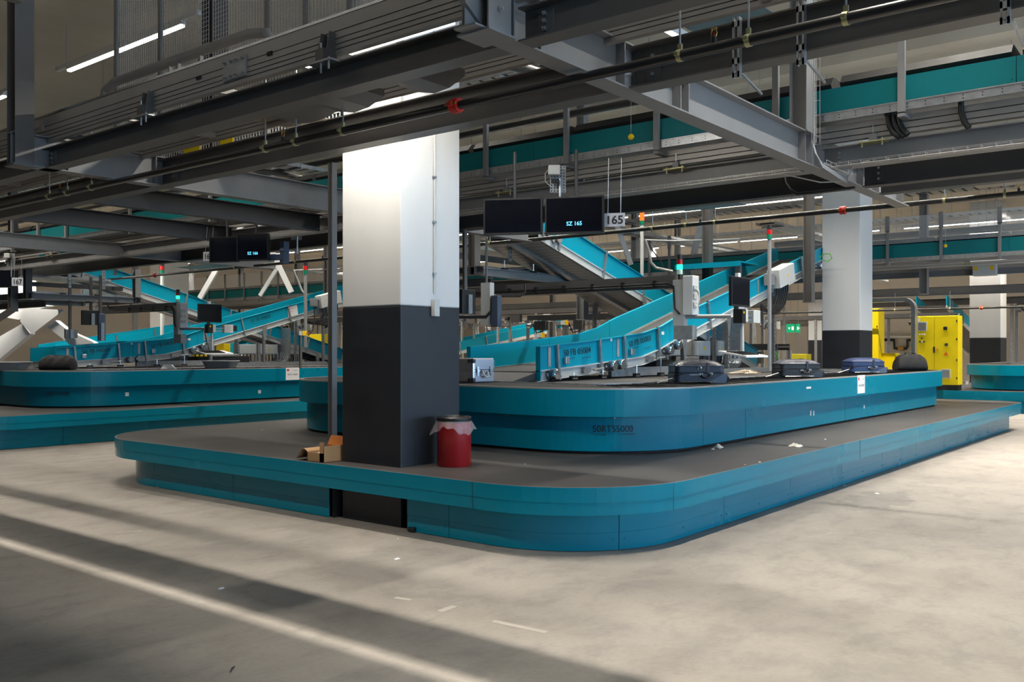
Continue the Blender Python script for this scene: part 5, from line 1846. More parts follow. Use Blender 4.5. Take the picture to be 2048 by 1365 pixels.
# ================================================================== bin, cardboard box, litter
bx_, by_ = 6.235, 5.68
t = thing('waste_bin', 'round red waste bin with black lid and clear bag, against the big white column', 'waste bin', (bx_, by_, ZP))
MB().lathe((bx_, by_, ZP), [(0.0, 0.0), (0.150, 0.0), (0.156, 0.012), (0.156, 0.40), (0.150, 0.405), (0.0, 0.405)], 48).build('body', M['red'], t)
MB().lathe((bx_, by_, ZP), [(0.10, 0.44), (0.11, 0.455), (0.150, 0.452), (0.160, 0.44), (0.160, 0.415), (0.155, 0.40), (0.10, 0.40)], 48).build('lid', M['black'], t)
n, mb = 64, MB()
rnd = random.Random(5)
prof = []
vs = []
K = 7
for k in range(K):
    f = k / (K - 1)
    for i in range(n):
        a = 2 * PI * i / n
        flare = 0.162 + 0.006 * f + 0.016 * f * math.sin(a * 9 + 1.1) * math.sin(a * 4) + 0.012 * f
        # one loose ear on the right, one on the left
        e1 = math.exp(-((a - 5.15) % (2 * PI) - 0) ** 2 / 0.05) if abs(a - 5.15) < 1 else 0
        e2 = math.exp(-(a - 2.35) ** 2 / 0.05)
        flare += 0.045 * f * (e1 + e2)
        drop = 0.085 + 0.035 * math.sin(a * 3 + 0.6) + 0.012 * math.sin(a * 11)
        vs.append((bx_ + flare * math.cos(a), by_ + flare * math.sin(a), ZP + 0.412 - drop * f - 0.0))
fs = [(k * n + i, k * n + (i + 1) % n, (k + 1) * n + (i + 1) % n, (k + 1) * n + i) for k in range(K - 1) for i in range(n)]
mb.add(vs, fs, True)
mb.build('bin_bag', M['film'], t)

# open cardboard box
t = thing('cardboard_box', 'small open brown cardboard box with paper inside, left of the big column foot', 'cardboard box', (5.75, 6.89, ZP))
x0, x1, y0, y1 = 5.62, 5.87, 6.77, 7.01
MB().box(x0, x1, y0, y1, ZP, ZP + 0.004).build('bottom', M['cardboard'], t)
w = MB()
w.box(x0, x1, y0, y0 + 0.004, ZP, ZP + 0.15)
w.box(x0, x0 + 0.004, y0, y0 + 0.06, ZP, ZP + 0.19)
w.box(x0, x0 + 0.004, y0, y1, ZP, ZP + 0.085)
w.box(x0, x1, y1 - 0.004, y1, ZP, ZP + 0.09)
w.build('walls', M['cardboard'], t)
MB().box(x1 - 0.004, x1, y0, y1, ZP, ZP + 0.14).build('rear_wall', M['cardboard_in'], t)
MB().hexa([(x1 - 0.004, y0, ZP + 0.14), (x1, y0, ZP + 0.14), (x1, y1, ZP + 0.14), (x1 - 0.004, y1, ZP + 0.14)],
          [(x1 + 0.04, y0, ZP + 0.225), (x1 + 0.044, y0, ZP + 0.225), (x1 + 0.044, y1, ZP + 0.225), (x1 + 0.04, y1, ZP + 0.225)]).build('rear_flap', M['cardboard_in'], t)
mb = MB()
pts = []
for k in range(7):
    f = k / 6
    pts.append((y1 + 0.17 * f, ZP + 0.088 + 0.035 * math.sin(PI * min(1, f * 1.2)) - 0.075 * f * f))
for (ya, za), (yb, zb) in zip(pts[:-1], pts[1:]):
    mb.hexa([(x0, ya, za), (x0 + 0.20, ya, za), (x0 + 0.20, yb, zb), (x0, yb, zb)], [(x0, ya, za + 0.004), (x0 + 0.20, ya, za + 0.004), (x0 + 0.20, yb, zb + 0.004), (x0, yb, zb + 0.004)])
mb.build('side_flap', M['cardboard'], t)


def crumple(name, label, cat, p, w, l, h, m, seed=1, group=None, n=7):
    """a crumpled sheet lying on a surface: folded grid with thickness"""
    rnd = random.Random(seed)
    g = {}
    for i in range(n):
        for j in range(n):
            u, v = i / (n - 1) - 0.5, j / (n - 1) - 0.5
            z = h * max(0.0, (1 - (u * u + v * v) * 3.4)) * rnd.uniform(0.35, 1.0) + 0.003
            g[i, j] = Vector(p) + Vector((u * w * rnd.uniform(0.8, 1.15) + 0.25 * w * v, v * l * rnd.uniform(0.8, 1.15), z))
    vs = [g[i, j] for i in range(n) for j in range(n)]
    vs2 = [v_ - Vector((0, 0, 0.003)) for v_ in vs]
    fs = [(i * n + j, i * n + j + 1, (i + 1) * n + j + 1, (i + 1) * n + j) for i in range(n - 1) for j in range(n - 1)]
    N = n * n
    fs2 = [tuple(q + N for q in f[::-1]) for f in fs]
    ed = [i for i in range(n)] + [i * n + n - 1 for i in range(1, n)] + [(n - 1) * n + j for j in range(n - 2, -1, -1)] + [i * n for i in range(n - 2, 0, -1)]
    fs3 = [(ed[k], ed[(k + 1) % len(ed)], ed[(k + 1) % len(ed)] + N, ed[k] + N) for k in range(len(ed))]
    o = MB().add(vs + vs2, fs + fs2 + fs3, True).build(name, m)
    return tag(o, label, cat, group)


crumple('paper_scrap', 'white paper lying inside the small cardboard box', 'paper', (5.76, 6.90, ZP + 0.07), 0.15, 0.15, 0.06, M['paper'], 3)
crumple('plastic_scrap', 'small orange scrap inside the cardboard box beside the paper', 'scrap', (5.76, 6.82, ZP + 0.10), 0.07, 0.05, 0.03, M['orange'], 4)
p = P(1437, 896, z=ZP)
crumple('tissue', 'crumpled cream tissue on the deck next to the carousel skirt, the left of two', 'tissue', p, 0.11, 0.10, 0.045, M['tissue'], 8, 'crumpled tissues on the deck')
p = P(1426, 899.5, z=ZP)
crumple('paper_scrap', 'tiny white paper bit just left of the left tissue on the deck', 'paper', p, 0.035, 0.04, 0.012, M['paper'], 18)
p = P(1592, 893.5, z=ZP)
crumple('tissue', 'crumpled cream tissue on the deck near its edge, the right of two', 'tissue', p, 0.15, 0.15, 0.05, M['tissue'], 11, 'crumpled tissues on the deck')
for k, (u, v, zz, s, lb) in enumerate(((524, 860.5, ZP, 0.02, 'tiny white crumb on the deck left of the slim grey post'), (1050, 929, ZP, 0.014, 'tiny white crumb on the deck right of the red bin'), (1651, 879.5, ZP, 0.03, 'tiny white crumb on the deck right of both tissues'), (1490, 930, ZP, 0.02, 'white crumb at the deck edge below the right tissue'),
                                       (1519, 925, ZP, 0.03, 'flat white crumb at the deck edge below the tissues'), (1754, 988, 0, 0.07, 'small white paper scrap on the floor near the damp stain'), (1688, 972, 0, 0.05, 'small scrap on the floor close to the platform shadow'), (442, 1178, 0, 0.045, 'tiny pale scrap on the shaded floor at the left'),
                                       (796, 1079, 0, 0.02, 'tiny white crumb on the floor before the open bay'), (794, 1119, 0, 0.05, 'pale chip on the floor before the platform corner'))):
    p = P(u, v, z=zz)
    crumple('paper_scrap', lb, 'scrap', p, s, s * 0.7, s * 0.2, M['paper'], 30 + k, n=4)
p = P(315, 976, z=0)
crumple('leaf_scrap', 'small brown scrap at the foot of the platform skirt at the left', 'scrap', p, 0.03, 0.03, 0.02, M['cardboard'], 50, n=4)
p = P(464, 1341, z=0)
tag(MB().tube([p + Vector((0.03, 0.02, 0.006)), p + Vector((0, 0, 0.008)), p + Vector((-0.03, -0.03, 0.005))], [0.003, 0.006, 0.003], 8).build('dark_splinter', M['black']), 'small dark splinter on the shaded floor at the bottom left', 'splinter')
# castor lying at the skirt
p = P(828, 1066, z=0)
t = thing('castor', 'small black castor lying at the platform skirt right of the open bay', 'castor', (p.x, p.y, 0))
MB().lathe((p.x, p.y - 0.012, 0.024), [(0.006, 0), (0.024, 0), (0.024, 0.02), (0.006, 0.02)], 16, True, 'y').build('wheel', M['rubber'], t)
MB().box(p.x - 0.018, p.x + 0.018, p.y + 0.012, p.y + 0.06, 0.004, 0.042).build('fork', M['black'], t)
# tape strips on the floor
for k, (a, b_, w, lb) in enumerate((((986, 1243), (1093, 1266), 0.045, 'long pale tape strip on the floor at the bottom centre'), ((879, 1224), (910, 1213), 0.05, 'short bright tape strip on the floor left of the long one'), ((790, 1196), (822, 1201), 0.045, 'worn pale tape strip on the floor above the short one'),
                                    ((232, 1066), (285, 1062), 0.03, 'faint pale tape strip on the lit floor at the left'), ((0, 1003), (20, 999), 0.05, 'white tape strip at the left picture edge'))):
    pa, pb = P(*a, z=0), P(*b_, z=0)
    tag(MB().bar(pa + Vector((0, 0, 0.0008)), pb + Vector((0, 0, 0.0008)), w, 0.0012).build('tape_strip', M['stone']), lb, 'tape', 'tape strips on the floor')
# pale rubbed lane marking left of the platform
pa, pb = P(-60, 985, z=0), P(232, 962, z=0)


# ================================================================== luggage
def suitcase(cx_, cy_, ang, L, Wd, H, body, lid, label, logo=None, strap=True):
    t = thing('suitcase', label, 'suitcase', (0, 0, 0), 'soft suitcases on the carousel')
    hx, hy = L / 2, Wd / 2
    def rp(s, sx=0.0):
        return [(q[0], q[1]) for q in rrect(-hx * s - sx, hx * s, -hy * s, hy * s, 0.05, 5)]
    MB().prism(rp(1.0), 0.012, H * 0.42).build('lower_shell', M[body], t, bevel=0.01)
    MB().prism(rp(0.985), H * 0.43, H * 0.72).build('upper_shell', M[body], t, bevel=0.01)
    ringwall(MB(), rrect(-hx - 0.003, hx + 0.003, -hy - 0.003, hy + 0.003, 0.053, 5), H * 0.715, H * 0.735, 0.01).build('piping', M['case_top'], t)
    ringwall(MB(), rrect(-hx - 0.001, hx + 0.001, -hy - 0.001, hy + 0.001, 0.051, 5), H * 0.42, H * 0.435, 0.01).build('zip', M['black'], t)
    # domed lid
    mb = MB()
    n = 12
    vs = []
    for i in range(n + 1):
        for j in range(n + 1):
            u, v = i / n * 2 - 1, j / n * 2 - 1
            z = H * 0.74 + H * 0.24 * (1 - abs(u) ** 3.2) ** 0.6 * (1 - abs(v) ** 3.2) ** 0.6
            vs.append((u * hx * 0.97, v * hy * 0.97, z))
    fs = [(i * (n + 1) + j, (i + 1) * (n + 1) + j, (i + 1) * (n + 1) + j + 1, i * (n + 1) + j + 1) for i in range(n) for j in range(n)]
    mb.add(vs, fs, True)
    mb.box(-hx * 0.96, hx * 0.96, -hy * 0.96, hy * 0.96, H * 0.70, H * 0.742)
    mb.build('lid', M[lid], t)
    # carrying handle on the near long side
    pts = [(hx * 0.02, -hy - 0.012, H * 0.37), (hx * 0.08, -hy - 0.035, H * 0.27), (hx * 0.22, -hy - 0.045, H * 0.22), (hx * 0.36, -hy - 0.035, H * 0.27), (hx * 0.42, -hy - 0.012, H * 0.40)]
    h = MB().tube(pts, 0.011, 8).build('handle', M['black'], t)
    for k in (0, 4):
        MB().box(pts[k][0] - 0.018, pts[k][0] + 0.018, -hy - 0.02, -hy + 0.004, pts[k][2] - 0.012, pts[k][2] + 0.012).build('handle_lug', M['galv_dull'], h)
    if strap:
        s = MB()
        s.box(hx * 0.26, hx * 0.36, -hy - 0.006, -hy + 0.01, H * 0.42, H * 0.86)
        for a, b_ in ((-1.0, -0.5), (-0.5, 0.0), (0.0, 0.5), (0.5, 1.0)):
            za = H * (0.75 + 0.235 * (1 - abs(a) ** 3.2) ** 0.6)
            zb = H * (0.75 + 0.235 * (1 - abs(b_) ** 3.2) ** 0.6)
            s.hexa([(hx * 0.26, a * hy, za - 0.01), (hx * 0.36, a * hy, za - 0.01), (hx * 0.36, b_ * hy, zb - 0.01), (hx * 0.26, b_ * hy, zb - 0.01)],
                   [(hx * 0.26, a * hy, za + 0.004), (hx * 0.36, a * hy, za + 0.004), (hx * 0.36, b_ * hy, zb + 0.004), (hx * 0.26, b_ * hy, zb + 0.004)])
        s.build('strap', M['black'], t)
    for sy in (-1, 1):
        w = MB().lathe((hx + 0.015, sy * (hy - 0.05) - 0.015, 0.045), [(0.008, 0), (0.045, 0), (0.045, 0.03), (0.008, 0.03)], 18, True, 'y').build('wheel', M['rubber'], t)
        MB().prism_y([(hx - 0.17, 0.0), (hx + 0.01, 0.0), (hx + 0.03, 0.10), (hx - 0.01, H * 0.38), (hx - 0.03, H * 0.36), (hx - 0.16, 0.03)], sy * hy - 0.012 * (sy > 0) - 0.003, sy * hy + 0.012 * (sy < 0) + 0.003).build('wheel_guard', M['blue_grey'] if body != 'case_black' else M['black'], t)
    MB().box(-hx - 0.01, -hx + 0.05, -hy * 0.6, hy * 0.6, 0.0, 0.03).build('end_feet', M['black'], t)
    g = MB().tube([(-hx * 0.80, -hy - 0.01, H * 0.05), (hx * 0.62, -hy - 0.012, H * 0.06)], 0.006, 6).build('base_piping', M['chrome'], t)
    # airline tag on the left end
    tg = MB().hexa([(-hx - 0.20, -hy * 0.9, 0.004), (-hx - 0.02, -hy * 0.9, 0.06), (-hx - 0.02, -hy * 0.9 + 0.05, 0.06), (-hx - 0.20, -hy * 0.9 + 0.05, 0.004)],
                   [(-hx - 0.20, -hy * 0.9, 0.007), (-hx - 0.02, -hy * 0.9, 0.063), (-hx - 0.02, -hy * 0.9 + 0.05, 0.063), (-hx - 0.20, -hy * 0.9 + 0.05, 0.007)]).build('airline_tag', M['paper'], t)
    MB().tube([(-hx - 0.02, -hy * 0.8, 0.06), (-hx + 0.0, -hy * 0.8, 0.09), (-hx * 0.9, -hy - 0.01, 0.10), (-hx * 0.72, -hy - 0.012, 0.11)], 0.010, 6).build('end_grip', M['black'], t)
    if logo:
        text_on(logo, (-hx * 0.42, -hy - 0.001, H * 0.33), (1, 0, 0), (0, 0, 1), 0.022, M['silver'], t, width=hx * 0.40)
        MB().tube([(-hx * 0.10, -hy - 0.004, H * 0.60), (-hx * 0.10, -hy - 0.008, H * 0.68), (-hx * 0.04, -hy - 0.008, H * 0.71), (hx * 0.02, -hy - 0.008, H * 0.68), (hx * 0.02, -hy - 0.004, H * 0.60)], 0.006, 6).build('zip_pulls', M['chrome'], t)
    # place it
    t.location = (cx_, cy_, ZC + 0.003)
    t.rotation_euler = (0, 0, ang)
    return t


def on_belt(u0, u1, v, depth):
    """centre and turn of something lying square to the sight line with its near foot line at row v"""
    a, b_ = P(u0, v, z=ZC), P(u1, v, z=ZC)
    m = (a + b_) / 2
    d = (b_ - a)
    ang = math.atan2(d.y, d.x)
    L = d.length
    n = Vector((-math.sin(ang), math.cos(ang), 0))
    c = m + n * depth / 2
    return c.x, c.y, ang, L


cx_, cy_, a_, L_ = on_belt(1348, 1449, 767.5, 0.42)
suitcase(cx_, cy_, a_ + 0.06, L_, 0.42, 0.275, 'case_navy', 'case_top', 'dark navy soft suitcase lying flat, the nearest of three on the carousel edge', 'mönch')
cx_, cy_, a_, L_ = on_belt(1559, 1642, 755.5, 0.42)
suitcase(cx_, cy_, a_ + 0.06, L_, 0.42, 0.26, 'case_black', 'case_top', 'black soft suitcase with white tag, the middle one of three on the carousel edge')
cx_, cy_, a_, L_ = on_belt(1700, 1771, 747, 0.42)
suitcase(cx_, cy_, a_ + 0.06, L_, 0.42, 0.26, 'case_blue', 'case_blue', 'blue soft suitcase, the farthest of three, left of the black holdall')


def holdall(cx_, cy_, ang, L, Wd, H, label, handles=True, limp=0.0):
    t = thing('holdall', label, 'bag', (0, 0, 0), 'black holdalls')
    rnd = random.Random(int(L * 1000))
    n, m = 30, 24
    vs = []
    for i in range(n + 1):
        u = i / n * 2 - 1
        e = (1 - abs(u) ** 12) ** 0.4 if abs(u) < 1 else 0.0
        for k in range(m):
            a = 2 * PI * k / m
            ca, sa = math.cos(a), math.sin(a)
            # rounded box section, narrower towards the top, crown sloping to both ends
            sx = (abs(ca) ** 0.5) * (1 if ca > 0 else -1)
            sz = (abs(sa) ** 0.5) * (1 if sa > 0 else -1)
            hz = (sz + 1) / 2
            top = H * (1 - (0.18 if handles else 0.10) * abs(u) ** 2.5 - limp * 0.05 * (1 + math.sin(u * 6 + 1)))
            y = Wd / 2 * sx * (1 - 0.42 * hz ** 2) * (0.35 + 0.65 * e)
            x = u * L / 2 * (1 - (0.13 if handles else 0.04) * hz ** 2)
            z = top * hz * (0.55 + 0.45 * e)
            w = hz * (1 - hz * 0.3)
            z += w * (rnd.uniform(-1, 1) * 0.005 + (0.006 + 0.006 * limp) * math.sin(u * 17 + a * 2))
            y += w * 0.012 * math.sin(u * 11 + a * 5)
            vs.append((x, y, max(0.002, z)))
    fs = [(i * m + k, i * m + (k + 1) % m, (i + 1) * m + (k + 1) % m, (i + 1) * m + k) for i in range(n) for k in range(m)]
    fs += [tuple(range(m))[::-1], tuple(n * m + k for k in range(m))]
    MB().add(vs, fs, True).build('body', M['duffel'], t)
    MB().tube([(-L * 0.34, 0, H * 0.93), (0, 0, H * 1.0), (L * 0.34, 0, H * 0.93)], 0.008, 6).build('zip', M['black'], t)
    if handles:
        for sy in (-1, 1):
            pts = [(-L * 0.16, sy * Wd * 0.24, H * 0.80), (-L * 0.14, sy * 0.05, H * 1.02), (-L * 0.06, sy * 0.03, H * 1.09), (L * 0.08, sy * 0.03, H * 1.08), (L * 0.14, sy * 0.05, H * 1.01), (L * 0.17, sy * Wd * 0.24, H * 0.80)]
            MB().tube(pts, 0.011, 8).build('handle', M['black'], t)
    t.location = (cx_, cy_, ZC + 0.003)
    t.rotation_euler = (0, 0, ang)
    return t


cx_, cy_, a_, L_ = on_belt(1822, 1881, 740.5, 0.34)
q = (18.15, 4.98)
holdall(q[0], q[1], a_, 0.60, 0.34, 0.31, 'black holdall with handles on the far right end of the nearest carousel')
cx_, cy_, a_, L_ = on_belt(48, 114, 738.5, 0.36)
q = (8.35, 17.9)
holdall(q[0], q[1], math.atan2(-0.78, 0.62), 0.66, 0.36, 0.285, 'crumpled black holdall on the left carousel in front of the lowest belt', False, 1.0)

# silver ribbed aluminium case
a, b_ = P(946, 766.5, z=ZC), P(988, 764.5, z=ZC)
ang = math.atan2(b_.y - a.y, b_.x - a.x)
Lc = (b_ - a).length
t = thing('aluminium_case', 'ribbed silver metal case with black corners standing on the belt right of the big column', 'case', (0, 0, 0))
ca = -0.12
Lx, Ly, H = 0.34, 0.46, 0.285
MB().box(0, Lx, 0, Ly, 0.0, H * 0.46).build('lower_half', M['silver'], t, bevel=0.012)
MB().box(0, Lx, 0, Ly, H * 0.50, H).build('upper_half', M['silver'], t, bevel=0.012)
r = MB()
for k in range(9):
    z = 0.02 + k * 0.028
    if abs(z - H * 0.48) < 0.015:
        continue
    r.box(-0.003, Lx + 0.003, -0.003, Ly + 0.003, z, z + 0.012)
r.build('ribs', M['silver'], t)
MB().box(-0.004, Lx + 0.004, -0.004, Ly + 0.004, H * 0.46, H * 0.50).build('closing_rim', M['chrome'], t)
MB().box(-0.006, 0.02, -0.006, 0.02, 0.05, H - 0.06).build('corner_profile', M['chrome'], t)
for z in (0.03, H - 0.03):
    MB().lathe((0.0, 0.0, z), [(0.0, -0.025), (0.028, -0.022), (0.032, 0), (0.028, 0.022), (0.0, 0.025)], 14).build('corner_cap', M['black'], t)
    MB().box(-0.04, 0.0, 0.0, 0.05, z - 0.02, z + 0.02).build('corner_foot', M['black'], t)
for x in (0.07, Lx - 0.06):
    l = MB().box(x - 0.012, x + 0.012, -0.014, -0.003, H * 0.28, H * 0.66).build('latch', M['chrome'], t)
    MB().box(x - 0.018, x + 0.018, -0.02, -0.010, H * 0.42, H * 0.54).build('latch_lever', M['chrome'], l)
MB().tube([(Lx * 0.40, -0.01, H * 0.48), (Lx * 0.42, -0.04, H * 0.30), (Lx * 0.5, -0.05, H * 0.22), (Lx * 0.60, -0.05, H * 0.24), (Lx * 0.66, -0.01, H * 0.42)], 0.012, 8).build('handle', M['offwhite'], t)
t.location = (a.x, a.y, ZC + 0.004)
t.rotation_euler = (0, 0, ca)
# cord pile, trays
p = P(1492, 748, z=ZC)
t = thing('cord_pile', 'loose pile of cream coloured cord on the carousel between two suitcases', 'cord', tuple(p))
rnd = random.Random(9)
for k in range(5):
    pts = []
    q = p + Vector((rnd.uniform(-0.1, 0.1), rnd.uniform(-0.2, 0.2), 0.02))
    for i in range(26):
        rr_ = 0.03 + 0.24 * rnd.random() ** 2
        aa = rnd.uniform(0, 2 * PI)
        pts.append(p + Vector((rr_ * math.cos(aa), rr_ * math.sin(aa) * 1.2, 0.008 + max(0, 0.07 - rr_ * 0.3) * rnd.random())))
    MB().tube(pts, 0.007, 5).build('cord', M['rope'], t)


def grey_tray(u0, u1, v, label, L=0.75, y=None, flat=False):
    a, b_ = P(u0, v, z=ZC), P(u1, v, z=ZC)
    m = (a + b_) / 2
    if y is not None:
        m = P((u0 + u1) / 2, v, y=y)
        m.z = ZC
    d = m.x * FW[0] + m.y * FW[1]
    L = (u1 - u0) / FPX * d
    t = thing('luggage_tray', label, 'tray', (m.x, m.y, ZC), 'grey luggage trays')
    mb = MB()
    out_b = rrect(-L / 2 * 0.82, L / 2 * 0.82, -0.22, 0.22, 0.08, 6)
    out_t = rrect(-L / 2, L / 2, -0.29, 0.29, 0.10, 6)
    in_t = rrect(-L / 2 * 0.94, L / 2 * 0.94, -0.26, 0.26, 0.09, 6)
    in_b = rrect(-L / 2 * 0.78, L / 2 * 0.78, -0.20, 0.20, 0.07, 6)
    n = len(out_b)
    c, s = RT[0], RT[1]
    def W_(q, z):
        return (m.x + q[0] * c - q[1] * s, m.y + q[0] * s + q[1] * c, ZC + z)
    rings = [[W_(q, 0.006) for q in out_b], [W_(q, 0.155) for q in out_t], [W_(q, 0.155) for q in in_t], [W_(q, 0.02) for q in in_b]]
    vs = [q for r_ in rings for q in r_]
    fs = [(k * n + i, k * n + (i + 1) % n, (k + 1) * n + (i + 1) % n, (k + 1) * n + i) for k in range(3) for i in range(n)]
    fs += [tuple(range(n))[::-1], tuple(range(3 * n, 4 * n))]
    mb.add(vs, fs, True)
    mb.build('shell', M['tray_grey'], t)
    rim = [W_(q, 0.15) for q in out_t]
    MB().tube(rim + [rim[0]], 0.014, 6).build('rim', M['tray_grey'], t)
    return t


grey_tray(410, 473, 735, 'oval grey luggage tray on the left carousel in front of the support legs', y=17.1)
grey_tray(-20, 52, 736, 'grey luggage tray at the left picture edge behind the black holdall', y=18.5)
grey_tray(320, 358, 722, 'flat grey tray behind the lowest left belt', y=21.0)
p = P(338, 737, y=17.0)
t = thing('white_block', 'white wedge shaped block with red dot on the left carousel', 'block', (p.x, p.y, ZC))
MB().hexa([(p.x - 0.13, p.y + 0.10, ZC + 0.003), (p.x + 0.05, p.y - 0.13, ZC + 0.003), (p.x + 0.15, p.y - 0.05, ZC + 0.003), (p.x - 0.03, p.y + 0.18, ZC + 0.003)],
          [(p.x - 0.07, p.y + 0.08, ZC + 0.09), (p.x + 0.02, p.y - 0.05, ZC + 0.09), (p.x + 0.07, p.y - 0.01, ZC + 0.09), (p.x - 0.02, p.y + 0.12, ZC + 0.09)]).build('block', M['white'], t)


# ================================================================== cabinets and background equipment
def cabinet(x, y0, y1, z0, z1, depth, label, doors=1, details=False, m='yellow', plinth=0.14, vent=True, group='yellow control cabinets'):
    t = thing('control_cabinet', label, 'cabinet', (x + depth / 2, (y0 + y1) / 2, z0), group)
    MB().box(x, x + depth, y0, y1, z0 + plinth, z1).build('body', M[m], t, bevel=0.01)
    if plinth:
        MB().box(x + 0.02, x + depth - 0.02, y0 + 0.02, y1 - 0.02, z0 if plinth < 0.5 else ZP, z0 + plinth).build('plinth', M['black'], t)
    n = doors
    for k in range(n):
        a, b_ = y0 + (y1 - y0) * k / n + 0.006, y0 + (y1 - y0) * (k + 1) / n - 0.006
        d = MB().box(x - 0.018, x, a, b_, z0 + plinth + 0.01, z1 - 0.01).build('door', M[m], t, bevel=0.004)
        if details or vent:
            hy = a + 0.03 if k == 0 else b_ - 0.03
            for zz in ((0.1, 0.36, 0.66, 0.92) if details else (0.2, 0.8)):
                z = z0 + plinth + (z1 - z0 - plinth) * zz
                MB().box(x - 0.028, x - 0.017, hy - 0.012, hy + 0.012, z - 0.03, z + 0.03).build('hinge', M['black'], d)
    return t


cy0, cy1 = P(1917, 700, x=25.85).y, P(1821.5, 700, x=25.85).y
cb = cabinet(25.85, cy0, cy1, ZP, 2.49, 0.42, 'tall yellow two door switch cabinet at the right behind the black holdall', 2, True)
X_ = 25.83


def cp(u, v):
    return P(u, v, x=X_)


def plate(u0, u1, v0, v1, m, nm, th=0.012, par=None):
    a, b_ = cp(u0, v0), cp(u1, v1)
    return MB().box(X_ - th, X_, b_.y, a.y, b_.z, a.z).build(nm, M[m], par or cb)


for (u0, v0, u1, v1) in ((1835, 644, 1854, 662.5), (1883, 738.5, 1901, 757)):
    f = plate(u0, u1, v0, v1, 'offwhite', 'vent_filter', 0.02)
    g = MB()
    for k in range(9):
        a, b_ = cp(u0 + 2, v0 + 2 + k * (v1 - v0 - 3) / 9), cp(u1 - 2, v0 + 2.9 + k * (v1 - v0 - 3) / 9)
        g.box(X_ - 0.023, X_ - 0.02, b_.y, a.y, b_.z, a.z)
    g.build('vent_slats', M['steel'], f)
plate(1824.5, 1840, 637, 643, 'paper', 'name_plate', 0.003)
plate(1887, 1894.5, 654, 660.5, 'black', 'meter', 0.015)
plate(1890, 1896, 687, 692.5, 'steel_dark', 'main_switch', 0.03)
plate(1867, 1870, 694, 706, 'black', 'door_handle', 0.03)
for (u, v, m) in ((1839.5, 669, 'white'), (1844, 669, 'white'), (1849, 669, 'white'), (1844, 677, 'steel_dark'), (1840, 684, 'steel_dark'), (1844, 684, 'offwhite'), (1848.5, 684, 'black')):
    p = cp(u, v)
    MB().lathe((X_ - 0.02, p.y, p.z), [(0.0, 0), (0.022, 0), (0.022, 0.02)], 12, True, 'x').build('push_button', M[m], cb)
for (u, v, s) in ((1892, 708, 0.06), (1875, 699, 0.035)):
    p = cp(u, v)
    MB().prism_x([(p.y - s, p.z - s * 0.7), (p.y + s, p.z - s * 0.7), (p.y, p.z + s)], X_ - 0.004, X_ - 0.001).build('warning_triangle', M['orange'], cb)
for u in (1820, 1915):
    p = cp(u, 632)
    MB().lathe((25.95, p.y, 2.49), [(0.0, 0), (0.03, 0), (0.03, 0.05), (0.0, 0.05)], 10).build('lifting_eye', M['galv'], cb)
cabinet(27.3, P(1757, 700, x=27.3).y, P(1738, 700, x=27.3).y, 0.0, 2.80, 0.55, 'narrow tall yellow cabinet directly right of the second column', 1)
cabinet(27.6, P(1790, 700, x=27.6).y, P(1762, 700, x=27.6).y, 0.0, 1.50, 0.45, 'low yellow cabinet with vent between the second column and the tall cabinet', 1)
cabinet(27.0, P(1614, 700, x=27.0).y, P(1580, 700, x=27.0).y, 0.0, 1.47, 0.35, 'low olive yellow box in front of the far double door', 1, m='yellow_olive' if 'yellow_olive' in M else 'yellow', group=None)
cabinet(19.0, P(648, 680, x=19.0).y, P(607, 680, x=19.0).y, 1.0, 2.10, 0.35, 'yellow cabinet with orange switch behind the left belts', 1, plinth=0.55, group=None)
cabinet(22.0, P(448, 700, x=22.0).y, P(433, 700, x=22.0).y, 0.0, 1.85, 0.3, 'yellow upright panel under the left steep belt', 1, plinth=0, group=None)
cabinet(21.0, P(402, 710, x=21.0).y, P(385, 710, x=21.0).y, 0.0, 1.40, 0.3, 'small yellow box low under the left steep belt', 1, plinth=0, group=None)


def ebox(u0, u1, v0, v1, y, label, m='offwhite', warn=True, legs=True):
    a, b_ = P(u0, v0, y=y), P(u1, v1, y=y)
    t = thing('electrical_box', label, 'electrical box', ((a.x + b_.x) / 2, y, b_.z), 'electrical boxes under the belts')
    MB().box(a.x, b_.x, y, y + 0.25, b_.z, a.z).build('housing', M[m], t, bevel=0.01)
    MB().box(a.x + 0.02, b_.x - 0.02, y - 0.012, y, b_.z + 0.02, a.z - 0.02).build('cover', M[m], t, bevel=0.004)
    if warn:
        cx2, cz = (a.x + b_.x) / 2, (a.z + b_.z) / 2
        MB().prism_y([(cx2 - 0.04, cz - 0.03), (cx2 + 0.04, cz - 0.03), (cx2, cz + 0.045)], y - 0.016, y - 0.012).build('warning_triangle', M['yellow_dot'], t)
    n = 4
    for k in range(n):
        x = a.x + (b_.x - a.x) * (0.2 + 0.6 * k / (n - 1))
        MB().tube([(x, y + 0.1, b_.z), (x + 0.01, y + 0.1, b_.z - 0.12), (x + 0.03, y + 0.14, ZC + 0.0)], 0.018, 6).build('cable', M['black'], t)
    if legs:
        for x in (a.x - 0.04, b_.x + 0.04):
            MB().box(x - 0.02, x + 0.02, y + 0.05, y + 0.1, ZC - 0.02, a.z + 0.03).build('rack_leg', M['galv_dull'], t)
    return t


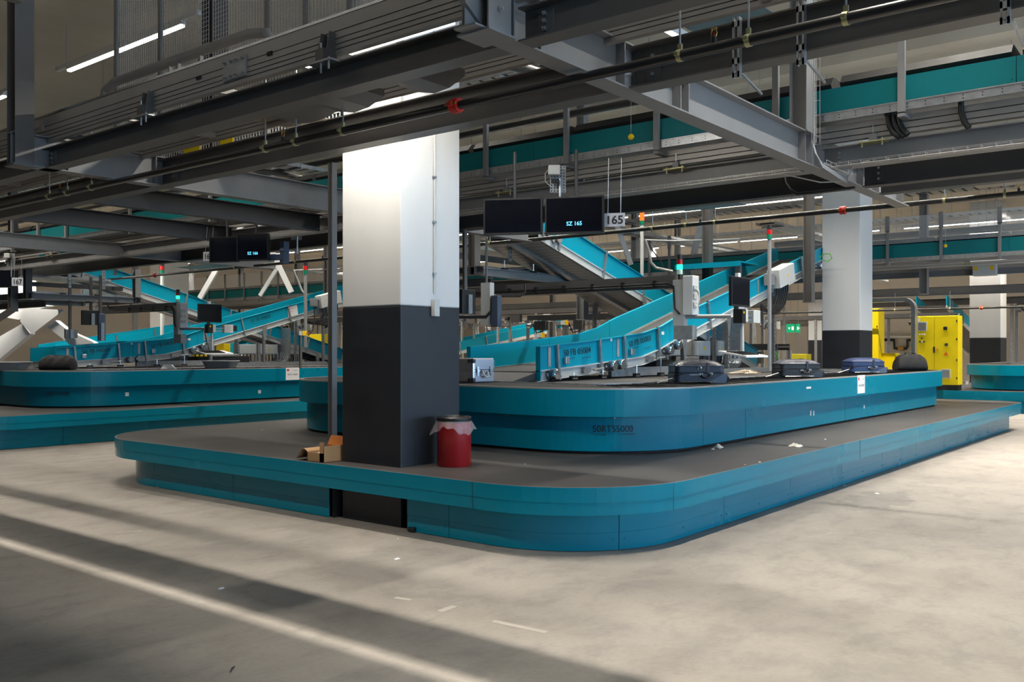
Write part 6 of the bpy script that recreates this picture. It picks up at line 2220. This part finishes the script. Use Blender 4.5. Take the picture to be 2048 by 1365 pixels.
ebox(1343, 1373, 682, 712, 8.8, 'light grey box with yellow triangle, leftmost of three behind the nearest suitcase')
ebox(1394, 1421, 682, 712, 8.8, 'light grey box with yellow triangle, middle one of three behind the nearest suitcase')
ebox(1437, 1449, 682, 712, 8.8, 'narrow visible light grey box next to the galvanised duct, rightmost of three')
ebox(477, 512, 689, 709, 22.0, 'light grey box without mark under the left steep belt', warn=False)
ebox(522, 555, 689, 709, 22.0, 'light grey box with yellow triangle under the left steep belt')
ebox(579, 597, 689, 709, 22.0, 'small light grey box behind the left galvanised duct')
ebox(386, 428, 688, 709, 22.3, 'dark grey box under the left steep belt, left of the yellow panel', 'steel', False)


def bent_duct(x, y, ztop, w, label, side=0.12, zb=ZC + 0.02, run=2.2):
    """flat galvanised duct coming down and turning along the deck with slots in the bend"""
    t = thing('cable_duct', label, 'cable duct', (x, y, zb), 'galvanised cable ducts')
    g = MB()
    g.box(x, x + 0.06, y, y + w, zb + 0.25, ztop)
    pts = []
    for k in range(7):
        a = PI / 2 * k / 6
        pts.append((x + 0.06 - 0.25 * (1 - math.cos(a)) - 0.0, zb + 0.25 - 0.25 * math.sin(a)))
    for (xa, za), (xb, zb2) in zip(pts[:-1], pts[1:]):
        g.hexa([(xa - 0.06, y, za), (xa, y, za), (xa, y + w, za), (xa - 0.06, y + w, za)], [(xb - 0.06, y, zb2 - 0.002), (xb, y, zb2 - 0.002), (xb, y + w, zb2 - 0.002), (xb - 0.06, y + w, zb2 - 0.002)])
    g.box(x - run, x - 0.2, y, y + w, zb - 0.01, zb + 0.05)
    g.build('duct', M['galv'], t)
    s = MB()
    for k in range(6):
        xx = x - 0.04 - 0.0 * k
        yy = y + w * (0.08 + k * 0.15)
        s.tube([(x - 0.01, yy, zb + 0.30), (x - 0.03, yy, zb + 0.14), (x - 0.10, yy, zb + 0.075)], 0.010, 5)
    s.build('duct_fingers', M['chrome'], t)
    return t


p = P(1483, 632, y=8.4)
bent_duct(p.x, 8.4, p.z, 0.62, 'wide galvanised cable duct bending onto the deck behind the middle suitcases')
p = P(578, 656, y=21.6)
bent_duct(p.x, 21.6, p.z, 0.7, 'wide galvanised cable duct bending onto the deck under the left steep belt')
# overhead duct bending down in front of the tall yellow cabinet
x = 25.2
ya, yb = P(1742, 600, x=x).y, P(1826, 600, x=x).y
zt = P(1790, 600, x=x).z
t = thing('cable_duct', 'galvanised duct running from behind the second column and bending down beside the yellow cabinet', 'cable duct', (x, yb, zt), 'galvanised cable ducts')
g = MB().box(x, x + 0.25, yb + 0.25, ya, zt - 0.05, zt + 0.05)
pts = [(yb + 0.25 - 0.25 * math.sin(PI / 2 * k / 6), zt - 0.25 * (1 - math.cos(PI / 2 * k / 6))) for k in range(7)]
for (y0_, z0_), (y1_, z1_) in zip(pts[:-1], pts[1:]):
    g.bar((x + 0.125, y0_, z0_), (x + 0.125, y1_, z1_), 0.25, 0.10, up=(1, 0, 0)) if False else g.obox(((x + 0.125), (y0_ + y1_) / 2, (z0_ + z1_) / 2), (0.125, 0, 0), Vector((0, y1_ - y0_, z1_ - z0_)) * 0.55, Vector((0, -(z1_ - z0_), y1_ - y0_)).normalized() * 0.05)
g.box(x, x + 0.25, yb - 0.05, yb + 0.05, 0.0, zt - 0.25)
g.build('duct', M['galv'], t)

# control box riding on the steep belts
for (y, x, lb) in ((6.88, 16.35, 'light grey tilted control box on the middle steep belt with black cables'), (19.88, 16.35, 'light grey tilted control box on the left steep belt with black cables')):
    z = pl(RAILT, x) + 0.02
    sl = 0.262
    t = thing('control_box', lb, 'control box', (x + 0.4, y, z), 'control boxes on the steep belts')
    MB().hexa([(x, y - 0.12, z), (x + 0.72, y - 0.12, z + 0.72 * sl), (x + 0.72, y + 0.12, z + 0.72 * sl), (x, y + 0.12, z)],
              [(x - 0.07, y - 0.12, z + 0.34), (x + 0.65, y - 0.12, z + 0.34 + 0.72 * sl), (x + 0.65, y + 0.12, z + 0.34 + 0.72 * sl), (x - 0.07, y + 0.12, z + 0.34)]).build('housing', M['offwhite'], t, bevel=0.012)
    c = Vector((x + 0.35, y - 0.125, z + 0.27))
    MB().prism_y([(c.x - 0.03, c.z - 0.025), (c.x + 0.03, c.z - 0.02), (c.x, c.z + 0.035)], y - 0.126, y - 0.121).build('warning_triangle', M['yellow_dot'], t)
    MB().box(x - 0.25, x - 0.10, y - 0.06, y + 0.1, z + 0.05, z + 0.27).build('socket_box', M['steel_light'], t, bevel=0.01)
    MB().lathe((x - 0.08, y - 0.0, z + 0.2), [(0.0, -0.04), (0.045, -0.04), (0.045, 0.04), (0.0, 0.04)], 14, True, 'y').build('round_plug', M['blue_grey'], t)
    for k in range(6):
        xx = x + 0.12 + 0.1 * k
        zz = z + sl * (xx - x)
        MB().tube([(xx, y, zz), (xx + 0.02, y, zz - 0.15), (xx - 0.08, y + 0.02, zz - 0.32 - 0.02 * k), (xx - 0.35, y + 0.05, zz - 0.46 - 0.03 * k), (x - 0.45, y + 0.06, z - 0.30 - 0.02 * k)], 0.022, 7).build('cable', M['black'], t)
    MB().tube([(x - 0.18, y, z + 0.05), (x - 0.16, y, z - 0.3), (x - 0.2, y + 0.03, z - 0.6), (x - 0.35, y + 0.04, z - 0.75)], 0.014, 6).build('hanging_cable', M['black'], t)
for (u, v, d, lb) in ((1536, 645, 17.2, 'yellow emergency stop box with red button on the tall leg behind the middle suitcase'), (1131, 646, 20.0, 'yellow and white emergency stop box in the middle background'), (1084, 671, 22.0, 'small yellow switch on the grey pillar in the background'), (607, 667, 19.5, 'orange switch beside the yellow cabinet behind the left belts')):
    p = P(u, v, d=d)
    s = d / 17.2
    t = thing('emergency_stop', lb, 'emergency stop', tuple(p), 'emergency stop boxes')
    MB().box(p.x - 0.05 * s, p.x + 0.05 * s, p.y - 0.04, p.y + 0.04, p.z - 0.045 * s, p.z + 0.045 * s).build('box', M['yellow_dot'], t, bevel=0.005)
    MB().lathe((p.x + 0.05 * s, p.y - 0.02, p.z), [(0.0, 0.04), (0.025 * s, 0.035), (0.025 * s, 0.0), (0.0, 0.0)], 14, True, 'x').build('button', M['redpart'], t)
    MB().box(p.x - 0.12 * s, p.x - 0.05 * s, p.y - 0.03, p.y + 0.03, p.z - 0.04 * s, p.z + 0.04 * s).build('mount', M['offwhite'], t)
    if d > 19:
        MB().box(p.x - 0.10, p.x - 0.05, p.y - 0.02, p.y + 0.02, 0 if d != 19.5 else ZC, p.z).build('stand', M['steel'], t)
# white control box on the far beam at the right
p = P(1970, 538, x=22.83)
t = thing('control_box', 'light grey box with yellow stickers on the far beam at the right', 'control box', (p.x, p.y, p.z - 0.15), 'control boxes on the beams')
MB().box(p.x - 0.1, p.x + 0.1, p.y - 0.24, p.y + 0.24, p.z - 0.16, p.z + 0.16).build('housing', M['offwhite'], t, bevel=0.01)
for dy in (0.17, -0.16):
    MB().box(p.x - 0.103, p.x - 0.1, p.y + dy - 0.035, p.y + dy + 0.035, p.z - 0.04, p.z + 0.05).build('sticker', M['yellow_dot'], t)

# exit signs near the far door
p = P(1581, 657, d=40)
q = P(1596, 657, d=40)
rt, fw, up = Vector((RT[0], RT[1], 0)), Vector((FW[0], FW[1], 0)), Vector((0, 0, 1))
for (c, w, lb, ar) in ((p, 0.34, 'left half of the green lit exit sign beyond the belts', 1), (q, 0.17, 'right half of the green lit exit sign beyond the belts', 0)):
    t = thing('exit_sign', lb, 'exit sign', tuple(c - up * 0.2), 'green exit signs')
    MB().obox(c, rt * w * 0.5, fw * 0.04, up * 0.185).build('panel', M['exit'], t)
    if ar:
        MB().add([c - fw * 0.045 + rt * -0.12 + up * 0.03, c - fw * 0.045 + rt * -0.02 + up * 0.03, c - fw * 0.045 + rt * -0.07 - up * 0.06], [(0, 1, 2)]).build('arrow', M['exit_w'], t)
        MB().obox(c - fw * 0.045 + rt * 0.08, rt * 0.045, fw * 0.002, up * 0.08).build('door_symbol', M['exit_w'], t)
    else:
        MB().obox(c - fw * 0.045 - rt * 0.02, rt * 0.03, fw * 0.002, up * 0.07).build('door_symbol', M['exit_w'], t)
        MB().add([c - fw * 0.045 + rt * 0.025 + up * 0.03, c - fw * 0.045 + rt * 0.07, c - fw * 0.045 + rt * 0.025 - up * 0.03], [(0, 1, 2)]).build('arrow', M['exit_w'], t)
    MB().tube([c + up * 0.18, Vector((c.x, c.y, CEIL - 0.001))], 0.012, 6).build('hanger', M['galv'], t)

# white crossing braces at the far left
t = thing('cross_brace', 'big bright white crossing steel braces with centre plate at the left picture edge', 'brace', tuple(P(60, 700, d=22)))
D_ = 23.5


def flat(pts, th, nm, m='white', d=None):
    a = [P(u, v, d=d or D_) for u, v in pts]
    b_ = [q + Vector((FW[0], FW[1], 0)) * th for q in a]
    n = len(a)
    return MB().add(a + b_, [tuple(range(n)), tuple(range(n, 2 * n))[::-1]] + [((i + 1) % n, i, i + n, (i + 1) % n + n) for i in range(n)]).build(nm, M[m], t)


flat([(45, 616), (66, 618), (128, 620), (64, 669), (40, 643)], 0.06, 'centre_plate', d=D_ - 0.1)
flat([(-30, 718), (-30, 690), (44, 648), (60, 668), (-5, 722)], 0.25, 'brace_bar')
flat([(92, 652), (110, 641), (136, 662), (185, 684), (205, 700), (140, 690)], 0.25, 'brace_bar')
flat([(-30, 520), (30, 520), (62, 560), (62, 606), (100, 612), (64, 622), (38, 640), (5, 634), (-30, 610)], 0.25, 'brace_bar')
# far left upright H post and diagonal brace between hung frames
pp = P(26, 600, d=20.5)
t = thing('steel_post', 'thick grey H post at the left edge in front of the white braces', 'steel post', (pp.x, pp.y, 2.4), 'steel posts')
MB().ibeam((pp.x, pp.y, 2.45), (pp.x, pp.y, CEIL), 0.16, 0.16, 0.012, 0.01, up=(0, 1, 0)).build('profile', M['steel'], t)
MB().bar((pp.x, pp.y, 2.5), (pp.x - 0.4, pp.y + 0.45, 2.1), 0.12, 0.12).build('diagonal', M['steel'], t)
# yellow danger strips behind the beam at the left and far white diagonal struts
for k, (ua, va, ub, vb, d, lb) in enumerate(((1000, 380, 1000, 381, 0, ''),)):
    pass
for (ua, va, ub, vb, d, w, lb) in ((1235, 455, 1262, 530, 24, 0.12, 'white slanting strut right of the number 165 sign'), (1400, 455, 1388, 508, 25, 0.15, 'bright white slanting strut left of the second column'), (552, 520, 583, 585, 24, 0.12, 'light slanting strut below the left arm'),
                                   (430, 545, 400, 597, 24, 0.12, 'light slanting strut left of the small screens'), (545, 552, 520, 592, 27, 0.10, 'second thinner slanting strut below the small screens')):
    a, b_ = P(ua, va, d=d), P(ub, vb, d=d)
    t = thing('diagonal_strut', lb, 'strut', tuple(b_), 'slanting struts in the background')
    e = (b_ - a).normalized()
    MB().bar(a - e * ((CEIL - a.z) / max(0.05, -e.z)), b_, w, w).build('bar', M['white'], t)
for k, (u0, u1, v0, v1, lb) in enumerate(((296, 315, 313, 320, 'leftmost yellow sticker above the near beam'), (368, 400, 293, 308, 'wide yellow sticker above the near beam'), (441, 466, 278, 290, 'yellow sticker left of the beige shield sheet'))):
    a, b_ = P(u0, v0, x=5.74), P(u1, v1, x=5.74)
    tag(MB().box(5.735, 5.746, b_.y, a.y, b_.z, a.z).build('warning_sticker', M['yellow']), lb, 'sticker', 'yellow stickers on the sorter')

# ================================================================== ceiling services and background equipment
def cable_tray(ax, c, z, a, b, w, label, m='galv_dull', rods=True, perforated=True):
    """perforated tray with turned up edges along x or y, hung from the ceiling on rods"""
    loc = ((a + b) / 2, c, z) if ax == 'x' else (c, (a + b) / 2, z)
    t = thing('cable_tray', label, 'cable tray', loc, 'hung cable trays')

    def bx(mb, s0, s1, w0, w1, z0, z1):
        return mb.box(s0, s1, c + w0, c + w1, z0, z1) if ax == 'x' else mb.box(c + w0, c + w1, s0, s1, z0, z1)
    g = MB()
    bx(g, a, b, -w / 2, -w / 2 + 0.003, z, z + 0.07)
    bx(g, a, b, w / 2 - 0.003, w / 2, z, z + 0.07)
    s = a
    while s < b:
        bx(g, s, min(b, s + 0.18), -w / 2, w / 2, z, z + 0.003)
        s += 0.24
    g.build('tray', M[m], t)
    bx(MB(), a, b, -w / 2 + 0.04, w / 2 - 0.10, z + 0.004, z + 0.04).build('cables', M['rubber'], t)
    if rods:
        s = a + 0.5
        while s < b:
            mb = MB()
            for o in (-w / 2 - 0.02, w / 2 + 0.02):
                p = (s, c + o, z - 0.03) if ax == 'x' else (c + o, s, z - 0.03)
                mb.tube([p, (p[0], p[1], CEIL - 0.001)], 0.006, 5)
            bx(mb, s - 0.02, s + 0.02, -w / 2 - 0.05, w / 2 + 0.05, z - 0.03, z - 0.005)
            mb.build('hanger', M['galv_dull'], t)
            s += 2.4
    return t


cable_tray('y', 10.6, 5.6, 8.0, 30.0, 0.5, 'wide cable tray under the ceiling in the upper left corner')
cable_tray('y', 14.6, 5.3, 6.0, 34.0, 0.4, 'cable tray behind the upper left mesh fence')
cable_tray('x', 14.0, 5.0, 8.0, 30.0, 0.4, 'cross running cable tray in the upper left behind the post')
cable_tray('y', 22.5, 5.2, -6.0, 24.0, 0.5, 'cable tray under the ceiling above the far teal sorter')
cable_tray('y', 27.5, 5.3, -6.0, 34.0, 0.4, 'cable tray farther back above the far teal sorter')
cable_tray('y', 31.5, 4.9, -4.0, 30.0, 0.5, 'low cable tray between the second column and the far light row')
cable_tray('x', 9.5, 4.75, 22.0, 40.0, 0.5, 'tray running away above the steep belt in mid picture')
cable_tray('x', 12.6, 4.6, 20.0, 42.0, 0.35, 'narrow tray running away left of the steep belt')
cable_tray('x', 17.5, 4.7, 14.0, 40.0, 0.4, 'tray running away above the descending belt in mid picture')
cable_tray('x', 29.5, 4.7, 12.0, 33.0, 0.4, 'tray running away at the left above the far sorter')


def duct(ax, c, z, a, b, r, label, m='pipe'):
    loc = ((a + b) / 2, c, z) if ax == 'x' else (c, (a + b) / 2, z)
    t = thing('ceiling_pipe', label, 'ceiling pipe', loc, 'dark pipes under the ceiling')
    p, q = ((a, c, z), (b, c, z)) if ax == 'x' else ((c, a, z), (c, b, z))
    MB().tube([p, q], r, 14).build('pipe', M[m], t)
    n = int((b - a) / 3)
    for k in range(n):
        s = a + 1 + 3 * k
        x, y = (s, c) if ax == 'x' else (c, s)
        MB().tube([(x, y, z + r * 0.5), (x, y, CEIL - 0.001)], 0.007, 5).build('hanger', M['galv_dull'], t)
    return t


duct('y', 28.6, 5.0, -7.0, 12.0, 0.10, 'thick dark pipe under the ceiling right of the second column')
duct('y', 29.6, 4.85, -7.0, 30.0, 0.07, 'second dark pipe beside the thick one under the ceiling')
duct('x', 3.4, 4.95, 20.0, 33.0, 0.09, 'dark pipe running away right of the second column')
duct('x', 0.6, 4.95, 22.0, 36.0, 0.10, 'dark pipe running away at the right edge above the far sorter')
duct('y', 12.0, 5.35, 6.0, 30.0, 0.06, 'dark pipe behind the near left hanging post')
duct('x', 15.5, 5.2, 7.0, 24.0, 0.05, 'thin dark pipe crossing the upper left corner')
duct('x', 18.8, 5.0, 17.0, 40.0, 0.06, 'thin dark pipe running away right of the number 165 sign')


# low steel and machinery far behind the belts
def rack(x, y0, y1, z0, z1, label, m='steel', bays=5, kit=True, seed=1):
    """a long piece of conveyor plant on legs: rails, posts, drives and cable bundles"""
    rnd = random.Random(seed)
    t = thing('conveyor_plant', label, 'conveyor', (x, (y0 + y1) / 2, z0), 'conveyor plant in the background')
    L = y1 - y0
    MB().box(x, x + 0.06, y0, y1, z1 - 0.16, z1).build('side_channel', M[m], t)
    MB().box(x + 0.8, x + 0.86, y0, y1, z1 - 0.16, z1).build('rear_channel', M[m], t)
    MB().box(x + 0.06, x + 0.8, y0, y1, z1 - 0.10, z1 - 0.05).build('belt', M['belt'], t)
    for k in range(bays + 1):
        y = y0 + L * k / bays
        MB().box(x, x + 0.08, y - 0.04, y + 0.04, z0, z1 - 0.16).build('leg', M['galv_dull'], t)
        MB().box(x + 0.78, x + 0.86, y - 0.04, y + 0.04, z0, z1 - 0.16).build('leg', M['galv_dull'], t)
    if kit:
        for k in range(bays):
            y = y0 + L * (k + rnd.uniform(0.2, 0.6)) / bays
            MB().box(x - 0.16, x, y, y + rnd.uniform(0.2, 0.5), z1 - 0.5, z1 - 0.2).build('drive_box', M[rnd.choice(('offwhite', 'steel', 'blue_grey', 'steel_dark'))], t)
            y2 = y + 0.6
            z = z1 - 0.35
            MB().tube([(x - 0.05, y, z), (x - 0.12, y + 0.15, z - 0.2), (x - 0.1, y + 0.4, z - 0.25), (x - 0.04, y2, z + 0.05)], 0.02, 6).build('cable', M['black'], t)
            MB().lathe((x - 0.12, y2, z), [(0.0, 0), (0.08, 0), (0.08, 0.14), (0.0, 0.14)], 14, True, 'y').build('motor', M[rnd.choice(('blue_grey', 'black', 'galv'))], t)
    return t


rack(29.0, 12.2, 26.0, 0.0, 3.2, 'grey conveyor plant low behind the descending belt in mid picture', bays=7, seed=2)
rack(24.5, 11.0, 19.0, 0.0, 2.75, 'plant with small drives behind the lowest belt in mid picture', bays=5, seed=3)
rack(34.5, 8.0, 30.0, 0.0, 2.9, 'long plant before the far wall, mid picture', bays=9, seed=4)
rack(24.5, 28.0, 38.0, 0.0, 2.9, 'plant behind the left steep belt', bays=7, seed=5)
rack(31.0, -2.0, 5.6, 1.22, 3.15, 'grey plant above the yellow cabinet at the right', bays=5, seed=6)
rack(36.0, 27.5, 42.0, 0.0, 3.2, 'long plant behind the left signal lamp', bays=8, seed=7)
rack(22.5, 9.4, 13.0, 0.0, 1.75, 'dark drive station behind the middle and right suitcases', 'steel_dark', bays=3, seed=8)
# green earth cables on the drive station and on the column
for (pts, x, lb) in ((((1640, 515), (1648, 508), (1660, 508), (1664, 517), (1656, 523), (1646, 520)), 18.9, 'green cable loop at the top of the steep belt beside the second column'),
                     (((1538, 706), (1552, 706), (1556, 714), (1548, 720)), 22.3, 'green cable on the drive station behind the suitcases')):
    q = [P(u, v, x=x) for u, v in pts]
    t = thing('earth_cable', lb, 'cable', tuple(q[0]), 'green earth cables')
    MB().tube(q, 0.012 if x < 20 else 0.02, 6).build('cable', M['green_cable'], t)


# distant steep belts
def far_belt(y, x0, x1, z0, z1, label, h=0.38):
    t = thing('belt_conveyor', label, 'belt conveyor', ((x0 + x1) / 2, y, (z0 + z1) / 2), 'distant teal belt conveyors')
    Z = lambda x: z0 + (z1 - z0) * (x - x0) / (x1 - x0)
    for yy, nm in ((y, 'near_side_guard'), (y + 1.05, 'far_side_guard')):
        g = MB()
        shear_box(g, x0, x1, yy, yy + 0.03, lambda x: Z(x) - h, Z)
        g.build(nm, M['teal_panel'], t)
        g = MB()
        shear_box(g, x0, x1, yy - 0.01, yy + 0.04, lambda x: Z(x) - h - 0.13, lambda x: Z(x) - h)
        g.build('frame_rail', M['offwhite'], t)
    g = MB()
    shear_box(g, x0, x1, y + 0.03, y + 1.02, lambda x: Z(x) - h - 0.06, lambda x: Z(x) - h)
    g.build('belt', M['belt'], t)
    n = 5
    for k in range(n):
        x = x0 + (x1 - x0) * (k + 0.5) / n
        MB().hexa([(x, y - 0.04, Z(x) - h - 0.12), (x + 0.05, y - 0.04, Z(x) - h - 0.12), (x + 0.05, y, Z(x) - h - 0.12), (x, y, Z(x) - h - 0.12)],
                  [(x - 0.08, y - 0.04, Z(x)), (x - 0.03, y - 0.04, Z(x)), (x - 0.03, y, Z(x)), (x - 0.08, y, Z(x))]).build('guard_bracket', M['galv'], t)
    for x in (x0 + 1.0, x1 - 1.2):
        MB().box(x, x + 0.08, y, y + 0.08, 0.0, Z(x) - h - 0.13).build('support_leg', M['galv_dull'], t)
    return t


far_belt(27.0, 12.5, 18.8, 1.75, 2.75, 'distant belt conveyor seen between the white braces at the left')
far_belt(25.5, 27.5, 36.0, 1.8, 3.1, 'distant belt conveyor low right of the big column with white rail')
far_belt(8.6, 36.0, 44.0, 3.6, 1.9, 'distant belt conveyor descending behind the tall yellow cabinet')
far_belt(4.2, 36.5, 44.0, 1.7, 3.4, 'distant belt conveyor rising left of the far grey column')
far_belt(34.0, 21.0, 27.0, 1.3, 2.5, 'distant belt conveyor at the far left edge')
# wall pipes with valve seen between the yellow cabinets
t = thing('valve_pipe', 'black wall pipe with brass valve between the yellow cabinets at the right', 'pipe', tuple(P(1795, 690, x=49.85)))
q = [P(u, v, x=49.85) for u, v in ((1768, 680), (1788, 681), (1789, 697), (1798, 698), (1812, 698), (1815, 693), (1815, 681), (1830, 680))]
MB().tube(q, 0.075, 8).build('pipe', M['black'], t)
MB().tube([P(1797, 697.5, x=49.8), P(1808, 697.5, x=49.8)], 0.12, 8).build('valve', M['brass'], t)
t = thing('wall_rail', 'white rail along the far wall between the yellow cabinets', 'rail', (49.5, P(1800, 675, x=49.5).y, 2.2))
MB().box(49.4, 49.95, P(1840, 675, x=49.5).y, P(1765, 675, x=49.5).y, P(1800, 676, x=49.5).z, P(1800, 672.5, x=49.5).z).build('rail', M['white'], t)
# wire rope frame over the steep belt
t = thing('guard_frame', 'grey bent tube frame with hanging chain left of the steep belt', 'guard frame', tuple(P(1300, 500, d=19.5)))
q = [P(u, v, d=19.5) for u, v in ((1290, 480), (1298, 502), (1302, 525), (1312, 536), (1345, 543))]
MB().tube(q, 0.03, 8).build('tube', M['alu'], t)
q = [P(u, v, d=19.5) for u, v in ((1290, 480), (1345, 482), (1430, 480), (1480, 478))]
MB().tube(q, 0.015, 6).build('top_wire', M['cable_grey'], t)
q = [P(u, v, d=19.5) for u, v in ((1298, 488), (1306, 503), (1320, 520), (1326, 534))]
MB().tube(q, 0.014, 6).build('chain', M['black'], t)
t = thing('guard_frame', 'grey bent tube frame at the left in front of the far sorter', 'guard frame', tuple(P(600, 560, d=26)))
q = [P(u, v, d=26) for u, v in ((587, 541), (596, 562), (604, 582), (615, 592))]
MB().tube(q, 0.03, 8).build('tube', M['alu'], t)
q = [P(u, v, d=26) for u, v in ((587, 541), (620, 540), (680, 538))]
MB().tube(q, 0.018, 6).build('top_wire', M['cable_grey'], t)
